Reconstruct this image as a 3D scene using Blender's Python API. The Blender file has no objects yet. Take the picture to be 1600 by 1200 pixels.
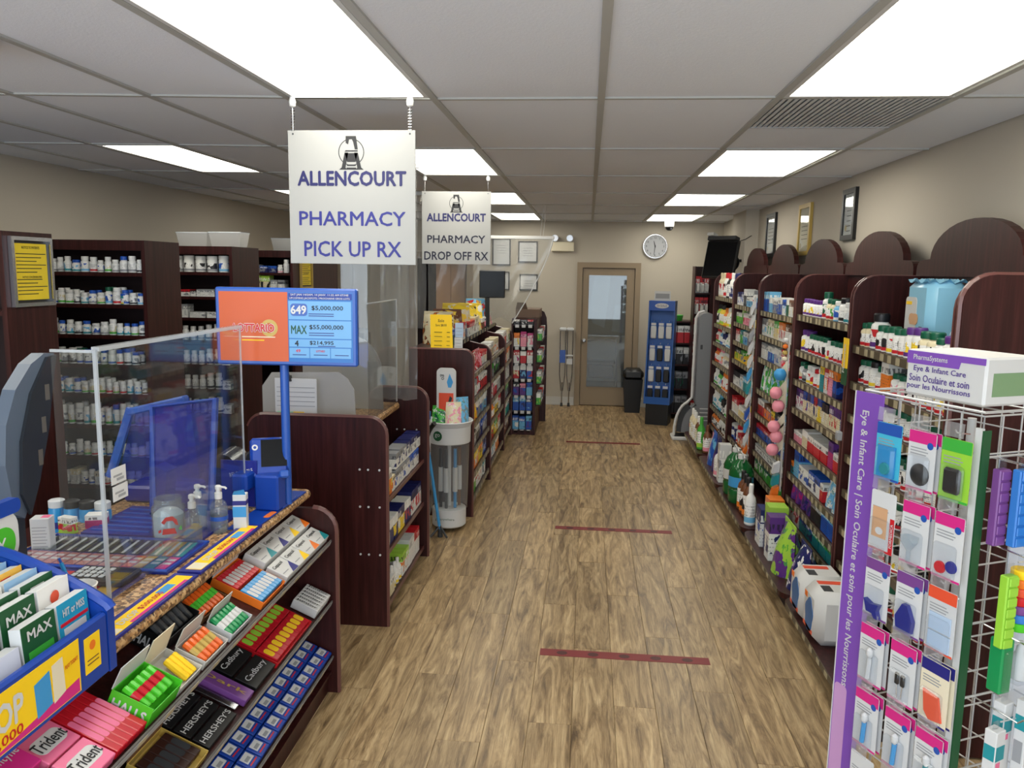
import bpy, math, random
from mathutils import Matrix, Vector
random.seed(7)
S = bpy.context.scene
COL = S.collection
# ------------------------------------------------------------------ camera
F_PX, CZ = 1240.0, 1.9
YAW, PITCH, ROLL = 0.0934039, 0.1424007, 0.015
def camera():
    fw = Vector((-math.sin(YAW)*math.cos(PITCH), math.cos(YAW)*math.cos(PITCH), -math.sin(PITCH)))
    rt = Vector((math.cos(YAW), math.sin(YAW), 0))
    dn = fw.cross(rt)
    c, s = math.cos(ROLL), math.sin(ROLL)
    r2, d2 = c*rt - s*dn, s*rt + c*dn
    cd = bpy.data.cameras.new('camera'); cd.sensor_fit = 'HORIZONTAL'; cd.sensor_width = 36
    cd.lens = F_PX/1600*36; cd.clip_start = 0.05; cd.clip_end = 100
    o = bpy.data.objects.new('camera', cd); COL.objects.link(o)
    m = Matrix((r2, -d2, -fw)).transposed().to_4x4(); m.translation = (0, 0, CZ)
    o.matrix_world = m; S.camera = o
camera()
# ------------------------------------------------------------------ world, daylight, exposure
w = bpy.data.worlds.new('world'); S.world = w; w.use_nodes = True
w.node_tree.nodes['Background'].inputs[0].default_value = (0.80, 0.90, 1.0, 1)
w.node_tree.nodes['Background'].inputs[1].default_value = 4.6
PANEL = 6.2
pl = bpy.data.lights.new('window_portal', 'AREA'); pl.shape = 'RECTANGLE'; pl.size = 4.8; pl.size_y = 1.9
pl.cycles.is_portal = True
po = bpy.data.objects.new('window_portal', pl); COL.objects.link(po)
po.location = (-0.9, -1.32, 1.45); po.rotation_euler = (math.radians(90), 0, 0)
S.view_settings.view_transform = 'Standard'; S.view_settings.look = 'None'
S.view_settings.exposure = 0.25; S.view_settings.gamma = 1.0; S.view_settings.use_curve_mapping = False

# ------------------------------------------------------------------ colours and materials
def lin(v):
    v /= 255.0
    return v/12.92 if v <= 0.04045 else ((v+0.055)/1.055)**2.4
def C(r, g, b, a=1.0): return (lin(r), lin(g), lin(b), a)
M = {}
def mat(name, col, rough=0.5, metal=0.0, spec=0.5, emit=0.0, emit_col=None):
    m = bpy.data.materials.new(name); m.use_nodes = True
    b = m.node_tree.nodes['Principled BSDF']
    b.inputs['Base Color'].default_value = col; b.inputs['Roughness'].default_value = rough
    b.inputs['Metallic'].default_value = metal; b.inputs['Specular IOR Level'].default_value = spec
    if emit:
        b.inputs['Emission Color'].default_value = emit_col or col; b.inputs['Emission Strength'].default_value = emit
    M[name] = m
    return m
class N:
    """tiny node helper"""
    def __init__(s, m): s.t = m.node_tree; s.n = s.t.nodes; s.l = s.t.links; s.b = s.n.get('Principled BSDF')
    def new(s, typ, **k):
        n = s.n.new(typ)
        for a, v in k.items(): setattr(n, a, v)
        return n
    def link(s, a, b): s.l.new(a, b)
    def math(s, op, a, b=None):
        n = s.n.new('ShaderNodeMath'); n.operation = op
        for i, v in enumerate((a, b)):
            if v is None: continue
            if isinstance(v, (int, float)): n.inputs[i].default_value = v
            else: s.l.new(v, n.inputs[i])
        return n.outputs[0]
    def mix(s, f, a, b, bt='MIX'):
        n = s.n.new('ShaderNodeMix'); n.data_type = 'RGBA'; n.blend_type = bt
        for i, v in ((0, f), (6, a), (7, b)):
            if isinstance(v, (int, float)): n.inputs[i].default_value = v
            elif isinstance(v, tuple): n.inputs[i].default_value = v
            else: s.l.new(v, n.inputs[i])
        return n.outputs[2]
    def noise(s, vec, scale, detail=3, rough=0.5, dist=0.0):
        n = s.n.new('ShaderNodeTexNoise'); n.inputs['Scale'].default_value = scale; n.inputs['Detail'].default_value = detail
        n.inputs['Roughness'].default_value = rough; n.inputs['Distortion'].default_value = dist
        s.l.new(vec, n.inputs['Vector']); return n.outputs['Fac']
    def mapping(s, vec, scale=(1, 1, 1), loc=None):
        n = s.n.new('ShaderNodeMapping'); n.inputs['Scale'].default_value = scale
        s.l.new(vec, n.inputs['Vector'])
        if loc is not None: s.l.new(loc, n.inputs['Location'])
        return n.outputs[0]
    def ramp(s, f, stops):
        n = s.n.new('ShaderNodeValToRGB'); e = n.color_ramp.elements
        while len(e) < len(stops): e.new(0.5)
        for k, (p, c) in enumerate(stops): e[k].position = p; e[k].color = c
        s.l.new(f, n.inputs[0]); return n.outputs[0]
    def bump(s, h, strength, dist=0.01):
        n = s.n.new('ShaderNodeBump'); n.inputs['Strength'].default_value = strength; n.inputs['Distance'].default_value = dist
        s.l.new(h, n.inputs['Height']); s.l.new(n.outputs[0], s.b.inputs['Normal'])

def wood_mat():
    m = mat('mahogany', C(60, 26, 26), 0.40, 0, 0.30); n = N(m)
    tc = n.new('ShaderNodeTexCoord'); v = n.mapping(tc.outputs['Object'], (22, 22, 1.1))
    f = n.noise(v, 2.2, 5, 0.6, 0.4)
    n.link(n.ramp(f, [(0.3, C(38, 13, 12)), (0.52, C(54, 21, 20)), (0.72, C(70, 32, 30))]), n.b.inputs['Base Color'])
    m2 = mat('wood_edge', C(96, 58, 54), 0.3, 0, 0.6)
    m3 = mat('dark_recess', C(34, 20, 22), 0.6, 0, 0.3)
wood_mat()
def floor_mat():
    m = mat('floor_wood', C(120, 104, 82), 0.3, 0, 0.42); n = N(m)
    tc = n.new('ShaderNodeTexCoord'); oi = n.new('ShaderNodeObjectInfo')
    off = n.new('ShaderNodeCombineXYZ')
    n.link(n.math('MULTIPLY', oi.outputs['Random'], 37.0), off.inputs[0]); n.link(n.math('MULTIPLY', oi.outputs['Random'], 91.0), off.inputs[1])
    v = n.mapping(tc.outputs['Object'], (13, 1.6, 1), off.outputs[0])
    f = n.noise(v, 1.5, 8, 0.66, 1.3)
    fine = n.noise(n.mapping(tc.outputs['Object'], (150, 5, 1), off.outputs[0]), 1.0, 3, 0.6)
    c = n.ramp(f, [(0.30, C(82, 63, 42)), (0.42, C(132, 108, 76)), (0.55, C(170, 144, 106)), (0.70, C(198, 174, 134))])
    c = n.mix(n.math('MULTIPLY', n.math('GREATER_THAN', fine, 0.56), 0.30), c, C(92, 72, 50))
    shade = n.math('ADD', 0.86, n.math('MULTIPLY', oi.outputs['Random'], 0.26))
    hs = n.new('ShaderNodeHueSaturation'); n.link(c, hs.inputs['Color']); n.link(shade, hs.inputs['Value'])
    n.link(hs.outputs[0], n.b.inputs['Base Color']); n.bump(fine, 0.10, 0.002)
    r = n.math('ADD', 0.26, n.math('MULTIPLY', f, 0.22)); n.link(r, n.b.inputs['Roughness'])
floor_mat()
def tile_mat():
    m = mat('ceiling_tile', C(226, 230, 238), 0.85, 0, 0.2); n = N(m)
    tc = n.new('ShaderNodeTexCoord'); f = n.noise(tc.outputs['Object'], 120, 3, 0.7)
    n.bump(f, 0.35, 0.004)
    g = mat('granite', C(150, 110, 70), 0.35); n = N(g); tc = n.new('ShaderNodeTexCoord')
    vo = n.new('ShaderNodeTexVoronoi'); vo.inputs['Scale'].default_value = 115; n.link(tc.outputs['Object'], vo.inputs['Vector'])
    sp = n.new('ShaderNodeSeparateColor'); n.link(vo.outputs['Color'], sp.inputs[0])
    n.link(n.ramp(sp.outputs[0], [(0.0, C(62, 42, 30)), (0.28, C(120, 86, 54)), (0.55, C(170, 126, 80)), (0.85, C(204, 168, 120))]), n.b.inputs['Base Color'])
    g = mat('wall_paint', C(186, 178, 164), 0.8, 0, 0.25); n = N(g); tc = n.new('ShaderNodeTexCoord')
    n.bump(n.noise(tc.outputs['Object'], 220, 2), 0.08, 0.002)
tile_mat()
def glass(name, tint, haze, rough=0.03, ior=1.45, haze_col=(0.9, 0.92, 0.95, 1)):
    """clear sheet: mostly transmits, mirrors by fresnel, with a little milky haze"""
    m = bpy.data.materials.new(name); m.use_nodes = True; n = N(m); t = n.t
    t.nodes.remove(n.b); out = n.n['Material Output']
    tr = n.new('ShaderNodeBsdfTransparent'); tr.inputs[0].default_value = tint
    gl = n.new('ShaderNodeBsdfGlossy'); gl.inputs['Roughness'].default_value = rough
    df = n.new('ShaderNodeBsdfDiffuse'); df.inputs[0].default_value = haze_col
    tl = n.new('ShaderNodeBsdfTranslucent'); tl.inputs[0].default_value = haze_col
    ad = n.new('ShaderNodeMixShader'); ad.inputs[0].default_value = 0.5; n.link(df.outputs[0], ad.inputs[1]); n.link(tl.outputs[0], ad.inputs[2])
    fr = n.new('ShaderNodeFresnel'); ge = n.new('ShaderNodeNewGeometry')      # same mirror strength on both sides of the sheet
    n.link(n.math('ADD', ior, n.math('MULTIPLY', ge.outputs['Backfacing'], 1.0/ior-ior)), fr.inputs[0])
    m1 = n.new('ShaderNodeMixShader'); m1.inputs[0].default_value = haze; n.link(tr.outputs[0], m1.inputs[1]); n.link(ad.outputs[0], m1.inputs[2])
    m2 = n.new('ShaderNodeMixShader'); n.link(fr.outputs[0], m2.inputs[0]); n.link(m1.outputs[0], m2.inputs[1]); n.link(gl.outputs[0], m2.inputs[2])
    n.link(m2.outputs[0], out.inputs[0]); M[name] = m
glass('acrylic', (0.95, 0.965, 0.97, 1), 0.012)
glass('acrylic_edge', (0.75, 0.8, 0.84, 1), 0.45, 0.15)
glass('vinyl', (0.86, 0.87, 0.86, 1), 0.14, 0.12)
glass('hazy_shield', (0.8, 0.82, 0.82, 1), 0.62, 0.2, haze_col=C(206, 205, 203))
glass('blue_acrylic', (0.30, 0.36, 0.9, 1), 0.42, 0.08, haze_col=C(40, 56, 200))
glass('door_glass', (0.72, 0.78, 0.78, 1), 0.10, 0.02, 1.7)
glass('bottle_clear', (0.85, 0.9, 0.93, 1), 0.10, 0.04)
glass('blister', (0.95, 0.965, 0.98, 1), 0.03, 0.08)

def print_mat(name, kind):
    """printed packaging: colours come from each object's own c1 (ground) and c2 (band)"""
    m = mat(name, (1, 1, 1, 1), 0.38, 0, 0.5); n = N(m)
    def at(a):
        k = n.new('ShaderNodeAttribute'); k.attribute_type = 'OBJECT'; k.attribute_name = a; return k.outputs['Color']
    c1, c2, c3 = at('c1'), at('c2'), at('c3')
    tc = n.new('ShaderNodeTexCoord'); oi = n.new('ShaderNodeObjectInfo'); rnd = oi.outputs['Random']
    sp = n.new('ShaderNodeSeparateXYZ'); n.link(tc.outputs['Generated'], sp.inputs[0]); x, y, z = sp.outputs
    def between(v, a, b): return n.math('MULTIPLY', n.math('GREATER_THAN', v, a), n.math('LESS_THAN', v, b))
    off = n.new('ShaderNodeCombineXYZ')
    for i in range(3): n.link(n.math('MULTIPLY', rnd, 53.0 + 17*i), off.inputs[i])
    gv = n.mapping(tc.outputs['Generated'], (1, 1, 1), off.outputs[0])
    patch = n.math('GREATER_THAN', n.noise(gv, 2.3 if kind == 'box' else 2.0, 1, 0.4), 0.56)
    rows = n.math('FRACT', n.math('MULTIPLY', z, 11.0))
    rowmask = between(rows, 0.3, 0.62)
    rowid = n.math('FLOOR', n.math('MULTIPLY', z, 11.0))
    cb = n.new('ShaderNodeCombineXYZ'); n.link(x, cb.inputs[0]); n.link(y, cb.inputs[1]); n.link(n.math('ADD', n.math('MULTIPLY', rowid, 3.7), n.math('MULTIPLY', rnd, 40)), cb.inputs[2])
    letters = n.math('GREATER_THAN', n.noise(n.mapping(cb.outputs[0], (9, 9, 1)), 2.0, 2, 0.7), 0.53)
    if kind == 'box':
        big = between(z, 0.66, 0.84)
        bl = n.math('GREATER_THAN', n.noise(n.mapping(gv, (5, 5, 2)), 1.6, 1, 0.4), 0.5)
        c = n.mix(between(z, 0.16, 0.60), c1, n.mix(patch, c1, c3))
        c = n.mix(n.math('GREATER_THAN', z, 0.62), c, c2)
        c = n.mix(n.math('MULTIPLY', n.math('MULTIPLY', between(z, 0.08, 0.58), n.math('MULTIPLY', rowmask, letters)), 0.65), c, C(40, 40, 60))
        c = n.mix(n.math('MULTIPLY', n.math('MULTIPLY', big, bl), 0.8), c, n.mix(n.math('GREATER_THAN', rnd, 0.5), C(245, 245, 240), C(30, 30, 45)))
    elif kind == 'bottle':
        c = n.mix(between(z, 0.10, 0.70), c1, n.mix(patch, (0.85, 0.85, 0.83, 1), c3))
        c = n.mix(between(z, 0.10, 0.26), c, c2)
        c = n.mix(n.math('MULTIPLY', n.math('MULTIPLY', between(z, 0.28, 0.66), n.math('MULTIPLY', rowmask, letters)), 0.75), c, C(35, 35, 45))
    else:
        v = n.noise(gv, 3.5, 2, 0.5)
        c = n.mix(n.math('GREATER_THAN', v, 0.53), c1, c2)
        c = n.mix(n.math('MULTIPLY', n.math('GREATER_THAN', n.noise(gv, 7, 2, 0.6), 0.6), 0.8), c, c3)
        n.bump(n.noise(gv, 5, 3, 0.6), 0.4, 0.01); n.b.inputs['Roughness'].default_value = 0.28
    n.link(c, n.b.inputs['Base Color'])
for k in ('box', 'bottle', 'bag'): print_mat('print_'+k, k)
def attr_mat(name, a, rough=0.4):
    m = mat(name, (1, 1, 1, 1), rough); n = N(m)
    k = n.new('ShaderNodeAttribute'); k.attribute_type = 'OBJECT'; k.attribute_name = a; n.link(k.outputs['Color'], n.b.inputs['Base Color'])
attr_mat('plain', 'c1'); attr_mat('plain2', 'c2')
for nm, col, r in (('white', C(206, 206, 205), 0.45), ('paper', C(208, 209, 210), 0.7), ('black', C(16, 16, 18), 0.4), ('charcoal', C(48, 50, 54), 0.5),
                   ('lotto_blue', C(14, 62, 158), 0.35), ('deep_blue', C(24, 34, 130), 0.35), ('screen_blue', C(40, 84, 170), 0.3), ('navy_ink', C(34, 34, 120), 0.5),
                   ('ink', C(26, 26, 30), 0.6), ('yellow', C(250, 206, 20), 0.6), ('orange', C(238, 120, 30), 0.5), ('red', C(200, 26, 36), 0.4), ('magenta', C(210, 40, 130), 0.45),
                   ('green', C(60, 170, 60), 0.45), ('dark_green', C(24, 78, 44), 0.5), ('teal', C(30, 140, 150), 0.45), ('purple', C(126, 78, 178), 0.45), ('tape', C(120, 30, 34), 0.5),
                   ('strip', C(84, 74, 56), 0.45), ('tag', C(172, 160, 130), 0.5), ('door_paint', C(142, 124, 100), 0.5), ('grey', C(150, 152, 156), 0.5), ('light_grey', C(200, 202, 204), 0.5),
                   ('tbar', C(172, 172, 168), 0.5), ('gondola_strip', C(112, 104, 92), 0.5), ('trim_white', C(200, 198, 192), 0.5), ('gold', C(190, 160, 80), 0.35), ('silver_paint', C(170, 172, 176), 0.35), ('sky_blue', C(60, 150, 210), 0.45),
                   ('peach', C(206, 160, 120), 0.7), ('cream', C(226, 216, 190), 0.6), ('brown_card', C(120, 98, 84), 0.8), ('pink', C(238, 150, 165), 0.4), ('cup_white', C(228, 226, 222), 0.6),
                   ('kraft', C(110, 74, 40), 0.7), ('sock_blue', C(22, 84, 160), 0.4), ('pill_purple', C(120, 70, 140), 0.35), ('pill_blue', C(50, 120, 200), 0.35), ('pill_red', C(226, 84, 54), 0.35), ('lime', C(150, 205, 60), 0.4)):
    mat(nm, col, r)
mat('chrome', C(210, 212, 216), 0.22, 1.0); mat('wire', C(214, 216, 218), 0.3, 0.6); mat('steel', C(160, 162, 166), 0.3, 1.0)
mat('panel_light', C(255, 250, 225), 0.5, 0, 0.3, PANEL, (1.0, 0.965, 0.85, 1))
mat('lcd_dark', C(8, 9, 12), 0.22, 0, 0.25)
mat('lcd_orange', C(176, 74, 22), 0.3, 0, 0.4, 0.16, C(232, 100, 36))
mat('lcd_pale', C(96, 150, 196), 0.3, 0, 0.4, 0.14, C(120, 180, 235))
mat('lcd_mid', C(34, 100, 170), 0.3, 0, 0.4, 0.12, C(40, 130, 215))

# ------------------------------------------------------------------ geometry helpers
class MB:
    def __init__(s): s.v = []; s.f = []; s.m = []
    def quad(s, *idx, m=0): s.f.append(tuple(idx)); s.m.append(m)
    def add(s, vs, fs, m=0):
        b = len(s.v); s.v += [tuple(p) for p in vs]
        for f in fs: s.f.append(tuple(i+b for i in f)); s.m.append(m)
        return s
    def box(s, x0, x1, y0, y1, z0, z1, m=0):
        vs = [(x, y, z) for z in (z0, z1) for y in (y0, y1) for x in (x0, x1)]
        return s.add(vs, [(0, 2, 3, 1), (4, 5, 7, 6), (0, 1, 5, 4), (2, 6, 7, 3), (0, 4, 6, 2), (1, 3, 7, 5)], m)
    def bbox(s, x0, x1, y0, y1, z0, z1, b=0.004, m=0):
        """box with chamfered edges"""
        b = min(b, (x1-x0)*.45, (y1-y0)*.45, (z1-z0)*.45)
        X, Y, Z = (x0, x1), (y0, y1), (z0, z1); idx = {}; vs = []
        for i in (0, 1):
            for j in (0, 1):
                for k in (0, 1):
                    sx, sy, sz = (b if i == 0 else -b), (b if j == 0 else -b), (b if k == 0 else -b)
                    idx[i, j, k, 0] = len(vs); vs.append((X[i], Y[j]+sy, Z[k]+sz))
                    idx[i, j, k, 1] = len(vs); vs.append((X[i]+sx, Y[j], Z[k]+sz))
                    idx[i, j, k, 2] = len(vs); vs.append((X[i]+sx, Y[j]+sy, Z[k]))
        fs = []
        for i in (0, 1): fs.append([idx[i, 0, 0, 0], idx[i, 0, 1, 0], idx[i, 1, 1, 0], idx[i, 1, 0, 0]][::1 if i == 0 else -1])
        for j in (0, 1): fs.append([idx[0, j, 0, 1], idx[1, j, 0, 1], idx[1, j, 1, 1], idx[0, j, 1, 1]][::1 if j == 0 else -1])
        for k in (0, 1): fs.append([idx[0, 0, k, 2], idx[0, 1, k, 2], idx[1, 1, k, 2], idx[1, 0, k, 2]][::1 if k == 0 else -1])
        for j in (0, 1):
            for k in (0, 1): fs.append([idx[0, j, k, 1], idx[1, j, k, 1], idx[1, j, k, 2], idx[0, j, k, 2]][::-1 if (j ^ k) else 1][::-1])
        for i in (0, 1):
            for k in (0, 1): fs.append([idx[i, 0, k, 0], idx[i, 1, k, 0], idx[i, 1, k, 2], idx[i, 0, k, 2]][::1 if (i ^ k) == 0 else -1])
        for i in (0, 1):
            for j in (0, 1): fs.append([idx[i, j, 0, 0], idx[i, j, 1, 0], idx[i, j, 1, 1], idx[i, j, 0, 1]][::-1 if (i ^ j) == 0 else 1])
        for i in (0, 1):
            for j in (0, 1):
                for k in (0, 1): fs.append([idx[i, j, k, 0], idx[i, j, k, 1], idx[i, j, k, 2]][::1 if (i+j+k) % 2 == 0 else -1])
        return s.add(vs, fs, m)
    def prism(s, poly, axis, a, b, m=0):
        """poly: 2-D outline; extruded along axis from a to b. x:(y,z) y:(x,z) z:(x,y)"""
        n = len(poly)
        def p3(p, t): return {'x': (t, p[0], p[1]), 'y': (p[0], t, p[1]), 'z': (p[0], p[1], t)}[axis]
        vs = [p3(p, a) for p in poly]+[p3(p, b) for p in poly]
        return s.add(vs, [tuple(range(n)), tuple(range(2*n-1, n-1, -1))]+[(i, i+n, (i+1) % n+n, (i+1) % n) for i in range(n)], m)
    def lathe(s, prof, seg=14, c=(0, 0, 0), m=0, cap=True):
        vs, fs = [], []
        for r, z in prof:
            for k in range(seg):
                a = 2*math.pi*k/seg; vs.append((c[0]+r*math.cos(a), c[1]+r*math.sin(a), c[2]+z))
        for i in range(len(prof)-1):
            for k in range(seg): fs.append((i*seg+k, i*seg+(k+1) % seg, (i+1)*seg+(k+1) % seg, (i+1)*seg+k))
        if cap: fs.append(tuple(range(seg-1, -1, -1))); fs.append(tuple((len(prof)-1)*seg+k for k in range(seg)))
        return s.add(vs, fs, m)
    def tube(s, pts, r, seg=6, m=0, closed=False):
        P = [Vector(p) for p in pts]; vs, fs = [], []; n = len(P); up = None
        for i, p in enumerate(P):
            d = (P[min(i+1, n-1)]-P[max(i-1, 0)]) if not closed else (P[(i+1) % n]-P[i-1])
            d.normalize()
            ref = up if up is not None else (Vector((0, 0, 1)) if abs(d.z) < .9 else Vector((1, 0, 0)))
            a = d.cross(ref); a = a.normalized() if a.length > 1e-6 else d.orthogonal().normalized(); b = a.cross(d); up = b
            for k in range(seg):
                t = 2*math.pi*k/seg; vs.append(p+a*r*math.cos(t)+b*r*math.sin(t))
        R = n if closed else n-1
        for i in range(R):
            j = (i+1) % n
            for k in range(seg): fs.append((i*seg+k, j*seg+k, j*seg+(k+1) % seg, i*seg+(k+1) % seg))
        if not closed: fs.append(tuple(range(seg))); fs.append(tuple((n-1)*seg+k for k in range(seg-1, -1, -1)))
        return s.add(vs, fs, m)
    def sheet(s, grid, m=0):
        """grid[i][j] of points -> quads"""
        a, b = len(grid), len(grid[0]); vs = [p for row in grid for p in row]
        return s.add(vs, [(i*b+j, i*b+j+1, (i+1)*b+j+1, (i+1)*b+j) for i in range(a-1) for j in range(b-1)], m)
    def disc(s, c, r, nrm='y', seg=24, m=0, sign=1):
        ps = []
        for k in range(seg):
            t = 2*math.pi*k/seg; u, v = r*math.cos(t), r*math.sin(t)
            ps.append({'y': (c[0]+u, c[1], c[2]+v), 'x': (c[0], c[1]+u, c[2]+v), 'z': (c[0]+u, c[1]+v, c[2])}[nrm])
        return s.add(ps, [tuple(range(seg))[::sign]], m)
    def xf(s, mtx): s.v = [tuple(mtx @ Vector(p)) for p in s.v]; return s
    def mesh(s, name, mats, smooth=False, fix=True):
        me = bpy.data.meshes.new(name); me.from_pydata(s.v, [], s.f)
        for x in (mats if isinstance(mats, (list, tuple)) else [mats]): me.materials.append(M[x])
        me.polygons.foreach_set('material_index', s.m)
        if smooth: me.polygons.foreach_set('use_smooth', [True]*len(s.f))
        if fix:
            import bmesh
            bm = bmesh.new(); bm.from_mesh(me); bmesh.ops.recalc_face_normals(bm, faces=bm.faces); bm.to_mesh(me); bm.free()
        if smooth == 'auto' or smooth is True:
            me.set_sharp_from_angle(angle=math.radians(38))
        me.update(); return me
def link(name, me, parent=None, loc=None):
    o = bpy.data.objects.new(name, me); COL.objects.link(o)
    if parent is not None: o.parent = parent
    if loc is not None: o.location = loc
    return o
def tag(o, label=None, cat=None, group=None, kind=None):
    if label: o['label'] = label
    if cat: o['category'] = cat
    if group: o['group'] = group
    if kind: o['kind'] = kind
    return o
class Thing:
    """An Empty at the base; parts are written in world axes and shifted to it (world=True) or given locally."""
    def __init__(s, name, label, cat, loc=(0, 0, 0), rotz=0, group=None, world=True):
        s.o = link(name, None); s.o.location = loc; s.o.rotation_euler = (0, 0, rotz); s.loc = Vector(loc); s.world = world
        s.o.empty_display_size = 0.05
        tag(s.o, label, cat, group)
    def part(s, name, mb, mats, parent=None, smooth=False, label=None, c1=None, c2=None, c3=None):
        if s.world: mb.v = [tuple(Vector(p)-s.loc) for p in mb.v]
        o = link(name, mb.mesh(name, mats, smooth), parent or s.o)
        if label: o['label'] = label
        if c1: col3(o, c1, c2 or c1, c3 or c1)
        return o
    def text(s, body, o, r, u, h, m, w=None, bold=0.0, parent=None, ext=0.0004, name='lettering', align=0):
        c = Vector(o)-(s.loc if s.world else Vector((0, 0, 0)))
        return text(parent or s.o, body, c, r, u, h, m, w, bold, ext, name, align)
def single(name, mb, mats, label, cat, group=None, loc=None, smooth=False, kind=None):
    if loc is not None: mb.v = [tuple(Vector(p)-Vector(loc)) for p in mb.v]
    return tag(link(name, mb.mesh(name, mats, smooth), None, loc), label, cat, group, kind)
def col3(o, a, b, c=None):
    o['c1'] = list(a); o['c2'] = list(b); o['c3'] = list(c or b)
_TX = {}
def text_mesh(body, bold, m):
    k = (body, bold, m)
    if k in _TX: return _TX[k]
    cu = bpy.data.curves.new('t', 'FONT'); cu.body = body; cu.resolution_u = 2; cu.align_x = 'CENTER'
    ob = bpy.data.objects.new('t', cu); me0 = ob.to_mesh(); me = me0.copy(); ob.to_mesh_clear(); bpy.data.objects.remove(ob); bpy.data.curves.remove(cu)
    xs = [v.co.x for v in me.vertices]; ys = [v.co.y for v in me.vertices]
    x0, x1, y0, y1 = min(xs), max(xs), min(ys), max(ys)
    for v in me.vertices: v.co.x -= (x0+x1)/2; v.co.y -= (y0+y1)/2; v.co.z = 0
    if bold:
        vs = [tuple(v.co) for v in me.vertices]; fs = [tuple(p.vertices) for p in me.polygons]; mb = MB()
        for q, (dx, dy) in enumerate(((bold, 0), (-bold, 0), (0, bold), (0, -bold), (bold*.7, bold*.7), (-bold*.7, -bold*.7))): mb.add([(x+dx, y+dy, q*.00006) for x, y, z in vs], fs)
        me = bpy.data.meshes.new('lettering'); me.from_pydata(mb.v, [], mb.f)
    me.materials.clear(); me.materials.append(M[m]); me.name = 'lettering'
    _TX[k] = (me, x1-x0, y1-y0); return _TX[k]
def text(parent, body, c, r, u, h, m, w=None, bold=0.0, ext=0.0008, name='lettering', align=0):
    """flat lettering centred on c (parent's local frame), reading along r, up along u, h tall"""
    me, tw, th = text_mesh(body, bold, m)
    r = Vector(r).normalized(); u = Vector(u).normalized(); n = r.cross(u)
    sy = h/th; sx = (w/tw) if w else sy
    ww = tw*sx
    o = link(name, me, parent)
    mt = Matrix((r*sx, u*sy, n)).transposed().to_4x4()
    mt.translation = Vector(c)+n*ext+r*(align*ww/2)
    o.matrix_local = mt
    return o
def rrect(x0, x1, z0, z1, r, corners=(1, 1, 1, 1), seg=6):
    """rounded rectangle outline, corners = (bl, br, tr, tl)"""
    out = []
    for (cx, cz, a0), on, (px, pz) in zip(((x0+r, z0+r, 180), (x1-r, z0+r, 270), (x1-r, z1-r, 0), (x0+r, z1-r, 90)), corners, ((x0, z0), (x1, z0), (x1, z1), (x0, z1))):
        if not on: out.append((px, pz)); continue
        for k in range(seg+1):
            a = math.radians(a0+90*k/seg); out.append((cx+r*math.cos(a), cz+r*math.sin(a)))
    return out
ORD = ['first', 'second', 'third', 'fourth', 'fifth', 'sixth', 'seventh', 'eighth', 'ninth', 'tenth', 'eleventh', 'twelfth', 'thirteenth', 'fourteenth', 'fifteenth', 'sixteenth', 'seventeenth', 'eighteenth', 'nineteenth', 'twentieth']
for d in ORD[:9]: ORD.append('twenty-'+d)

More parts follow.
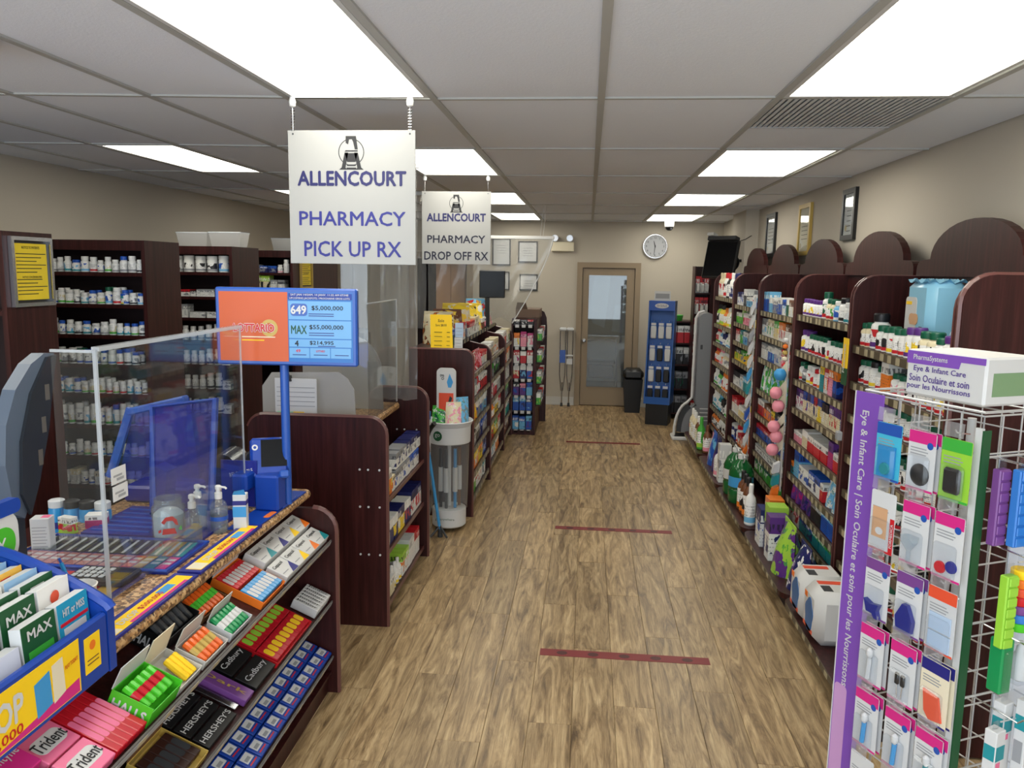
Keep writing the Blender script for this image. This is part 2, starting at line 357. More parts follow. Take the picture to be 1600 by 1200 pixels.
# ------------------------------------------------------------------ the room
XL, XR, YB, YF, ZC = -3.75, 1.82, 11.26, -1.35, 2.58
def struct(name, mb, m, label=None, parent=None):
    o = link(name, mb.mesh(name, m), parent)
    if parent is None: o['kind'] = 'structure'
    if label: o['label'] = label
    return o
def room():
    fl = struct('floor', MB().box(XL, XR, YF, YB+0.13, -0.06, -0.008), 'floor_wood', 'grey-brown wood-look plank floor')
    # planks laid along the aisle, staggered joints
    w, L = 0.183, 1.22; meshes = {}
    x = -1.30; ci = 0
    while x < 1.25:
        y = 1.4-((ci*0.43) % 1.0)*L
        while y < YB:
            y0, y1 = max(y, 1.3), min(y+L, YB)
            if y1-y0 > 0.05:
                key = round(y1-y0, 3)
                if key not in meshes: meshes[key] = MB().bbox(0, w-0.0012, 0, y1-y0-0.0012, -0.008, 0.0, 0.0012).mesh('plank', 'floor_wood')
                link('plank', meshes[key], fl, (x, y0, 0))
            y += L
        x += w; ci += 1
    # walls
    struct('wall_left', MB().box(XL-0.1, XL, YF, YB, 0, ZC+.2), 'wall_paint', 'greige painted side wall behind the dispensary shelves')
    struct('wall_right', MB().box(XR, XR+0.1, YF, YB, 0, ZC+.2), 'wall_paint', 'greige painted wall behind the tall shelving')
    struct('wall_column', MB().box(1.68, XR, 8.97, 9.75, 0, ZC+.1), 'wall_paint', 'boxed column in the painted wall')
    # back wall with the two door openings
    D1, D2 = (-0.085, 0.645, 1.95), (-2.46, -1.72, 2.05)
    mb = MB()
    mb.box(XL, D2[0], YB, YB+0.12, 0, ZC+.2); mb.box(D2[1], D1[0], YB, YB+0.12, 0, ZC+.2); mb.box(D1[1], XR, YB, YB+0.12, 0, ZC+.2)
    mb.box(D2[0], D2[1], YB, YB+0.12, D2[2], ZC+.2); mb.box(D1[0], D1[1], YB, YB+0.12, D1[2], ZC+.2)
    struct('wall_back', mb, 'wall_paint', 'greige painted wall at the far end with clock and door')
    # store front behind the camera
    mb = MB(); mb.box(XL, XR, YF-0.12, YF, 0, 0.45); mb.box(XL, XR, YF-0.12, YF, 2.42, ZC+.2)
    mb.box(XL, -3.35, YF-0.12, YF, 0.45, 2.42); mb.box(1.55, XR, YF-0.12, YF, 0.45, 2.42)
    struct('wall_front', mb, 'wall_paint', 'store-front wall around the big window')
    fr = MB()
    for x in (-3.35, -1.72, -0.08, 1.51): fr.box(x, x+0.04, YF-0.08, YF-0.03, 0.45, 2.42)
    for z in (0.45, 2.38): fr.box(-3.35, 1.55, YF-0.08, YF-0.03, z, z+0.04)
    struct('window_1', fr, 'silver_paint', 'metal store-front window frame')
    # baseboards
    struct('baseboard_back', MB().box(-0.60, D1[0]-0.08, YB-0.015, YB, 0, 0.115).box(-0.60, D1[0]-0.08, YB-0.022, YB-0.015, 0, 0.03), 'trim_white')
    struct('baseboard_back_far', MB().box(D1[1]+0.08, XR, YB-0.015, YB, 0, 0.115).box(D1[1]+0.08, XR, YB-0.022, YB-0.015, 0, 0.03), 'trim_white')
    # back room seen through the glass door
    br = MB(); br.box(-0.9, 1.5, YB+2.6, YB+2.7, 0, ZC); br.box(-1.0, -0.9, YB+0.12, YB+2.7, 0, ZC); br.box(1.5, 1.6, YB+0.12, YB+2.7, 0, ZC); br.box(-1.0, 1.6, YB+0.12, YB+2.7, -0.06, 0); br.box(-1.0, 1.6, YB+0.12, YB+2.7, ZC, ZC+0.06)
    struct('wall_backroom', br, 'wall_paint', 'small room behind the glazed door')
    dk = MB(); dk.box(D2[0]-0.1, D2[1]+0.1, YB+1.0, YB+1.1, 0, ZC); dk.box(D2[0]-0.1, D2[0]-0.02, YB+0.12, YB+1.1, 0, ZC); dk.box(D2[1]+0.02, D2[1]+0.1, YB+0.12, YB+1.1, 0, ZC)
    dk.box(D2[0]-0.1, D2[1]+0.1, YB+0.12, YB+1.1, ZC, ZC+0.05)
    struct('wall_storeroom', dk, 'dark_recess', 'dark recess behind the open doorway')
    tr = MB()
    tr.box(D2[0]-0.09, D2[0], YB-0.03, YB, 0, D2[2]+0.09); tr.box(D2[1], D2[1]+0.09, YB-0.03, YB, 0, D2[2]+0.09); tr.box(D2[0], D2[1], YB-0.03, YB, D2[2], D2[2]+0.09)
    struct('trim_1', tr, 'door_paint', 'brown casing of the open doorway')
    # glazed door and frame
    tr = MB()
    tr.box(D1[0]-0.075, D1[0], YB-0.03, YB+0.06, 0, D1[2]+0.075); tr.box(D1[1], D1[1]+0.075, YB-0.03, YB+0.06, 0, D1[2]+0.075); tr.box(D1[0], D1[1], YB-0.03, YB+0.06, D1[2], D1[2]+0.075)
    struct('trim_2', tr, 'door_paint', 'taupe casing of the glazed door')
    a, b = D1[0]+0.006, D1[1]-0.006
    d = struct('door_1', MB().box(a, a+0.075, YB, YB+0.04, 0.01, D1[2]-0.006).box(b-0.095, b, YB, YB+0.04, 0.01, D1[2]-0.006).box(a+0.075, b-0.095, YB, YB+0.04, 0.01, 0.26).box(a+0.075, b-0.095, YB, YB+0.04, 1.86, D1[2]-0.006), 'door_paint', 'taupe door with a full-length glass pane')
    struct('door_glass', MB().box(a+0.075, b-0.095, YB+0.017, YB+0.023, 0.26, 1.86), 'door_glass', None, d)
    fr = MB()
    for x in (a+0.075, b-0.107): fr.box(x, x+0.012, YB-0.006, YB+0.0, 0.26, 1.86)
    for z in (0.26, 1.848): fr.box(a+0.087, b-0.107, YB-0.006, YB, z, z+0.012)
    struct('glazing_bead', fr, 'door_paint', None, d)
    kn = MB().lathe([(0.028, 0), (0.028, 0.008), (0.011, 0.012), (0.011, 0.035), (0.028, 0.045), (0.028, 0.06), (0.012, 0.068)], 16).xf(Matrix.Translation((a+0.037, YB, 0.93)) @ Matrix.Rotation(math.radians(90), 4, 'X'))
    struct('knob', kn, 'steel', None, d)
room()

# ------------------------------------------------------------------ ceiling grid
GX = [-3.75, -3.36, -2.86, -2.36, -1.80, -1.235, -0.64, 0.03, 0.715, 1.38, 1.82]
GY = [-1.35, -0.6, 0.70, 2.0, 3.30, 4.62, 5.90, 7.18, 8.44, 9.70, 10.95, 11.26]
LIGHTS = {(5, 3), (5, 5), (5, 7), (5, 9), (8, 3), (8, 5), (8, 7), (8, 9), (2, 5), (2, 7), (5, 1), (8, 1), (2, 1), (2, 3)}
VENT = (8, 4)
def gy(x, y): return y+0.08*min(0.0, x+0.6) if 0 < y < 10.5 else y
def ceiling():
    c = struct('ceiling', MB().box(XL, XR, YF, YB, ZC+0.14, ZC+0.2), 'ceiling_tile', 'suspended grid ceiling of pale grey tiles')
    t = 0.012
    for i in range(len(GX)-1):
        for j in range(len(GY)-1):
            if (i, j) in LIGHTS: continue
            x0, x1 = GX[i]+t, GX[i+1]-t
            p = [(x0, gy(GX[i], GY[j])+t), (x1, gy(GX[i+1], GY[j])+t), (x1, gy(GX[i+1], GY[j+1])-t), (x0, gy(GX[i], GY[j+1])-t)]
            if (i, j) == VENT:
                ym = p[0][1]+0.66
                p2 = [(x0, ym), (x1, ym), p[2], p[3]]
                cx, cy = (x0+x1)/2, (ym+p[2][1])/2
                link('tile', MB().prism([(a-cx, b-cy) for a, b in p2], 'z', 0.004, 0.02).mesh('tile', 'ceiling_tile'), c, (cx, cy, ZC))
                continue
            cx, cy = sum(a for a, b in p)/4, sum(b for a, b in p)/4
            link('tile', MB().prism([(a-cx, b-cy) for a, b in p], 'z', 0.004, 0.02).mesh('tile', 'ceiling_tile'), c, (cx, cy, ZC))
    for x in GX[1:-1]:
        link('grid_bar', MB().box(-t-0.002, t+0.002, YF, YB, -0.004, 0.004).box(-0.004, 0.004, YF, YB, 0.004, 0.03).mesh('grid_bar', 'tbar'), c, (x, 0, ZC))
    for j in range(1, len(GY)-1):
        for i in range(len(GX)-1):
            x0, x1 = GX[i]+t, GX[i+1]-t; y0, y1 = gy(GX[i], GY[j]), gy(GX[i+1], GY[j])
            link('cross_bar', MB().prism([(x0, y0-t), (x1, y1-t), (x1, y1+t), (x0, y0+t)], 'z', -0.003, 0.004).mesh('cross_bar', 'tbar'), c, (0, 0, ZC))
    # vent grille
    i, j = VENT; x0, x1 = GX[i]+0.02, GX[i+1]-0.02; y0, y1 = GY[j]+0.02, GY[j]+0.655
    v = Thing('ceiling_vent', 'grey slotted air grille in the ceiling beside the big light panel', 'vent', ((x0+x1)/2, (y0+y1)/2, ZC))
    v.part('backing', MB().box(x0, x1, y0, y1, ZC+0.03, ZC+0.034), 'charcoal')
    n = 26
    sl = MB().prism([(0.0, 0.0), (0.015, 0.0), (0.018, 0.022), (0.012, 0.022)], 'y', -(y1-y0)/2, (y1-y0)/2).mesh('slat', 'light_grey')
    for k in range(n):
        link('slat', sl, v.o, (x0-(x0+x1)/2+(k+0.2)*(x1-x0)/n, 0, 0))
    fr = MB(); fr.box(x0-0.01, x1+0.01, y0-0.012, y0, ZC-0.002, ZC+0.02); fr.box(x0-0.01, x1+0.01, y1, y1+0.012, ZC-0.002, ZC+0.02)
    v.part('frame', fr, 'silver_paint')
ceiling()
LNAME = {(5, 3): 'large lit ceiling panel above the pick-up sign', (5, 5): 'lit ceiling panel just above the drop-off sign', (5, 7): 'lit ceiling panel third in the row beyond the hanging signs', (5, 9): 'lit ceiling panel furthest along the signs row, by the vinyl curtain',
         (8, 3): 'large lit ceiling panel next to the air grille', (8, 5): 'lit ceiling panel just beyond the air grille', (8, 7): 'lit ceiling panel above the aisle, third in the shelving row', (8, 9): 'lit ceiling panel closest to the clock wall',
         (2, 5): 'lit ceiling panel over the dispensary, wholly in view', (2, 7): 'lit ceiling panel over the dispensary half hidden by the pick-up sign',
         (5, 1): 'lit ceiling panel by the store front, counter side', (8, 1): 'lit ceiling panel by the store front, rack side', (2, 1): 'lit ceiling panel by the store front over the dispensary', (2, 3): 'lit ceiling panel over the first dispensary stack'}
def lights():
    for (i, j), lab in LNAME.items():
        t = 0.016
        x0, x1 = GX[i]+t, GX[i+1]-t
        if i == 8: x1 -= 0.01
        xm = (GX[i]+GX[i+1])/2; y0, y1 = gy(xm, GY[j])+t, gy(xm, GY[j+1])-t
        if (i, j) == (5, 7): pass
        T = Thing('ceiling_light', lab, 'ceiling light', ((x0+x1)/2, (y0+y1)/2, ZC), group='fluorescent ceiling panels')
        fr = MB(); b = 0.018
        fr.box(x0, x0+b, y0, y1, ZC-0.003, ZC+0.012); fr.box(x1-b, x1, y0, y1, ZC-0.003, ZC+0.012); fr.box(x0+b, x1-b, y0, y0+b, ZC-0.003, ZC+0.012); fr.box(x0+b, x1-b, y1-b, y1, ZC-0.003, ZC+0.012)
        T.part('frame', fr, 'white')
        T.part('diffuser', MB().box(x0+b, x1-b, y0+b, y1-b, ZC+0.002, ZC+0.006), 'panel_light')
        T.part('housing', MB().box(x0, x1, y0, y1, ZC+0.07, ZC+0.08), 'white')
lights()

# ------------------------------------------------------------------ goods on the shelves
PAL = {'W': (C(232, 232, 228), 'white'), 'K': (C(26, 26, 30), 'black'), 'R': (C(196, 30, 40), 'red'), 'B': (C(30, 84, 180), 'blue'), 'N': (C(28, 36, 96), 'navy'), 'G': (C(70, 170, 60), 'green'), 'D': (C(14, 92, 66), 'dark green'),
       'Y': (C(240, 208, 50), 'yellow'), 'O': (C(236, 128, 36), 'orange'), 'P': (C(92, 46, 130), 'purple'), 'M': (C(176, 30, 110), 'magenta'), 'I': (C(236, 150, 170), 'pink'), 'T': (C(24, 140, 150), 'teal'), 'S': (C(110, 180, 220), 'pale blue'),
       'C': (C(226, 214, 178), 'cream'), 'A': (C(140, 142, 146), 'grey'), 'L': (C(160, 205, 70), 'lime'), 'E': (C(110, 66, 36), 'brown'), 'F': (C(205, 206, 204), 'light grey')}
def lathe_unit(prof, seg=12): return MB().lathe(prof, seg)
def build_lib():
    L = {}
    bx = MB().bbox(-.5, .5, -.5, .5, 0, 1, 0.012)
    bx.box(-.44, .44, -.02, .02, 1.0, 1.004)                                     # flap seam
    L['c'] = [(bx.mesh('carton', 'print_box'), None)]
    L['b'] = [(lathe_unit([(.44, 0), (.5, .03), (.5, .62), (.46, .69), (.35, .74), (.35, .80)]).mesh('bottle', 'print_bottle', True), None),
              (lathe_unit([(.40, .77), (.41, .79), (.41, .96), (.37, 1.0)]).mesh('cap', 'plain', True), 'cap')]
    L['j'] = [(lathe_unit([(.46, 0), (.5, .03), (.5, .72), (.47, .76), (.47, .80)]).mesh('jar', 'print_bottle', True), None),
              (lathe_unit([(.5, .79), (.5, .97), (.47, 1.0)]).mesh('lid', 'plain', True), 'lid')]
    L['l'] = [(lathe_unit([(.44, 0), (.5, .03), (.5, .55), (.42, .66), (.22, .74), (.18, .80)]).mesh('bottle', 'print_bottle', True), None),
              (lathe_unit([(.21, .78), (.21, .97), (.16, 1.0)]).mesh('cap', 'plain', True), 'cap')]
    # pouch: pillow body with a crimped top seam
    g = []
    n, mm = 8, 9
    for side in (-1, 1):
        for i in range(mm):
            row = []
            for j in range(n):
                u, v = j/(n-1), i/(mm-1)
                bulge = (math.sin(math.pi*u)**0.55)*(1-v**3)*(0.62+0.38*(1-v)) if 0 < u < 1 else 0
                row.append(((u-.5)*(1-0.10*v*v), side*(.5*bulge+.012), v*(1.0-0.03*math.cos(u*9+side))))
            g.append(row)
    pb = MB(); pb.sheet(g[:mm]); pb.sheet(g[mm:])
    for k in (0, mm): pass
    L['p'] = [(pb.mesh('pouch', 'print_bag', True), None), (MB().bbox(-.45, .45, -.02, .02, .94, 1.05, .01).mesh('top_seam', 'plain2'), 'top_seam')]
    L['t'] = [(MB().lathe([(.2, 0), (.2, .10), (.42, .14), (.45, .5), (.40, .85)], 12).box(-.5, .5, -.04, .04, .80, 1.0).mesh('tube', 'print_bottle', True), None), (lathe_unit([(.24, 0), (.24, .11), (.2, .12)]).mesh('cap', 'plain', True), 'cap')]
    # hanging card with a clear blister
    L['k'] = [(MB().bbox(-.5, .5, .30, .40, 0, 1, 0.02).mesh('card', 'print_box'), None), (MB().bbox(-.36, .36, -.4, .3, .08, .55, .08).mesh('blister', 'plain2'), 'blister')]
    return L
LIB = build_lib()
WORDS = {'c': ('carton', 'box', 'carton'), 'b': ('pill_bottle', 'bottle', 'bottle'), 'j': ('tub', 'tub', 'tub'), 'l': ('lotion_bottle', 'bottle', 'slim bottle'), 'p': ('pouch', 'pouch', 'pouch'), 't': ('squeeze_tube', 'tube', 'tube'), 'k': ('blister_pack', 'pack', 'blister pack')}
def goods(kind, loc, rz, w, d, h, cols, cap, label, group, name=None, cat=None, tilt=None):
    nm, ct, _ = WORDS[kind]
    me, _x = LIB[kind][0]
    o = link(name or nm, me, None, loc); o.rotation_euler = (0, 0, rz); o.scale = (w, d, h)
    if tilt: o.rotation_euler = tilt
    cc = [PAL[x][0] for x in cols]
    col3(o, *[cc[i % len(cc)] for i in range(3)]); tag(o, label, cat or ct, group)
    for me2, pn in LIB[kind][1:]:
        c = link(pn, me2, o); cp = PAL[cap or cols[1 % len(cols)]][0]; col3(c, cp, cp, cp)
    return o
def describe(kind, cols, cap):
    a = PAL[cols[0]][1]; b = PAL[cols[1 % len(cols)]][1]; w = WORDS[kind][2]
    if kind in 'bjlt' and cap: return f"{PAL[cap][1]}-{'lidded' if kind == 'j' else 'capped'} {a} {w}"
    return f"{a} and {b} {w}" if a != b else f"plain {a} {w}"
CART = (('wire rack', 'vitamin'), ('second tall', 'hygiene'), ('third tall', 'first_aid'), ('fourth tall', 'dental'), ('beside scale', 'lotion'), ('first gondola', 'cough_remedy'), ('middle gondola', 'cold_remedy'), ('last gondola', 'allergy'), ('pick-up', 'prescription'), ('stack', 'dispensary'))
def kind_name(k, where):
    base = WORDS[k][0].replace('pill_bottle', 'bottle').replace('lotion_bottle', 'slim_bottle')
    return next((p+'_'+base for key, p in CART if key in where), base)
def fill(spec, start, end, face, z, rz, axis, where, group, depth=0.09, rows=1, back=0.16, jit=0.004):
    """spec 'b6:58,105:WPY:P ...' placed along axis from start (picture's left) to end; face = coordinate of the product fronts"""
    items = []
    for tok in spec.split():
        q = tok.split(':'); k = q[0][0]; n = int(q[0][1:]); w, h = [float(v)/1000 for v in q[1].split(',')[:2]]
        d = float(q[1].split(',')[2])/1000 if q[1].count(',') > 1 else None
        items += [(k, w, h, d, q[2], q[3] if len(q) > 3 else None)]*n
    sgn = 1 if end > start else -1; L = abs(end-start); tot = sum(i[1] for i in items)
    gap = 0.003
    if tot+gap*len(items) < L: gap = min((L-tot)/(len(items)+1), 0.012)
    pos = gap; cnt = 0
    for k, w, h, d, cols, cap in items:
        if pos+w > L: break
        dd = d or {'c': depth, 'b': w, 'j': w, 'l': w*0.8, 'p': min(w*.55, .09), 't': w*.7, 'k': .03}[k]
        h2 = h*random.uniform(.98, 1.03)
        for r in range(rows if k in 'bcj' else 1):
            t = start+sgn*(pos+w/2); f = face+(1 if rz < 0 else -1)*(dd/2+r*(dd+.006)+random.uniform(0, jit))
            loc = (f, t, z) if axis == 'y' else (t, face+dd/2+r*(dd+.006)+random.uniform(0, jit), z)
            if r == 0:
                lab = f"{describe(k, cols, cap)}, {ORD[min(cnt, len(ORD)-1)]} from left, {where}"
            else:
                lab = f"{describe(k, cols, cap)} standing behind the {ORD[min(cnt, len(ORD)-1)]} front one, {where}"
            wd = k in 'bjlt'
            goods(k, loc, rz+(random.uniform(-.06, .06) if k in 'bl' else 0), w*.97, dd, h2, cols, cap, lab, group, name=kind_name(k, where))
        pos += w+gap; cnt += 1
SHN = ['top shelf', 'second shelf', 'third shelf', 'fourth shelf', 'fifth shelf', 'sixth shelf', 'seventh shelf', 'eighth shelf']
TAGM = {}
def tag_mesh(axis, w=0.042, h=0.034):
    k = (axis, w, h)
    if k not in TAGM: TAGM[k] = (MB().box(-.001, .001, -w/2, w/2, 0, h) if axis == 'x' else MB().box(-w/2, w/2, -.001, .001, 0, h)).mesh('price_tag', 'tag')
    return TAGM[k]
def arch_profile(y0, y1, zs, zt):
    """crown outline: rounded shoulder, small step, then a round arch"""
    w = y1-y0; pts = [(y0, zs)]
    for k in range(5):
        a = math.radians(180-90*k/4); pts.append((y0+.05+.05*math.cos(a), zs+.03+.05*math.sin(a)))
    c = (y0+y1)/2; a0 = 0.34*w
    for k in range(17):
        t = math.pi*(1-k/16); pts.append((c+a0*math.cos(t)*1.08, zs+.085+(zt-zs-.085)*math.sin(t)))
    for k in range(5):
        a = math.radians(90-90*k/4); pts.append((y1-.05+.05*math.cos(a), zs+.03+.05*math.sin(a)))
    pts.append((y1, zs)); return pts
XF, XB, XBASE = 1.38, 1.70, 1.12
def tall_unit(y0, y1, zs, specs, lab, where, base_spec=None, tags=11, gone=()):
    T = Thing('shelving_unit', lab, 'shelving', (XB, (y0+y1)/2, 0))
    side = [(XF, .13)]+[(XF, 1.78)]+[(XF+.12-.12*math.cos(math.radians(a)), 1.78+.12*math.sin(math.radians(a))) for a in (15, 30, 45, 60, 75, 90)]+[(XB, 1.90), (XB, .13)]
    for a, b in ((y0, y0+.018), (y1-.018, y1)):
        p = T.part('side_panel', MB().prism(side, 'y', a, b), 'mahogany')
        e = [(x, z) for x, z in side[:-2]]
        T.part('edge_band', MB().tube([(x-.001, (a+b)/2, z) for x, z in side[:-1]], .0055, 5), 'wood_edge', p)
        dots = MB()
        for q in range(4): dots.lathe([(.006, 0), (.006, .004)], 6, (0, 0, 0)).v[-12:]
    T.part('back_panel', MB().box(XB, XB+.02, y0, y1, 0, 1.90), 'mahogany')
    T.part('crown_panel', MB().prism(arch_profile(y0+.01, y1-.01, 1.90, 2.157), 'x', XB-.02, XB+.02), 'mahogany')
    bp = rrect(XBASE, XB, y0+.003, y1-.003, .07, (1, 0, 0, 1))
    T.part('base_board', MB().prism(bp, 'z', .10, .13), 'mahogany')
    T.part('toe_kick', MB().box(XBASE+.06, XB, y0+.02, y1-.02, 0, .10), 'dark_recess')
    T.part('base_label_strip', MB().box(XBASE-.004, XBASE, y0+.09, y1-.09, .10, .13), 'strip')
    for k in range(1, 8):
        link('price_tag', tag_mesh('x', .045, .024), T.o, (XBASE-.006-XB, (y0+.09+(y1-y0-.18)*k/8)-(y0+y1)/2, .103))
    for i, z in enumerate(zs):
        s = T.part('shelf', MB().box(XF+.02, XB, y0+.018, y1-.018, z-.02, z), 'mahogany')
        T.part('label_strip', MB().box(XF+.008, XF+.02, y0+.02, y1-.02, z-.036, z+.004), 'strip', s)
        n = tags
        for k in range(n):
            t = y0+.05+(y1-y0-.1)*(k+random.uniform(.3, .7))/n
            link('price_tag', tag_mesh('x'), s, (XF+.006-XB, t-(y0+y1)/2, z-.033))
    for i, z in enumerate(zs):
        if i < len(specs) and specs[i]:
            fill(specs[i], y1-.022, y0+.022, XF+.03, z, -math.pi/2, 'y', f"{SHN[i]}, {where}", f"goods on the {SHN[i]} of the {where}", rows=1)
    return T
ZU1 = [1.535, 1.345, 1.17, .95, .76, .555, .36]
ZU2 = [1.635, 1.40, 1.205, 1.015, .795, .565, .40, .255]
ZU3 = [1.605, 1.415, 1.23, .975, .775, .60, .46, .30]
ZU4 = [1.61, 1.445, 1.27, 1.095, .86, .595, .34]
ZU5 = [1.65, 1.355, 1.155, .945, .70, .455, .235]
tall_unit(3.14, 4.32, ZU1,
    ["b2:62,125:CRK:D b1:95,180:WPR:K b2:66,125:WRK:D b1:70,130:WYR:D b2:66,125:WRK:D b2:70,140:WPY:P b2:80,135:CRK:D b1:66,120:WRC:D b2:70,130:WRY:P b1:70,130:WRK:D",
     "b2:70,125:WRK:D b1:72,130:WYR:K b1:90,120:FRC:D c1:95,150:OWO b2:66,110:WRI:D b2:70,120:WRK:D b4:66,110:WRY:D",
     "b1:80,140:WKR:K b2:66,120:WRK:D b3:70,120:WRY:P b4:66,120:WRK:D b3:70,120:WRK:D", "b1:95,170:WOR:W b3:70,120:WOY:D b5:66,130:WRK:D b4:70,120:WRK:K",
     "b4:64,130:WRK:D b3:70,120:WYR:W b6:66,120:WRK:D", "b4:64,125:WRC:D b4:70,130:WRK:D b5:66,120:WRY:K", "b5:64,130:WGR:D b4:66,120:WRK:D b4:66,125:WRY:P"],
    'tall mahogany shelving unit with a big arched crown, behind the wire rack', 'bay behind wire rack', tags=10)
tall_unit(4.34, 5.47, ZU2,
    ["b6:60,108:WPY:P b1:66,165:WRD:D b2:64,122:CRG:D b1:70,115:SWB:W b1:92,140:WKW:K b3:60,112:WTS:W",
     "b2:82,140:WPY:P b5:64,125:WRK:D b1:66,115:WYR:W b4:64,120:WRK:D b2:60,110:CRW:A",
     "b1:66,120:WRC:D b1:90,115:AKA:D b2:68,120:WYR:W b1:72,110:FRW:R b1:80,130:WOC:W c1:70,165:TYT c1:70,150:WRO c1:80,165:IOM c1:76,160:NOB",
     "c2:80,135:WPM c1:70,135:CBM c1:66,138:CNB c1:64,138:CBN c1:66,138:CRN c1:84,150:YBC c2:60,130:CKW c3:62,145:CPR c1:60,140:WPB",
     "c2:90,70:IWI c1:120,110:CWC c2:135,100:RWR c1:130,100:RWR c1:95,150:MPM c1:90,110:RWR",
     "c1:60,80:TOK c1:110,175:SBS c2:110,100:WWB c2:120,120:WBN c1:60,110:RWO p2:120,150:SWT c1:70,140:NMB",
     "p2:120,150:PMN p2:130,130:PNP c2:110,130:KAK c2:140,150:BSB c2:130,110:BTN", "c1:140,110:WGR c1:140,110:WIR c2:150,100:TBN c4:140,105:TGT"],
    'tall mahogany shelving unit with a rounded crown, second from the wire rack', 'second tall bay', tags=11)
tall_unit(5.49, 6.62, ZU3,
    ["c2:85,155:BSB c2:60,115:SWS c2:60,110:AWB c2:70,120:BWA c2:55,110:WBS c1:60,125:DWD c3:60,115:WEC c1:55,115:RWR",
     "c3:62,130:WAS c3:65,135:WCG c2:70,135:CGY c3:66,135:WOR c2:90,130:WEW c2:60,110:WCF", "c3:70,125:WAW c3:60,115:BWS c3:65,120:FWB c3:75,130:IRW c2:60,115:WAR",
     "p2:135,215:GWS p3:130,205:GSW p2:130,180:GSD", "c3:75,120:RWE c3:80,115:OEB c1:120,90:OYR c2:80,110:NKB c2:150,110:WSB", "c4:120,90:BRN c4:120,85:BSN c1:130,100:WOB", "c4:150,60:WFA c4:140,55:AWB", "c4:110,120:GDW c4:130,120:GDG"],
    'tall mahogany shelving unit with a rounded crown, third from the wire rack', 'third tall bay', tags=10)
tall_unit(6.64, 7.76, ZU4,
    ["c5:55,120:WNB c2:70,150:KFA c2:110,85:SWB b1:90,150:WOR:A c4:85,85:BSW", "c4:65,95:GWL c1:50,140:GLG c6:70,105:IWR c5:62,110:YKC",
     "c3:70,115:WRI c2:70,120:GTW c3:62,110:SWB c4:70,110:AWP c3:65,105:WGA", "c4:75,110:YKG c2:70,110:YGB p2:140,90:YOY c4:75,110:WOR", "c5:65,130:WKA c2:70,130:WAS c2:85,130:TST c3:90,130:SWT c2:80,110:TWB",
     "c4:70,150:WRC c4:65,110:CWY b2:80,150:IRM:Y c3:70,110:WIM", "j2:110,140:NBN:F b1:110,160:WRO:R c3:80,110:ORW c4:70,130:WOR"],
    'tall mahogany shelving unit with a narrow-looking crown, fourth from the wire rack', 'fourth tall bay', tags=9)
tall_unit(7.78, 8.95, ZU5,
    ["l4:75,250:CWR:C l2:75,260:WRK:R l2:75,250:KWN:R l2:75,250:WNN:W l3:80,250:NBN:N", "l2:75,210:LWK:K l3:75,210:YLW:K l2:80,190:OYO:O l2:75,200:CYL:W l4:80,210:WLG:G",
     "l3:75,150:WGR:R l2:75,150:SBW:W j2:90,120:NWN:N l3:80,140:WSG:W", "l3:70,150:ORI:R l3:72,160:WIO:I l4:72,140:CWA:W", "l3:70,160:WGS:W l3:70,170:GWS:K l4:75,170:WOR:O", "l4:75,170:WTS:W l2:75,180:TSW:S j2:100,140:KWA:K l3:75,170:WGA:W", "l5:75,160:OAK:K l4:80,170:WEK:W j3:90,120:AWK:W"],
    'tall mahogany shelving unit with a small crown, beside the tall grey scale', 'tall bay beside scale', tags=9)
def near_end_panel():
    pr = [(XF, 0), (XF, 1.80)]+[(XF+.11-.11*math.cos(math.radians(a)), 1.80+.11*math.sin(math.radians(a))) for a in (15, 30, 45, 60, 75, 90)]+[(XR-.01, 1.91), (XR-.01, 0)]
    T = Thing('shelving_end', 'wide mahogany end panel with rounded corner closing the shelving beside the wire rack', 'panel', (1.6, 3.1, 0))
    p = T.part('board', MB().prism(pr, 'y', 3.09, 3.125), 'mahogany')
    T.part('edge_band', MB().tube([(x-.001, 3.107, z) for x, z in pr[:-1]], .012, 6), 'wood_edge', p)
near_end_panel()
mat('pack_blue', C(20, 96, 160), 0.35)

mat('green_pet', C(22, 92, 44), 0.15, 0, 0.6)
mat('pale_wrap', C(140, 198, 226), 0.3); mat('flyer', C(176, 196, 220), 0.6)
mat('grad_grey', C(118, 120, 124), 0.45)
mat('tape_ink', C(70, 18, 20), 0.5)

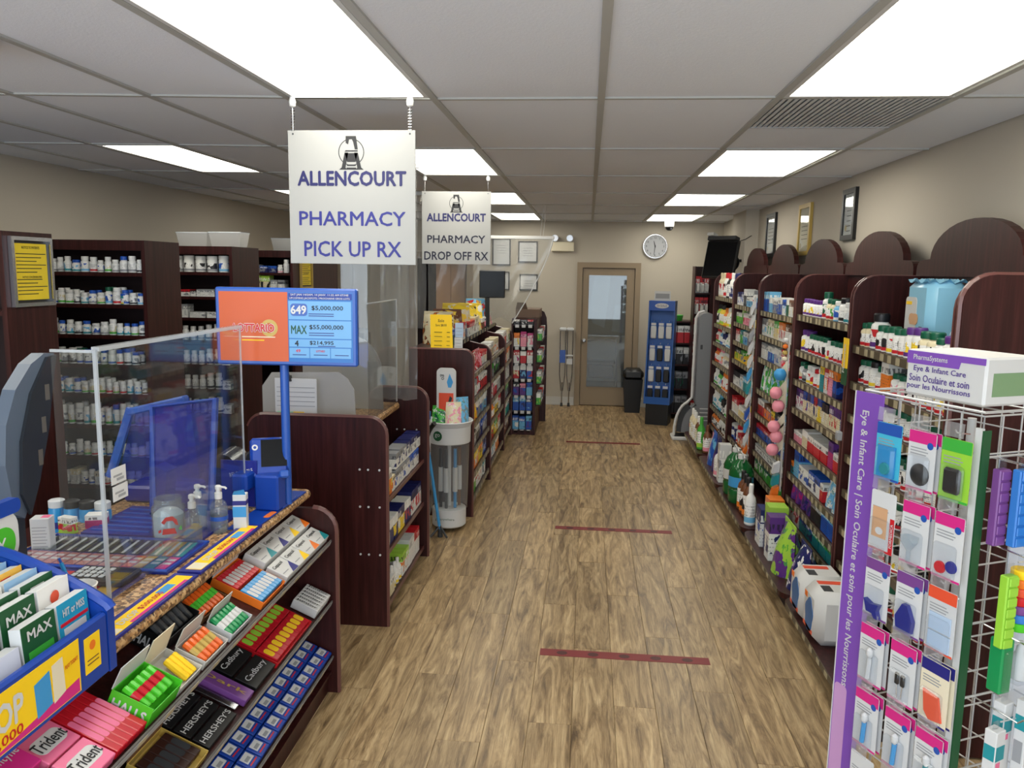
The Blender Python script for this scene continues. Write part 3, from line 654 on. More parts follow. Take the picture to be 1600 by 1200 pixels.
# ------------------------------------------------------------------ goods on the base boards of the tall shelving
def base_goods():
    zb = .13; rz = -math.pi/2
    G = lambda k, x, y, w, d, h, cols, cap, lab, **kw: goods(k, (x, y, zb), rz, w, d, h, cols, cap, lab, 'goods on the floor-level boards', **kw)
    for i, y in enumerate((8.75, 8.62, 8.50)): G('l', 1.19, y, .085, .075, .30, 'CWC', 'W', f'{ORD[i]} tall cream bottle from the scale, on the base board')
    for i, y in enumerate((8.32, 8.20)): G('l', 1.19, y, .085, .075, .29, 'EWC', 'W', f'{ORD[i]} brown-labelled lotion bottle on the base board past the cream ones')
    G('l', 1.18, 8.04, .09, .085, .33, 'GLG', 'G', 'tall pale green bottle on the base board'); G('l', 1.22, 7.88, .09, .085, .28, 'EIE', 'E', 'brown round bottle on the base board beside the pale green one')
    G('p', 1.24, 7.62, .16, .10, .24, 'IWO', 'I', 'pink and white floor-level pouch at the fourth bay'); G('p', 1.22, 7.40, .20, .13, .30, 'BSB', 'B', 'blue floor-level pouch at the fourth bay')
    G('p', 1.22, 7.16, .20, .13, .30, 'NPK', 'N', 'navy and purple floor-level pouch at the fourth bay'); G('l', 1.20, 6.95, .14, .12, .28, 'WIF', 'W', 'white squat detergent bottle with a pink label on the base board'); G('c', 1.20, 6.78, .10, .10, .33, 'WFA', None, 'tall white printed carton beside the green jugs')
    for i, y in enumerate((6.42, 6.18)):
        T = Thing('water_jug', ('large green plastic jug with white cap at the back of the pair' if i == 0 else 'large green plastic jug with white cap next to the brown bottles'), 'jug', (1.23, y, zb), world=False, group='green jugs on the base board')
        T.part('body', MB().lathe([(.085, 0), (.095, .02), (.095, .10), (.088, .11), (.095, .12), (.095, .24), (.07, .30), (.035, .335), (.03, .35)], 16), 'green_pet', None, True)
        T.part('label_band', MB().lathe([(.0965, .13), (.0965, .21)], 16, cap=False), 'sky_blue' if i else 'white', None, True)
        T.part('cap', MB().lathe([(.033, .345), (.033, .375)], 12), 'white', None, True)
        T.part('handle', MB().tube([(0, -.04, .32), (0, -.08, .34), (0, -.10, .37), (0, -.05, .39), (0, 0, .385), (0, .05, .39), (0, .10, .37), (0, .08, .34), (0, .04, .32)], .006, 6), 'white', None, True)
    for i, y in enumerate((5.98, 5.88, 5.78)): G('l', 1.21, y, .09, .085, .30, 'EOK', 'K', f'brown glass bottle with black cap, {ORD[i]} after the green jugs')
    G('l', 1.19, 5.60, .085, .08, .30, 'WSF', 'W', 'tall white bottle standing alone at the end of the brown bottles')
    G('c', 1.30, 5.36, .13, .10, .27, 'POI', None, 'purple and orange floor-level carton behind the diaper boxes'); G('c', 1.22, 5.20, .14, .12, .25, 'WNB', None, 'white floor-level carton with navy top')
    G('c', 1.24, 5.05, .12, .12, .31, 'NLW', None, 'navy floor-level carton beside the green pouch'); G('c', 1.22, 4.93, .11, .12, .28, 'WPN', None, 'white carton with purple top, snug against the green pouch')
    G('p', 1.24, 4.70, .27, .19, .30, 'LPG', 'L', 'lime green pouch with purple print lying on the base board', name='pad_pouch'); G('p', 1.27, 4.45, .22, .19, .25, 'NWP', 'N', 'dark navy crinkled pouch between the lime pouch and white packs', name='pad_pouch')
    for i, y in enumerate((4.08, 3.82)):
        T = Thing('diaper_pack', ('white incontinence pack with orange and blue print, beside the navy pouch' if i == 0 else 'white incontinence pack with orange and blue print, half behind the wire rack'), 'pack', (1.24, y, zb), world=False, group='white incontinence packs')
        b = MB().bbox(-.12, .12, -.125, .125, 0, .25+.02*i, .045); T.part('wrapper', b, 'white', None, True)
        T.part('blue_panel', MB().prism([(-.01+.062*math.cos(a*math.pi/12)*(1+.12*math.sin(a*1.3)), .125+.085*math.sin(a*math.pi/12)*(1+.08*math.cos(a*.9))) for a in range(24)], 'x', -.1225, -.1195), 'pack_blue')
        T.part('orange_band', MB().box(-.1225, -.1195, -.075, .075, .048, .066), 'pill_red'); T.part('orange_square', MB().box(-.1225, -.1195, .035, .075, .195, .222), 'orange')
        T.part('top_panel', MB().box(-.075, .05, .02, .06, .2495+.02*i, .2515+.02*i), 'pill_red'); T.part('top_print', MB().box(-.075, -.03, -.07, .0, .2495+.02*i, .2515+.02*i), 'charcoal')
base_goods()
def pack_on_top():
    T = Thing('diaper_pack', 'pale blue plastic-wrapped pack of pads standing on the top vitamin shelf', 'pack', (1.58, 3.80, 1.535), world=False)
    T.part('wrapper', MB().bbox(-.085, .085, -.13, .13, 0, .35, .035), 'pale_wrap', None, True)
    T.part('gathered_top', MB().sheet([[(-.085+.17*i/8, -.12+.24*j/10, .345+.012*math.sin(i*2.1+j*1.3)) for j in range(11)] for i in range(9)]), 'pale_wrap', None, True)
    T.part('printed_panel', MB().prism(rrect(-.005, .12, .05, .27, .02), 'x', -.0865, -.0845), 'white')
    T.part('hand_picture', MB().prism([(.02+.05*math.cos(k*.5), .17+.035*math.sin(k*.5)*(1+.3*math.cos(k))) for k in range(12)], 'x', -.0885, -.0865), 'peach')
    T.part('yellow_flash', MB().box(-.0885, -.0865, .05, .11, .235, .25), 'yellow')
    T.part('barcode', MB().box(-.0885, -.0865, -.08, -.05, .07, .14), 'ink')
    single('folded_flyer', MB().prism([(1.50, 1.536), (1.64, 1.90), (1.645, 1.90), (1.515, 1.536)], 'y', 3.40, 3.56), 'flyer', 'folded blue and white leaflet leaning on the shelf back beside the pads', 'leaflet')
pack_on_top()
def clip_strips():
    # toys on a strip between the second and third bay, and cards between the third and fourth
    T = Thing('clip_strip', 'hanging clip strip of pink baby teethers between the second and third tall bays', 'clip strip', (1.345, 5.48, 1.30))
    T.part('strip', MB().box(1.352, 1.356, 5.455, 5.505, .42, 1.50), 'white')
    for k, z in enumerate((1.255, 1.13, 1.04, .90, .83, .74)):
        p = T.part('backing_card', MB().prism([(1.352, z-.02), (1.30, z-.075), (1.294, z-.01), (1.35, z+.07)], 'y', 5.466, 5.470), 'cream')
        T.part('teether_ball', MB().lathe([(.002, -.042), (.025, -.036), (.04, -.015), (.042, 0), (.04, .015), (.025, .036), (.002, .042)], 14, (1.295-.02*(k % 2), 5.42, z-.02)), 'sky_blue' if k == 0 else 'pink', p, True)
    for k in range(5):
        z = 1.46-k*.042
        T.part('soother_bead', MB().lathe([(.002, -.018), (.016, -.009), (.018, 0), (.016, .009), (.002, .018)], 8, (1.335, 5.49, z)), ('white', 'orange', 'gold', 'cream', 'red')[k], None, True)
    T = Thing('clip_strip', 'hanging clip strip of blue and white cards between the third and fourth tall bays', 'clip strip', (1.345, 6.63, 1.70))
    T.part('strip', MB().box(1.352, 1.356, 6.60, 6.66, .30, 1.72), 'white')
    cols = ('white', 'white', 'grey', 'light_grey', 'white', 'sky_blue', 'teal', 'white', 'screen_blue', 'sky_blue', 'white', 'orange')
    for k, cname in enumerate(cols):
        z = 1.64-k*.108
        T.part('hanging_card', MB().prism([(1.352, z), (1.35, z+.04), (1.318, z-.015), (1.314, z-.07), (1.325, z-.075)], 'y', 6.60, 6.645), cname)
    T = Thing('clip_strip', 'clip strip of small teal and orange packets near the floor, third bay', 'clip strip', (1.345, 5.50, .6))
    for k, cname in enumerate(('light_grey', 'teal', 'orange', 'sky_blue', 'green', 'purple')):
        z = .62-k*.085
        T.part('packet', MB().prism([(1.35, z), (1.31, z-.02), (1.30, z-.085), (1.345, z-.07)], 'y', 5.48, 5.53), cname)
    # yellow vertical shelf talker between first and second bays
    T = Thing('shelf_sign', 'yellow and green vertical sign clipped between the wire-rack bay and second bay', 'sign', (1.35, 4.33, 1.3))
    b = T.part('panel', MB().box(1.345, 1.349, 4.235, 4.315, 1.42, 1.575), 'yellow'); T.part('lower_panel', MB().box(1.345, 1.349, 4.235, 4.315, 1.33, 1.42), 'dark_green', b)
    T.text('Mucovax', (1.3448, 4.285, 1.47), (0, 0, 1), (0, 1, 0), .032, 'white', .15, .03)
    single('shelf_sensor', MB().bbox(1.35, 1.378, 4.31, 4.36, 1.02, 1.07, .006), 'grey', 'small grey plastic square on the upright beside the second bay', 'label holder')
clip_strips()
# ------------------------------------------------------------------ right wall frames
def frames():
    for y0, y1, z0, z1, m, lab, mat_in in ((5.74, 6.02, 2.145, 2.50, 'black', 'black framed certificate above the second and third crowns, with gold seal', 'paper'), (6.85, 7.22, 2.06, 2.49, 'gold', 'gold framed certificate between the two black frames on the wall', 'cream'), (8.10, 8.50, 2.07, 2.50, 'black', 'black framed certificate furthest along the wall, next to the column', 'paper')):
        T = Thing('wall_frame', lab, 'picture frame', (XR, (y0+y1)/2, z0)); x = XR-.025
        fr = MB(); b = .035
        for a in ((y0, y0+b, z0, z1), (y1-b, y1, z0, z1), (y0+b, y1-b, z0, z0+b), (y0+b, y1-b, z1-b, z1)): fr.box(x, XR-.001, *a)
        T.part('frame', fr, m); T.part('certificate', MB().box(x+.012, x+.014, y0+b, y1-b, z0+b, z1-b), mat_in)
        for k in range(5): T.part('text_line', MB().box(x+.0105, x+.0115, y0+b+.06, y1-b-.06, z1-b-.12-k*.035, z1-b-.114-k*.035), 'ink')
        T.part('seal', MB().disc((x+.0108, y1-b-.05, z0+b+.05), .022, 'x', 16), 'gold'); T.part('glazing', MB().box(x+.007, x+.009, y0+b, y1-b, z0+b, z1-b), 'acrylic')
    for x0, x1, z0, z1, lab in ((-1.36, -1.10, 1.965, 2.34, 'framed certificate upper row, beside the drop-off sign'), (-.995, -.72, 2.01, 2.305, 'framed certificate upper row, under the curtain rod'), (-1.38, -1.11, 1.62, 1.88, 'framed certificate lower row, behind the dark monitor'), (-.97, -.712, 1.62, 1.85, 'framed certificate lower row, behind the vinyl curtain')):
        T = Thing('wall_frame', lab, 'picture frame', ((x0+x1)/2, YB, z0), group='certificates on the far wall'); y = YB-.02; b = .018; fr = MB()
        for a in ((x0, x0+b, z0, z1), (x1-b, x1, z0, z1), (x0+b, x1-b, z0, z0+b), (x0+b, x1-b, z1-b, z1)): fr.box(a[0], a[1], y, YB-.001, a[2], a[3])
        T.part('frame', fr, 'charcoal'); T.part('certificate', MB().box(x0+b, x1-b, y+.010, y+.012, z0+b, z1-b), 'paper')
        for k in range(4): T.part('text_line', MB().box(x0+.07, x1-.07, y+.008, y+.009, z1-.10-k*.035, z1-.094-k*.035), 'grey')
frames()
def clock():
    T = Thing('wall_clock', 'round silver wall clock reading half past eleven above the glazed door', 'clock', (.90, YB, 2.255)); c = (.90, 0, 2.255)
    R = Matrix.Translation((.90, YB-.001, 2.255)) @ Matrix.Rotation(math.radians(90), 4, 'X')
    T.part('rim', MB().lathe([(.172, 0), (.172, .03), (.165, .042), (.152, .042), (.146, .030)], 40, cap=False).xf(R), 'chrome', None, True)
    T.part('dial', MB().disc((.90, YB-.022, 2.255), .15, 'y', 40), 'silver_paint')
    for h in range(12):
        a = math.radians(90-30*h); T.text(str(h or 12), (.90+.118*math.cos(a), YB-.023, 2.255+.118*math.sin(a)), (1, 0, 0), (0, 0, 1), .026, 'ink')
    for nm, L, w, a in (('hour_hand', .075, .007, 345), ('minute_hand', .115, .005, 180+6)):
        t = math.radians(a); d = Vector((math.sin(t), 0, math.cos(t))); s = Vector((d.z, 0, -d.x))*w; o = Vector((.90, YB-.027, 2.255))
        T.part(nm, MB().add([o-s-d*.015, o+s-d*.015, o+s*.5+d*L, o-s*.5+d*L], [(0, 1, 2, 3)]), 'ink')
    T.part('hub', MB().lathe([(.009, 0), (.009, .006)], 10).xf(Matrix.Translation((.90, YB-.025, 2.255)) @ Matrix.Rotation(math.radians(90), 4, 'X')), 'ink')
clock()
def emergency():
    T = Thing('emergency_light', 'cream emergency light box with two lamp heads on the far wall', 'emergency light', (-.37, YB, 2.17))
    T.part('housing', MB().bbox(-.53, -.215, YB-.07, YB-.001, 2.17, 2.30, .008), 'cream')
    for x in (-.48, -.275):
        p = T.part('lamp_head', MB().lathe([(.02, 0), (.042, .02), (.048, .05), (.048, .06)], 16).xf(Matrix.Translation((x, YB-.03, 2.35)) @ Matrix.Rotation(math.radians(90), 4, 'X')), 'light_grey', None, True)
        T.part('lens', MB().disc((x, YB-.091, 2.35), .043, 'y', 16), 'chrome', p); T.part('stem', MB().box(x-.008, x+.008, YB-.045, YB-.025, 2.30, 2.325), 'light_grey', p)
emergency()
def domes():
    for (x, y), r, lab in (((-1.875, 2.36), .06, 'white dome security camera on the ceiling at the picture edge'), ((1.03, 10.7), .06, 'small dome security camera on the ceiling by the clock')):
        T = Thing('dome_camera', lab, 'security camera', (x, y, ZC-.12))
        T.part('mount', MB().lathe([(r*1.05, 0), (r*1.05, -.05), (r*.98, -.085)][::-1], 20, (x, y, ZC-.004)), 'white', None, True)
        T.part('dome', MB().lathe([(r*.02, -.135), (r*.45, -.13), (r*.75, -.113), (r*.9, -.086)], 20, (x, y, ZC-.004)), 'black', None, True)
        T.part('lens', MB().lathe([(.018, 0), (.018, .02)], 10, (x+.02, y-.03, ZC-.125)), 'charcoal')
domes()
def crutches():
    for i, x in enumerate((-.335, -.235)):
        T = Thing('crutch', ('aluminium underarm crutch leaning by the door, nearer the end shelf' if i == 0 else 'aluminium underarm crutch leaning by the door, nearer the door casing'), 'crutch', (x, 11.13, 0), world=False, group='aluminium crutches')
        T.part('arm_pad', MB().bbox(-.05, .05, -.035, .10, 1.07, 1.115, .015), 'light_grey', None, True)
        for s in (-1, 1): T.part('upright', MB().tube([(s*.038, .03, 1.08), (s*.038, .02, .45), (s*.012, .01, .22)], .008, 6), 'chrome', None, True)
        T.part('lower_tube', MB().tube([(0, .01, .34), (0, 0, .04)], .010, 6), 'chrome', None, True); T.part('rubber_tip', MB().lathe([(.02, 0), (.015, .05)], 10), 'charcoal')
        T.part('hand_grip', MB().tube([(-.045, .025, .72), (.045, .025, .72)], .014, 8), 'light_grey')
        T.part('price_label', MB().box(-.04, .04, -.004, -.002, .62-.02*i, .80-.12*i), 'screen_blue' if i == 0 else 'paper')
crutches()
def bin_():
    T = Thing('waste_bin', 'black plastic waste bin with lid beside the blue sock tower', 'bin', (.64, 10.86, 0), world=False)
    T.part('body', MB().add([(-.10, -.10, 0), (.10, -.10, 0), (.10, .10, 0), (-.10, .10, 0), (-.13, -.13, .46), (.13, -.13, .46), (.13, .13, .46), (-.13, .13, .46)], [(0, 3, 2, 1), (0, 1, 5, 4), (1, 2, 6, 5), (2, 3, 7, 6), (3, 0, 4, 7)]), 'black')
    T.part('lid', MB().bbox(-.14, .14, -.14, .14, .45, .60, .05), 'black', None, True); T.part('swing_flap', MB().bbox(-.10, .10, -.146, -.138, .49, .57, .005), 'charcoal')
bin_()
def walker():
    T = Thing('walker', 'dark wheeled walker with seat seen through the glass door', 'walker', (.22, 12.0, 0), world=False)
    for s in (-1, 1):
        T.part('side_frame', MB().tube([(s*.24, -.2, .12), (s*.23, -.1, .5), (s*.22, .0, .88), (s*.22, -.12, .94)], .014, 6), 'steel', None, True)
        T.part('rear_tube', MB().tube([(s*.24, .25, .12), (s*.23, .1, .5), (s*.22, 0, .8)], .014, 6), 'steel', None, True)
        for y in (-.2, .25): T.part('wheel', MB().lathe([(.09, -.015), (.095, 0), (.09, .015)], 16).xf(Matrix.Translation((s*.24, y, .1)) @ Matrix.Rotation(math.radians(90), 4, 'Y')), 'charcoal')
    T.part('seat', MB().bbox(-.21, .21, -.12, .14, .52, .58, .02), 'charcoal'); T.part('basket', MB().bbox(-.19, .19, -.16, .1, .32, .5, .02), 'charcoal')
    T.part('back_strap', MB().tube([(-.22, .05, .86), (-.15, .15, .87), (0, .19, .88), (.15, .15, .87), (.22, .05, .86)], .022, 8), 'black', None, True)
    single('hanging_sheet', MB().prism([(.02, 1.30), (.08, 1.12), (.26, 1.05), (.30, 1.45), (.33, 1.82), (.10, 1.84), (.06, 1.60)], 'y', 12.2, 12.204), 'light_grey', 'large white sheet hanging behind the glass door', 'paper'); single('hanging_sheet', MB().prism([(.38, .98), (.56, .95), (.60, 1.40), (.42, 1.38)], 'y', 12.5, 12.504), 'light_grey', 'smaller white sheet hanging behind the glass door', 'paper')
walker()
def sock_tower():
    T = Thing('sock_display', 'tall blue sock display tower on a black plinth near the door', 'display stand', (.93, 10.08, 0), math.radians(-14), world=False)
    T.part('plinth', MB().prism([(-.14, 0), (.14, 0), (.14, .27), (-.15, .27)], 'x', -.14, .14), 'black')
    for s in (-1, 1): T.part('side_panel', MB().prism([(-.19, .27), (.14, .27), (.14, 1.55), (-.04, 1.55), (-.04, 1.42)], 'x', s*.155-.008, s*.155+.008), 'sock_blue')
    T.part('back_panel', MB().prism([(-.10, .30), (-.092, .30), (.055, 1.45), (.047, 1.45)], 'x', -.147, .147), 'sock_blue')
    T.part('base_tray', MB().prism([(-.19, .27), (.0, .27), (.0, .30), (-.19, .36)], 'x', -.147, .147), 'sock_blue')
    h = T.part('header', MB().box(-.163, .163, -.055, .10, 1.43, 1.55), 'screen_blue')
    ov = MB().prism([(.085*math.cos(k*math.pi/12), 1.49+.032*math.sin(k*math.pi/12)) for k in range(24)], 'y', -.058, -.0555); T.part('logo_oval', ov, 'white', h)
    T.text('Dr.Scholl', (0, -.0585, 1.49), (1, 0, 0), (0, 0, 1), .026, 'navy_ink', .12, parent=h)
    c = T.part('price_card', MB().box(-.10, .10, -.04, -.035, 1.55, 1.67), 'paper'); T.part('print', MB().box(-.085, .085, -.0415, -.0405, 1.58, 1.64), 'grey', c)
    rows = ((1.28, 'WWW'), (1.00, 'WKW'), (.74, 'WKK'), (.50, 'KKK'))
    names = {'W': 'white', 'K': 'black'}
    T2 = T.o.matrix_basis
    rm = Matrix.Translation((.93, 10.08, 0)) @ Matrix.Rotation(math.radians(-14), 4, 'Z')
    for ri, (z, cs) in enumerate(rows):
        for ci, ch in enumerate(cs):
            p = rm @ Vector((-.095+.095*ci, .0-.12*(1.35-z)-.03, z))
            t = Thing('sock_pack', f"{names[ch]} sock pack, {ORD[ri]} row from top, {('beside the bin', 'in the middle', 'by the dark side')[ci]}, blue tower", 'socks', (p.x, p.y, p.z-.20), math.radians(-14), 'sock packs on the blue tower', world=False)
            t.part('sock', MB().bbox(-.036, .036, -.012, .012, 0, .16, .01), names[ch], None, True); t.part('header_card', MB().box(-.04, .04, -.004, .004, .13, .21), 'screen_blue' if (ri+ci) % 2 else 'sock_blue'); t.part('hanger', MB().tube([(0, 0, .21), (0, .035, .225)], .003, 5), 'wire')
            t.part('label_print', MB().box(-.03, .03, -.0055, -.0045, .165, .195), 'white')
sock_tower()
def big_scale():
    T = Thing('body_scale', 'tall grey and white standing scale with rounded column and curved base', 'scale', (1.22, 9.15, 0))
    prof = [(1.08, .09)]+[(1.08+.14*(1-math.cos(a))+.012*k, .09+.32*math.sin(a)) for k, a in enumerate([i*math.pi/16 for i in range(1, 8)])]+[(1.245, .45), (1.25, 1.38)]+[(1.34-.09*math.cos(a), 1.38+.08*math.sin(a)) for a in [i*math.pi/10 for i in range(1, 10)]]+[(1.43, 1.38), (1.43, .09)]
    T.part('column', MB().prism(prof, 'y', 9.07, 9.24), 'grad_grey')
    T.part('front_trim', MB().tube([(1.02, 9.06, .06)]+[(1.02+.17*(1-math.cos(a)), 9.06, .09+.36*math.sin(a)) for a in [i*math.pi/16 for i in range(1, 8)]]+[(1.205, 9.06, .5), (1.21, 9.06, 1.40), (1.24, 9.06, 1.46), (1.30, 9.06, 1.48)], .016, 6), 'white', None, True)
    T.part('arched_panel', MB().prism([(1.045+.15*(1-math.cos(a)), .10+.33*math.sin(a)) for a in [i*math.pi/16 for i in range(0, 8)]]+[(1.10+.13*(1-math.cos(a)), .09+.29*math.sin(a)) for a in [i*math.pi/16 for i in range(7, -1, -1)]], 'y', 9.066, 9.072), 'charcoal')
    T.part('platform', MB().bbox(1.0, 1.44, 9.03, 9.27, 0, .045, .012), 'white'); T.part('rubber_mat', MB().box(1.03, 1.40, 9.05, 9.25, .045, .05), 'black')
    lg = T.part('logo', MB().prism([(1.19, .16), (1.22, .14), (1.26, .16), (1.255, .20), (1.22, .225), (1.19, .20)], 'y', 9.066, 9.0695), 'red')
    for k in range(4): T.part('text_line', MB().box(1.30, 1.41-.015*(k % 2), 9.0675, 9.069, .365-.045*k, .377-.045*k), 'white')
    T.text('M', (1.225, 9.0655, .18), (1, 0, 0), (0, 0, 1), .03, 'white', None, .03, lg)
    T.part('lower_face', MB().prism([(1.12, .10), (1.13, .22), (1.18, .34), (1.25, .42), (1.42, .42), (1.42, .10)], 'y', 9.0702, 9.0725), 'charcoal')
    T.part('display_slot', MB().box(1.275, 1.30, 9.062, 9.07, 1.05, 1.10), 'charcoal')
big_scale()
def tv():
    T = Thing('wall_television', 'dark flat television on a swivel bracket above the far shelving', 'television', (1.44, 9.02, 2.06), math.radians(-42), world=False)
    R = Matrix.Rotation(math.radians(-14), 4, 'X')
    T.part('casing', MB().bbox(-.20, .20, -.015, .03, -.22, .20, .01).xf(R), 'black'); T.part('screen', MB().box(-.185, .185, -.0165, -.0155, -.20, .185).xf(R), 'lcd_dark')
    T.part('media_box', MB().bbox(-.20, .16, -.03, .06, .205, .25, .006).xf(R), 'charcoal'); T.part('white_end', MB().bbox(-.205, -.12, -.045, .05, .255, .29, .006).xf(R), 'white')
    T.part('bracket_arm', MB().tube([(0, .03, 0), (.10, .10, -.02), (.16, .16, -.02)], .018, 6), 'black'); T.part('wall_plate', MB().lathe([(.09, 0), (.09, .012)], 14).xf(Matrix.Translation((.10, .08, -.05)) @ Matrix.Rotation(math.radians(80), 4, 'X')), 'black')
    T.part('cable', MB().tube([(.10, .05, .22), (.16, .10, .19), (.22, .12, .21), (.27, .16, .25)], .004, 5), 'black', None, True)
tv()
def far_corner():
    T = Thing('corner_shelf', 'narrow mahogany rack of red and white cards under the television', 'shelving', (1.46, 9.93, 0))
    T.part('side_panel', MB().box(1.47, 1.66, 9.86, 10.1, 0, 1.98), 'mahogany'); T.part('side_panel', MB().box(1.28, 1.295, 9.86, 10.1, 0, 1.98), 'mahogany'); T.part('back_panel', MB().box(1.295, 1.47, 10.08, 10.1, 0, 1.98), 'dark_recess')
    for k in range(7):
        z = 1.66-k*.255
        T.part('shelf', MB().box(1.295, 1.47, 9.90, 10.08, z-.015, z), 'mahogany')
        for q in range(3): goods('k', (1.325+.055*q, 9.90, z), 0, .05, .10, .20, 'WRR', 'F' if k < 4 else 'W', f'red-topped hanging card, {ORD[q]} from left, {SHN[min(k,7)]}, rack under television', 'red cards under the television')
    T = Thing('drink_rack', 'low dark rack of boxed goods behind the blue sock tower', 'rack', (1.14, 10.55, 0))
    T.part('frame', MB().box(.96, .98, 10.4, 10.8, 0, 1.28).box(1.36, 1.38, 10.4, 10.8, 0, 1.28), 'mahogany'); T.part('back', MB().box(.98, 1.36, 10.78, 10.8, 0, 1.28), 'dark_recess')
    for z in (.08, .40, .72, 1.0): T.part('shelf', MB().box(.98, 1.36, 10.42, 10.78, z-.02, z), 'mahogany')
    for k, (z, cs) in enumerate(((.08, 'KAK'), (.40, 'KAD'), (.72, 'KFA'), (1.0, 'RWR'))):
        for q in range(4): goods('c', (1.03+.088*q, 10.50, z), 0, .08, .14, .22, cs, None, f"{PAL[cs[0]][1]} carton, {ORD[q]} from left, {('lowest', 'second lowest', 'second highest', 'highest')[k]} level, rack behind sock tower", 'cartons behind the sock tower')
    T.part('top_board', MB().box(.98, 1.36, 10.42, 10.78, 1.26, 1.28), 'mahogany')
    single('green_tub', MB().lathe([(.07, 0), (.085, .07), (.08, .075)], 16, (1.16, 10.55, 1.281)), 'green', 'green plastic tub on top of the dark rack', 'tub', smooth=True)
far_corner()
# ------------------------------------------------------------------ floor tapes
for k, (x0, x1, y, wd) in enumerate(((-.19, .648, 3.765, .035), (-.197, .664, 5.735, .035), (-.20, .622, 8.77, .035))):
    T = Thing('floor_tape', ('dark red distancing tape across the aisle closest to the wire rack', 'dark red distancing tape across the middle of the aisle', 'dark red distancing tape across the aisle near the door')[k], 'tape', (.2, y, 0), group='distancing tapes on the floor')
    T.part('strip', MB().box(x0, x1, y-wd, y+wd, .0004, .0014), 'tape')
    for q in range(5):
        if k < 2: T.part('print_mark', MB().prism([(x0+.11+.155*q+.028*math.cos(a*.785), y+.020*math.sin(a*.785)) for a in range(8)], 'z', .0014, .0018), 'tape_ink')

mat('ink_navy', C(14, 14, 44), 0.5)
mat('mint', C(150, 215, 175), 0.6)
mat('notice_yellow', C(236, 208, 40), 0.6)
mat('sign_white', C(158, 158, 156), 0.4); mat('ink_blue', C(34, 36, 122), 0.5); mat('sign_navy', C(20, 20, 84), 0.5)

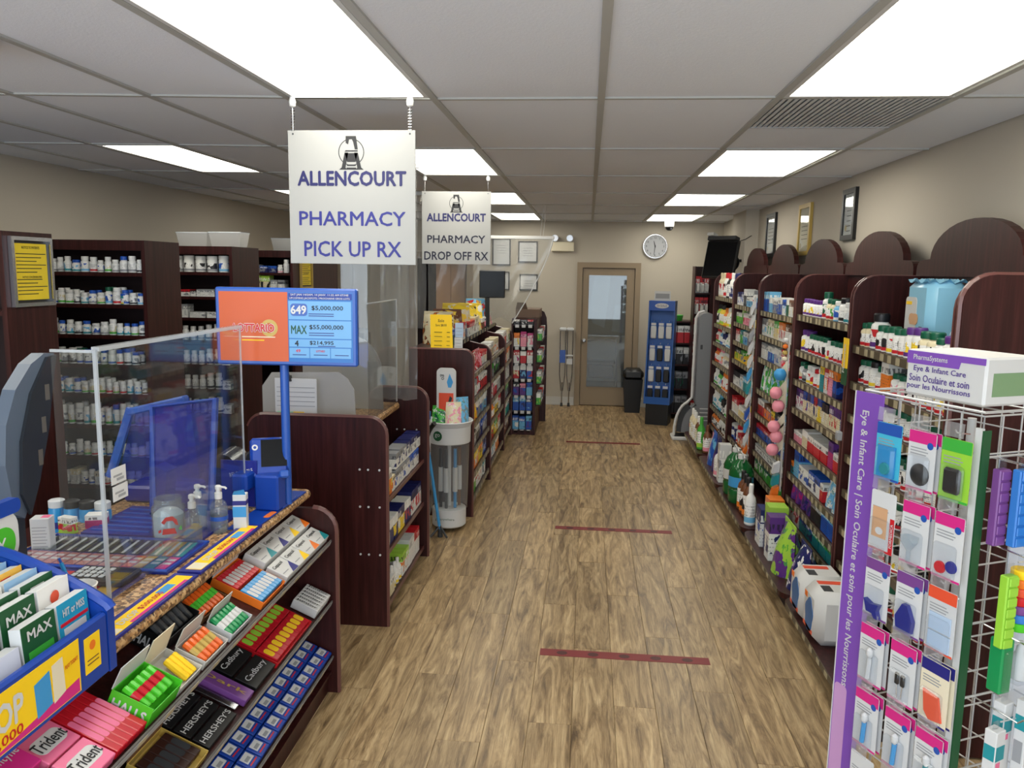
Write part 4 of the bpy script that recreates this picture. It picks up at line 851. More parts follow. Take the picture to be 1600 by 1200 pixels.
# ------------------------------------------------------------------ pick-up counter (low gondola)
def screws(T, parent, xs, zs, y):
    for x in xs:
        for z in zs:
            T.part('screw_cap', MB().lathe([(.006, 0), (.006, .003)], 8).xf(Matrix.Translation((x, y, z)) @ Matrix.Rotation(math.radians(90), 4, 'X')), 'light_grey', parent)
def pickup():
    T = Thing('pickup_counter', 'low mahogany pick-up counter with rounded panels and granite-look top', 'counter', (-1.4, 4.5, 0))
    for y0, first in ((3.94, True), (5.005, False)):
        pr = rrect(-1.76, -1.02, 0, 1.135, .09, (0, 0, 1, 1))
        p = T.part('end_panel', MB().prism(pr, 'y', y0, y0+.026), 'mahogany')
        T.part('edge_band', MB().tube([(x, y0+.013, z) for x, z in pr[1:-1]], .0135, 6), 'wood_edge', p)
        if first: screws(T, p, (-1.16, -1.115, -1.055), (.86, .66, .40), 3.94)
        else: screws(T, p, (-1.22, -1.17, -1.09), (.86,), 5.005)
    T.part('worktop', MB().bbox(-1.76, -1.20, 3.966, 5.005, .995, 1.04, .012), 'granite')
    T.part('back_panel', MB().box(-1.40, -1.38, 3.966, 5.005, .02, .995), 'mahogany')
    for k, z in enumerate((.665, .375, .075)):
        s = T.part('shelf', MB().box(-1.38, -1.045, 3.966, 5.005, z-.02, z), 'mahogany'); T.part('edge_band', MB().box(-1.045, -1.041, 3.966, 5.005, z-.022, z+.002), 'wood_edge', s)
    T.part('toe_kick', MB().box(-1.38, -1.10, 3.966, 5.005, 0, .055), 'dark_recess')
    W = 'pick-up counter'
    fill("l1:60,150:WRI:W c1:70,130:WIR c1:70,140:OWY c1:60,90:WCO", 3.975, 4.30, -1.055, .665, math.pi/2, 'y', 'upper shelf, '+W, 'cartons on the pick-up counter shelves')
    fill("c4:85,95:WAB c4:85,95:WBA", 4.30, 4.995, -1.055, .665, math.pi/2, 'y', 'upper shelf further along, '+W, 'cartons on the pick-up counter shelves')
    fill("c3:85,92:WAN c4:85,92:WNA", 4.31, 4.99, -1.06, .767, math.pi/2, 'y', 'stacked above the upper row, '+W, 'cartons on the pick-up counter shelves', jit=.001)
    fill("c2:90,125:WNS c2:90,135:NWY c2:80,140:YNW c3:80,135:NWR", 3.975, 4.70, -1.055, .375, math.pi/2, 'y', 'middle shelf, '+W, 'cartons on the pick-up counter shelves')
    fill("c3:90,150:WNR", 4.70, 4.995, -1.055, .375, math.pi/2, 'y', 'middle shelf far end, '+W, 'cartons on the pick-up counter shelves')
    fill("l2:60,110:WNB:N c2:75,100:CWC l3:65,130:WYF:W c2:80,140:WLO c2:75,160:WFW c3:70,165:WRW", 3.975, 4.995, -1.055, .075, math.pi/2, 'y', 'lowest shelf, '+W, 'cartons on the pick-up counter shelves')
    # shields, papers, partitions on the worktop
    T = Thing('acrylic_shield', 'clear acrylic shield standing on the pick-up counter', 'shield', (-1.2, 4.4, 1.04))
    T.part('front_pane', MB().box(-1.36, -1.21, 4.300, 4.304, 1.0405, 1.95), 'acrylic'); p = T.part('side_pane', MB().box(-1.215, -1.211, 4.305, 4.97, 1.0405, 1.70), 'acrylic')
    T.part('polished_edge', MB().tube([(-1.213, 4.30, 1.705), (-1.213, 4.97, 1.705), (-1.213, 4.972, 1.05)], .005, 5), 'acrylic_edge', p)
    T = Thing('partition_screen', 'pale hazy low partition with cut corners behind the pick-up counter panel', 'screen', (-1.5, 4.12, 1.04))
    T.part('sheet', MB().prism([(-1.745, 1.0405), (-1.745, 1.26), (-1.69, 1.335), (-1.32, 1.345), (-1.27, 1.31), (-1.235, 1.25), (-1.225, 1.0405)], 'y', 4.11, 4.118), 'hazy_shield')
    T = Thing('partition_screen', 'taller pale partition with round shoulder standing behind the lottery screen', 'screen', (-1.4, 4.72, 1.04))
    T.part('sheet', MB().prism([(-1.74, 1.0405), (-1.74, 1.45), (-1.68, 1.50)]+[(-1.46+.22*math.sin(a), 1.26+.24*math.cos(a)) for a in [i*math.pi/12 for i in range(0, 7)]]+[(-1.235, 1.0405)], 'y', 4.715, 4.725), 'hazy_shield')
    T = Thing('clipboard', 'white price sheet with green and yellow rows held by a black clip', 'clipboard', (-1.6, 4.07, 1.04))
    p = T.part('sheet', MB().box(-1.66, -1.43, 4.075, 4.08, 1.0405, 1.31), 'paper')
    for k in range(5): T.part('ruled_line', MB().box(-1.65, -1.44, 4.073, 4.0745, 1.16+.025*k, 1.163+.025*k), 'grey', p)
    T.part('green_block', MB().box(-1.65, -1.56, 4.073, 4.0745, 1.05, 1.13), 'mint', p); T.part('yellow_block', MB().box(-1.56, -1.50, 4.073, 4.0745, 1.05, 1.13), 'yellow', p)
    T.part('binder_clip', MB().prism([(-1.60, 1.295), (-1.565, 1.295), (-1.572, 1.325), (-1.593, 1.325)], 'y', 4.062, 4.09).tube([(-1.59, 4.07, 1.325), (-1.592, 4.05, 1.35), (-1.574, 4.05, 1.35), (-1.576, 4.07, 1.325)], .0025, 5), 'black')
pickup()

# ------------------------------------------------------------------ long gondola with three bays
GZ = [1.10, .90, .70, .50, .30, .11]
def gondola():
    rnd = random.Random(11)
    bays = ((5.892, 7.03, 'first gondola bay'), (7.04, 8.23, 'middle gondola bay'), (8.24, 9.04, 'last gondola bay'))
    specs = {
        0: ["p4:110,130:RWI p2:120,140:RIW c3:80,110:WRC", "c3:70,130:GWA c2:70,130:WAG l3:60,120:RWW:R c5:70,120:RWK", "p5:90,130:YOY c3:80,125:AWB c4:70,120:SWA c2:70,130:BWB", "c5:65,125:AKW c3:70,130:KWA c4:70,120:NBW c3:70,130:ABW",
            "c4:70,130:WAO c3:75,125:OYW c3:75,125:YOK c4:70,120:BNW", "c3:70,140:WRA c2:80,130:GWL c4:70,140:WCR c3:70,130:WTA"],
        1: ["c2:80,120:RWC c3:80,130:CWE c4:75,140:WCO", "c6:60,120:AGK c6:70,130:KAG", "c6:65,125:WIR c3:65,130:RWI c5:65,120:FWA", "c4:65,125:AKW l3:60,130:OWO:O c5:70,130:YWN c3:65,130:WRA",
            "c3:65,130:OWR c4:70,125:RYG c3:75,130:YGW c3:70,120:WRK", "c4:70,130:PWI c4:70,150:WTS c4:70,140:OWC"],
        2: ["c6:60,150:RWO c4:70,150:WCG", "c6:60,140:OEW c5:60,150:WOC", "c6:60,140:FWG c6:60,150:WAF", "c5:60,140:GWK c5:65,140:AGD", "c6:60,140:WRA c5:60,140:TWG", "c5:65,150:RWK c6:60,150:EWC"]}
    for bi, (y0, y1, where) in enumerate(bays):
        lab = ('mahogany gondola bay nearest the pick-up counter, with a wide end panel', 'middle mahogany gondola bay of the long cough-and-cold run', 'last mahogany gondola bay before the end display')[bi]
        T = Thing('gondola_bay', lab, 'shelving', (-1.0, (y0+y1)/2, 0))
        if bi == 0:
            pr = rrect(-1.34, -.85, 0, 1.30, .075, (0, 0, 1, 0))
            p = T.part('end_panel', MB().prism(pr, 'y', y0, y0+.025), 'mahogany'); T.part('edge_band', MB().tube([(x, y0+.0125, z) for x, z in pr[1:]], .013, 6), 'wood_edge', p)
        div = [(-.85, 0), (-.85, 1.14)]+[(-.95+.10*math.cos(a), 1.14+.10*math.sin(a)) for a in [i*math.pi/12 for i in range(1, 7)]]+[(-1.04, 1.26), (-1.04, 1.30), (-1.15, 1.30), (-1.15, 0)]
        p = T.part('divider', MB().prism(div, 'y', y1-.02, y1), 'mahogany'); T.part('edge_band', MB().tube([(x, y1-.01, z) for x, z in div[:9]], .0095, 5), 'wood_edge', p)
        ya = y0+(.025 if bi == 0 else .0); yb = y1-.02
        T.part('back_panel', MB().box(-1.15, -1.13, ya, yb, 0, 1.28), 'dark_recess')
        t = T.part('top_board', MB().box(-1.34, -1.05, ya, yb, 1.28, 1.30), 'mahogany'); T.part('label_strip', MB().box(-1.05, -1.046, ya, yb, 1.272, 1.308), 'charcoal', t)
        for k in range(6): link('price_tag', tag_mesh('x', .05, .032), t, (-1.044+1.0, ya+(yb-ya)*(k+.5)/6-(y0+y1)/2, 1.273))
        for i, z in enumerate(GZ):
            s = T.part('shelf', MB().box(-1.13, -.865, ya, yb, z-.018, z), 'mahogany'); T.part('label_strip', MB().box(-.865, -.855, ya, yb, z-.032, z+.003), 'gondola_strip', s)
            for k in range(7): link('price_tag', tag_mesh('x', .05, .026), s, (-.8535+1.0, ya+(yb-ya)*(k+rnd.uniform(.3, .7))/7-(y0+y1)/2, z-.029))
            fill(specs[bi][i], ya+.005, yb-.005, -.875, z, math.pi/2, 'y', f"{SHN[i]}, {where}", f'goods on the {where}', jit=.01)
    # things on the top boards
    tops = ((5.95, 7.0, "p1:110,140:LKY l2:75,170:FGW:F c2:85,120:DBN c3:75,130:WRN c2:80,150:WRO c1:80,130:KAB", 'first gondola bay'), (7.05, 8.2, "c4:90,130:WRE c3:85,150:WCE p2:110,140:CYW c2:80,110:EWR", 'middle gondola bay'), (8.27, 9.0, "c2:80,110:IWR c2:90,130:CWR p2:100,130:ICW", 'last gondola bay'))
    for a, b, sp, wh in tops: fill(sp, a, b, -1.06, 1.30, math.pi/2, 'y', 'top board, '+wh, 'goods on the gondola top boards')
    bag = (('CEO', 6.35), ('EYC', 6.75), ('YCW', 7.2), ('YKC', 7.65), ('YWC', 8.05), ('SRY', 8.45), ('BSW', 8.8))
    for i, (cs, y) in enumerate(bag): goods('p', (-1.20, y, 1.30), .12*((i % 3)-1), .27 if i < 5 else .22, .20, .25+.03*(i % 3 == 2), cs, cs[0], f"{PAL[cs[0]][1]} and {PAL[cs[1]][1]} bulky bag, {ORD[i]} bag from the yellow sheet", 'bulky bags along the gondola top', name='snack_bag')
    # yellow sheet and two cards at the near end
    T = Thing('price_sheet', 'bright yellow price sheet standing on the gondola end panel', 'sign', (-1.15, 5.90, 1.30))
    p = T.part('sheet', MB().add([(-1.175, 5.905, 1.302), (-1.005, 5.905, 1.302), (-1.02, 5.93, 1.56), (-1.185, 5.93, 1.56)], [(0, 1, 2, 3)]).add([(-1.175, 5.907, 1.302), (-1.005, 5.907, 1.302), (-1.02, 5.932, 1.56), (-1.185, 5.932, 1.56)], [(3, 2, 1, 0)]), 'yellow')
    up = Vector((0, .025, .258)).normalized()
    T.text('Sale', (-1.10, 5.9245, 1.515), (1, 0, 0), up, .022, 'ink'); T.text('Save $8.00', (-1.10, 5.9212, 1.48), (1, 0, 0), up, .02, 'ink', .085)
    for k in range(4): T.part('text_line', MB().box(-1.15, -1.09, 5.9015+.003*(4-k), 5.903+.003*(4-k), 1.33+.033*(3-k)-.002, 1.333+.033*(3-k)-.002), 'ink'); T.part('text_line', MB().box(-1.055, -1.03, 5.9015+.003*(4-k), 5.903+.003*(4-k), 1.33+.033*(3-k)-.002, 1.333+.033*(3-k)-.002), 'ink')
    for k, (x0, z0, z1, m, lab) in enumerate(((-.995, 1.39, 1.50, 'flyer', 'small pale blue card above the white card by the yellow sheet'), (-1.0, 1.301, 1.388, 'paper', 'small white card standing right beside the yellow sheet'))):
        T = Thing('price_card', lab, 'card', (x0+.03, 5.94, z0)); p = T.part('card', MB().box(x0, x0+.062, 5.94, 5.944, z0, z1), m)
        for q in range(3): T.part('ruled_line', MB().box(x0+.008, x0+.054, 5.938, 5.9395, z0+.02+q*.025, z0+.022+q*.025), 'grey', p)
gondola()
def end_display():
    T = Thing('end_display', 'narrow mahogany end display of boxed remedies facing the aisle mouth', 'shelving', (-.72, 9.4, 0))
    T.part('side_panel', MB().box(-.605, -.575, 9.06, 9.95, 0, 1.33), 'mahogany'); T.part('side_panel', MB().box(-.865, -.845, 9.06, 9.95, 0, 1.33), 'mahogany'); T.part('back_panel', MB().box(-.845, -.605, 9.30, 9.32, 0, 1.33), 'dark_recess')
    T.part('top_board', MB().box(-.865, -.575, 9.10, 9.95, 1.33, 1.35), 'mahogany'); T.part('plinth', MB().box(-.845, -.605, 9.065, 9.3, 0, .05), 'mahogany')
    cur = [(9.95, 0), (9.95, 1.30), (9.97, 1.40), (10.05, 1.42), (10.12, 1.40), (10.15, 1.30), (10.15, 0)]
    T.part('rear_panel', MB().prism([(-.86, 0), (-.86, 1.42), (-.60, 1.42), (-.54, 1.39), (-.51, 1.32), (-.50, 1.2), (-.50, 0)], 'y', 9.95, 9.975), 'mahogany')
    for z in (1.1, .85, .6, .35):
        s = T.part('side_shelf', MB().box(-.575, -.51, 9.1, 9.95, z-.012, z), 'mahogany')
        for q in range(4): goods('c', (-.545, 9.2+.2*q, z), math.pi/2, .14, .05, .13, ('GWL', 'WAS', 'WRK', 'NWB')[q], None, f"{PAL['GWWN'[q]][1]} carton, {ORD[q]} along, {('top', 'second', 'third', 'lowest')[(1.1, .85, .6, .35).index(z)]} ledge, aisle side of end display", 'cartons on the ledges of the end display')
    rows = ((1.285, ('KWA', 'KAW', 'KRA'), .055), (1.03, ('WOY', 'IMI', 'WMI'), .17), (.838, ('WRM', 'RWR', 'WRW'), .15), (.659, ('RWC', 'NWS', 'BWR'), .16), (.464, ('PKB', 'PIB', 'SBS'), .15), (.284, ('BSB', 'BSN', 'BNS'), .17), (.06, ('SBW', 'SBB', 'BSP'), .16))
    for i, (z, cs, h) in enumerate(rows):
        s = T.part('shelf', MB().box(-.845, -.605, 9.075, 9.30, z-.015, z), 'mahogany'); T.part('label_strip', MB().box(-.845, -.605, 9.068, 9.075, z-.012, z+.002), 'charcoal', s)
        for q in range(3):
            link('price_tag', tag_white(), s, (-.80+.075*q+.72, 9.066-9.4, z-.035))
            goods('c', (-.805+.078*q, 9.14, z), 0, .068, .10, h*(1-.08*((q+i) % 2)), cs[q], None, f"{PAL[cs[q][0]][1]} and {PAL[cs[q][1]][1]} remedy box, {ORD[q]} from left, {ORD[i]} row, end display front", 'remedy boxes on the end display', name='remedy_box')
    single('cardboard_box', MB().box(-.84, -.56, 9.30, 9.75, 1.351, 1.45).add([(-.84, 9.30, 1.45), (-.70, 9.30, 1.45), (-.72, 9.24, 1.53), (-.82, 9.24, 1.53)], [(0, 1, 2, 3)]), 'brown_card', 'open brown cardboard box on top of the end display', 'box')
_tw = []
def tag_white():
    if not _tw: _tw.append(MB().box(-.022, .022, -.001, .001, 0, .035).mesh('price_tag', 'paper'))
    return _tw[0]
end_display()
def back_monitor():
    T = Thing('desk_monitor', 'black monitor on a post rising behind the gondola bags', 'monitor', (-1.12, 8.30, 1.30))
    T.part('casing', MB().bbox(-1.135, -.865, 8.28, 8.32, 1.61, 1.895, .008), 'black'); T.part('screen', MB().box(-1.125, -.875, 8.278, 8.2795, 1.625, 1.885), 'lcd_dark')
    T.part('post', MB().box(-1.075, -1.03, 8.30, 8.34, 1.302, 1.70), 'black'); T.part('foot', MB().box(-1.20, -1.055, 8.26, 8.40, 1.3005, 1.312), 'black')
back_monitor()
def cane_stand():
    T = Thing('cane_stand', 'white and clear cylindrical cane display with green logo beside the gondola end', 'display stand', (-.98, 5.62, 0), world=False)
    T.part('base_band', MB().lathe([(.115, .03), (.125, .04), (.125, .16), (.118, .165)], 24), 'white', None, True)
    T.part('clear_tube', MB().lathe([(.135, .165), (.148, .66)], 24, cap=False), 'vinyl', None, True)
    T.part('top_band', MB().lathe([(.15, .655), (.155, .66), (.157, .775), (.152, .78)], 24, cap=False), 'white', None, True)
    T.part('rim_tray', MB().lathe([(.155, .775), (.175, .815), (.17, .82), (.12, .78)], 24), 'light_grey', None, True)
    T.part('center_post', MB().tube([(.0, 0, .17), (0, 0, .66)], .014, 8), 'white', None, True)
    sg = T.part('sign_frame', MB().prism(rrect(-.085, .055, .78, 1.20, .035), 'y', -.055, -.04), 'white')
    T.part('sign_panel', MB().box(-.07, .04, -.057, -.0555, .82, 1.17), 'paper', sg)
    T.part('orange_panel', MB().box(-.068, .038, -.0585, -.0575, .83, 1.02), 'pill_red', sg); T.part('tree_picture', MB().prism([(.0, 1.06), (.02, 1.06), (.035, 1.10), (.01, 1.16), (-.01, 1.10)], 'y', -.0585, -.0575), 'sky_blue', sg)
    for z in (.975, .88): T.part('cane_tip_picture', MB().prism([(.0, z-.025), (.018, z-.028), (.03, z+.01), (.012, z+.025)], 'y', -.06, -.059), 'charcoal', sg)
    T.text('go', (-.045, -.0585, 1.135), (0, 0, -1), (1, 0, 0), .03, 'ink', parent=sg)
    lg = T.part('logo_disc', MB().lathe([(.036, 0), (.036, .003)], 18).xf(Matrix.Translation((-.06, -.142, .72)) @ Matrix.Rotation(math.radians(-22), 4, 'Z') @ Matrix.Rotation(math.radians(90), 4, 'X')), 'dark_green')
    T.text('go', (-.062, -.1465, .722), (.927, -.374, 0), (0, 0, 1), .03, 'white', parent=lg)
    T.text('go anywhere', (-.01, -.1265, .10), (1, 0, 0), (0, 0, 1), .022, 'dark_green', .14)
    W = 'inside the clear cane display'
    for k, (x, y) in enumerate(((-.055, -.04), (-.01, -.07), (.05, -.04), (.07, .03))):
        t = Thing('folded_cane', f"folded {('black', 'grey', 'blue', 'brown')[k]} cane {W}", 'cane', (-.98+x, 5.62+y, .17), world=False, group='folded canes in the clear display')
        t.part('shaft', MB().tube([(0, 0, 0), (0, 0, .44)], .012, 6), ('black', 'charcoal', 'sky_blue', 'kraft')[k], None, True); t.part('wrap', MB().tube([(0, 0, .12), (0, 0, .30)], .018, 8), ('white', 'light_grey', 'white', 'light_grey')[k], None, True)
    for k, (x, y, cs) in enumerate(((-.06, -.05, 'GDW'), (.04, -.06, 'CIW'), (.09, -.02, 'SAT'))):
        goods('p', (-.98+x, 5.62+y, .80), .3*k, .12, .06, .12+.03*k, cs, cs[0], f"{PAL[cs[0]][1]} packet lying in the cane display's top tray", 'packets in the tray of the cane display', name='accessory_packet')
    T = Thing('offset_cane', 'blue cane with black offset handle and box label leaning at the counter end', 'cane', (-1.04, 5.38, 0), world=False)
    T.part('shaft', MB().tube([(.03, .03, .05), (-.05, .02, .62)], .011, 8), 'sky_blue', None, True); T.part('upper_shaft', MB().tube([(-.05, .02, .62), (-.058, .02, .72), (-.04, .0, .77)], .012, 8), 'black', None, True)
    T.part('handle', MB().tube([(-.06, .03, .745), (-.03, 0, .80), (.0, -.02, .835)], .017, 8), 'black', None, True); T.part('rubber_foot', MB().lathe([(.02, 0), (.016, .06)], 10, (.032, .03, 0)), 'charcoal')
    for s in (-1, 1): T.part('quad_leg', MB().tube([(.03, .03, .08), (.03+s*.06, .03-.05, .012)], .008, 6), 'charcoal')
    b = Thing('cane_box', 'slim white and blue boxed cane tip card hanging at the counter end', 'box', (-1.125, 5.42, .52), world=False)
    p = b.part('card', MB().box(-.04, .04, 0, .03, 0, .38), 'light_grey'); b.part('blue_top', MB().box(-.041, .041, -.001, .031, .33, .385), 'screen_blue', p)
    for z in (.06, .14, .22): b.part('picture', MB().disc((.01, -.0015, z), .014, 'y', 10), 'ink', p)
    single('plastic_wrap', MB().sheet([[(-1.09+.05*i/4+.01*math.sin(j*1.9+i), 5.14+.10*i/4, .01+.52*j/10) for j in range(11)] for i in range(5)]), 'vinyl', 'crumpled clear plastic wrap leaning against the counter end panel', 'plastic wrap', smooth=True)
cane_stand()

# ------------------------------------------------------------------ dispensary stacks
def stacks():
    XE = -2.40
    def stack(y0, y1, zs, lab):
        T = Thing('dispensary_stack', lab, 'shelving', ((XL+XE)/2, (y0+y1)/2, 0))
        T.part('end_panel', MB().box(XE-.022, XE, y0, y1, 0, 2.03), 'mahogany'); T.part('top_board', MB().box(XL+.01, XE-.022, y0, y1, 2.0, 2.03), 'mahogany')
        T.part('back_panel', MB().box(XL+.01, XE-.022, (y0+y1)/2, (y0+y1)/2+.015, 0, 2.0), 'dark_recess'); T.part('front_rail', MB().box(XL+.01, XE-.022, y0, y0+.02, 1.975, 2.0), 'mahogany')
        for z in zs: T.part('shelf', MB().box(XL+.01, XE-.022, y0+.003, (y0+y1)/2, z-.02, z), 'mahogany')
        return T
    stack(3.09, 3.40, (1.7, 1.3, .9), 'mahogany dispensary stack end with the big framed yellow notice')
    Z2 = [1.855, 1.68, 1.51, 1.345, 1.18, 1.0, .82, .65]
    stack(4.15, 4.52, Z2, 'mahogany dispensary stack full of white pill bottles behind the clear counter shield')
    Z3 = [1.855, 1.69, 1.545, 1.39, 1.22, 1.05, .88, .70]
    stack(5.22, 5.66, Z3, 'mahogany dispensary stack with white tubs, behind the lottery screen')
    Z4 = [1.85, 1.70, 1.55, 1.38, 1.2]
    stack(6.33, 7.50, Z4, 'last mahogany dispensary stack with a narrow yellow notice')
    rnd = random.Random(5)
    cols = ['WAB', 'WSB', 'WGC', 'WAF', 'WBA', 'WKA', 'WTS', 'WRF']
    for i, z in enumerate(Z2):
        sp = []
        for k in range(15):
            cap = rnd.choice('WWWWBBWWBD' if i < 4 else 'WWBWWW'); h = rnd.randint(62, 92) if i != 5 else rnd.randint(90, 125)
            if i == 7 and k % 3 == 1: sp.append(f"c1:45,{rnd.randint(60, 90)}:WCF")
            else: sp.append(f"b1:{rnd.randint(36, 50)},{h}:{rnd.choice(cols)}:{cap}")
        fill(' '.join(sp), -3.12, -2.43, 4.165, z, 0, 'x', f"{SHN[i]}, stack behind shield", 'white bottles in the dispensary stack behind the shield', rows=2 if i in (1, 3, 4, 5) else 1)
    goods('j', (-2.55, 4.19, 1.68), 0, .045, .045, .06, 'TYB', 'B', 'turquoise pill bottle near the panel, second shelf, stack behind shield', 'white bottles in the dispensary stack behind the shield')
    fill("j4:75,110:WAK:W j1:70,110:WSB:W", -2.86, -2.44, 5.235, 1.855, 0, 'x', 'top shelf, stack with white tubs', 'goods in the dispensary stack behind the screen')
    fill("c1:80,45:WRA c1:40,40:WKA c2:130,50:WAF", -2.80, -2.44, 5.235, 1.69, 0, 'x', 'second shelf, stack with white tubs', 'goods in the dispensary stack behind the screen')
    fill("c1:50,90:WAF c2:110,40:WFA", -2.80, -2.44, 5.235, 1.545, 0, 'x', 'third shelf, stack with white tubs', 'goods in the dispensary stack behind the screen')
    for i in (3, 4, 5, 6): fill("b3:45,95:WAF:W b2:50,110:WKA:W c1:60,60:WFA", -2.80, -2.44, 5.235, Z3[i], 0, 'x', f'{SHN[i]}, stack with white tubs', 'goods in the dispensary stack behind the screen')
    fill("c1:65,65:WAF c2:70,55:NBA b1:45,65:WIF:W b1:50,110:WFA:W", -2.76, -2.44, 6.345, 1.85, 0, 'x', 'top shelf, last dispensary stack', 'goods in the last dispensary stack')
    fill("c2:75,130:CLK c2:60,90:WAF b2:45,80:WAF:W", -2.76, -2.44, 6.345, 1.70, 0, 'x', 'second shelf, last dispensary stack', 'goods in the last dispensary stack')
    for k, (y, x) in enumerate(((5.45, -2.52), (5.53, -2.80), (6.50, -2.50), (6.85, -2.56), (7.2, -2.52))):
        T = Thing('clear_bin', f"clear plastic bin on top of the stacks, {ORD[k]} from the wall notice", 'bin', (x, y, 2.03), world=False, group='clear bins on the dispensary stacks')
        T.part('tub', MB().add([(-.10, -.06, 0), (.10, -.06, 0), (.10, .06, 0), (-.10, .06, 0), (-.115, -.075, .10), (.115, -.075, .10), (.115, .075, .10), (-.115, .075, .10)], [(0, 3, 2, 1), (0, 1, 5, 4), (1, 2, 6, 5), (2, 3, 7, 6), (3, 0, 4, 7)]), 'hazy_shield'); T.part('rim', MB().tube([(-.115, -.075, .1), (.115, -.075, .1), (.115, .075, .1), (-.115, .075, .1)], .004, 5, closed=True), 'acrylic_edge')
    # yellow notices on the end panels
    for y0, y1, z0, z1, fm, lab in ((3.12, 3.375, 1.715, 2.01, 'chrome', 'large yellow patient notice in a silver frame on the stack end'), (6.48, 6.76, 1.72, 1.99, 'gold', 'narrow-looking yellow notice in a gold frame on the last stack end')):
        T = Thing('notice_frame', lab, 'notice', (XE, (y0+y1)/2, z0)); fr = MB(); b = .016; x = XE+.001
        for a in ((y0, y0+b, z0, z1), (y1-b, y1, z0, z1), (y0+b, y1-b, z0, z0+b), (y0+b, y1-b, z1-b, z1)): fr.box(x, x+.018, *a)
        T.part('frame', fr, fm); T.part('mount', MB().box(x, x+.004, y0+b, y1-b, z0+b, z1-b), 'black'); p = T.part('notice', MB().box(x+.0045, x+.006, y0+b+.012, y1-b-.012, z0+b+.012, z1-b-.012), 'notice_yellow')
        yc = (y0+y1)/2; R, U_ = (0, 1, 0), (0, 0, 1)
        T.text('NOTICE TO PATIENTS', (x+.0062, yc, z1-.045), R, U_, .011, 'ink', .11, .01, p); T.text('NOTICE CONCERNING FEES', (x+.0062, yc, z0+.125), R, U_, .008, 'ink', .12, .01, p)
        for k in range(12):
            if k == 6: continue
            z = z1-.07-k*.0155; T.part('text_line', MB().box(x+.006, x+.0065, y0+.035, y1-.035-.03*((k*7) % 3), z-.0035, z), 'ink', p)
stacks()
def storeroom():
    T = Thing('storage_cabinet', 'peach coloured cabinet seen through the open doorway', 'cabinet', (-1.98, 11.7, 0))
    T.part('body', MB().box(-2.22, -1.78, 11.55, 11.95, 0, 2.0), 'peach'); T.part('door', MB().box(-2.21, -2.005, 11.53, 11.548, .05, 1.95), 'peach'); T.part('door', MB().box(-1.995, -1.79, 11.53, 11.548, .05, 1.95), 'peach')
    T = Thing('desk_chair', 'black high-backed chair with red trim behind the pick-up counter', 'chair', (-1.75, 5.75, 0))
    T.part('backrest', MB().bbox(-1.86, -1.60, 5.72, 5.80, .9, 1.46, .04), 'black', None, True); T.part('red_trim', MB().bbox(-1.85, -1.68, 5.70, 5.72, 1.40, 1.44, .008), 'red'); T.part('seat', MB().bbox(-1.9, -1.56, 5.35, 5.75, .46, .54, .03), 'black'); T.part('post', MB().tube([(-1.73, 5.56, .06), (-1.73, 5.56, .46)], .03, 8), 'black'); T.part('base', MB().lathe([(.26, 0), (.26, .03), (.05, .06)], 10, (-1.73, 5.56, 0)), 'black')
storeroom()
# ------------------------------------------------------------------ hanging vinyl curtains
def curtains():
    T = Thing('vinyl_curtain', 'clear vinyl curtain hanging on a white rod before the certificates', 'curtain', (-.9, 8.5, 1.5))
    g = []
    for i in range(25):
        u = i/24; row = []
        for j in range(17):
            v = j/16; xt = -1.75+1.37*u; sw = .42*(v**1.3)*u
            row.append((xt-sw, 8.62-.2*u+.025*math.sin(u*38+v*2)*(.35+v), 2.255-.03*u-v*(.86+.03*math.sin(u*20))))
        g.append(row)
    T.part('sheet', MB().sheet(g), 'vinyl', None, True); T.part('rod', MB().bbox(-1.76, -.37, 8.49, 8.51, 2.225, 2.262, .006), 'white')
    T.part('edge_hem', MB().tube(g[-1], .006, 5), 'light_grey', None, True)
    for x in (-.52, -.49): T.part('hanger_wire', MB().tube([(x, 8.5, 2.26), (x+.03, 8.5, 2.575)], .002, 4), 'light_grey')
    T = Thing('vinyl_curtain', 'clear vinyl curtain hanging down to the pick-up counter behind its sign', 'curtain', (-1.3, 4.85, 1.1))
    g = [[(-1.52+.46*i/30, 4.86+.03*math.sin(i*.9)+.012*math.sin(j*.8+i), 2.50-1.42*j/14) for j in range(15)] for i in range(31)]
    T.part('sheet', MB().sheet(g), 'vinyl', None, True); T.part('rod', MB().bbox(-1.54, -1.04, 4.85, 4.87, 2.50, 2.53, .004), 'white')
    T = Thing('vinyl_curtain', 'clear vinyl curtain hanging behind the drop-off sign over the gondola', 'curtain', (-1.6, 6.6, 1.4))
    g = [[(-1.75+.40*i/26, 6.6+.03*math.sin(i*.95)+.012*math.sin(j*.8+i), 2.50-1.10*j/14) for j in range(15)] for i in range(27)]
    T.part('sheet', MB().sheet(g), 'vinyl', None, True); T.part('rod', MB().bbox(-1.78, -1.33, 6.59, 6.61, 2.50, 2.53, .004), 'white')
curtains()
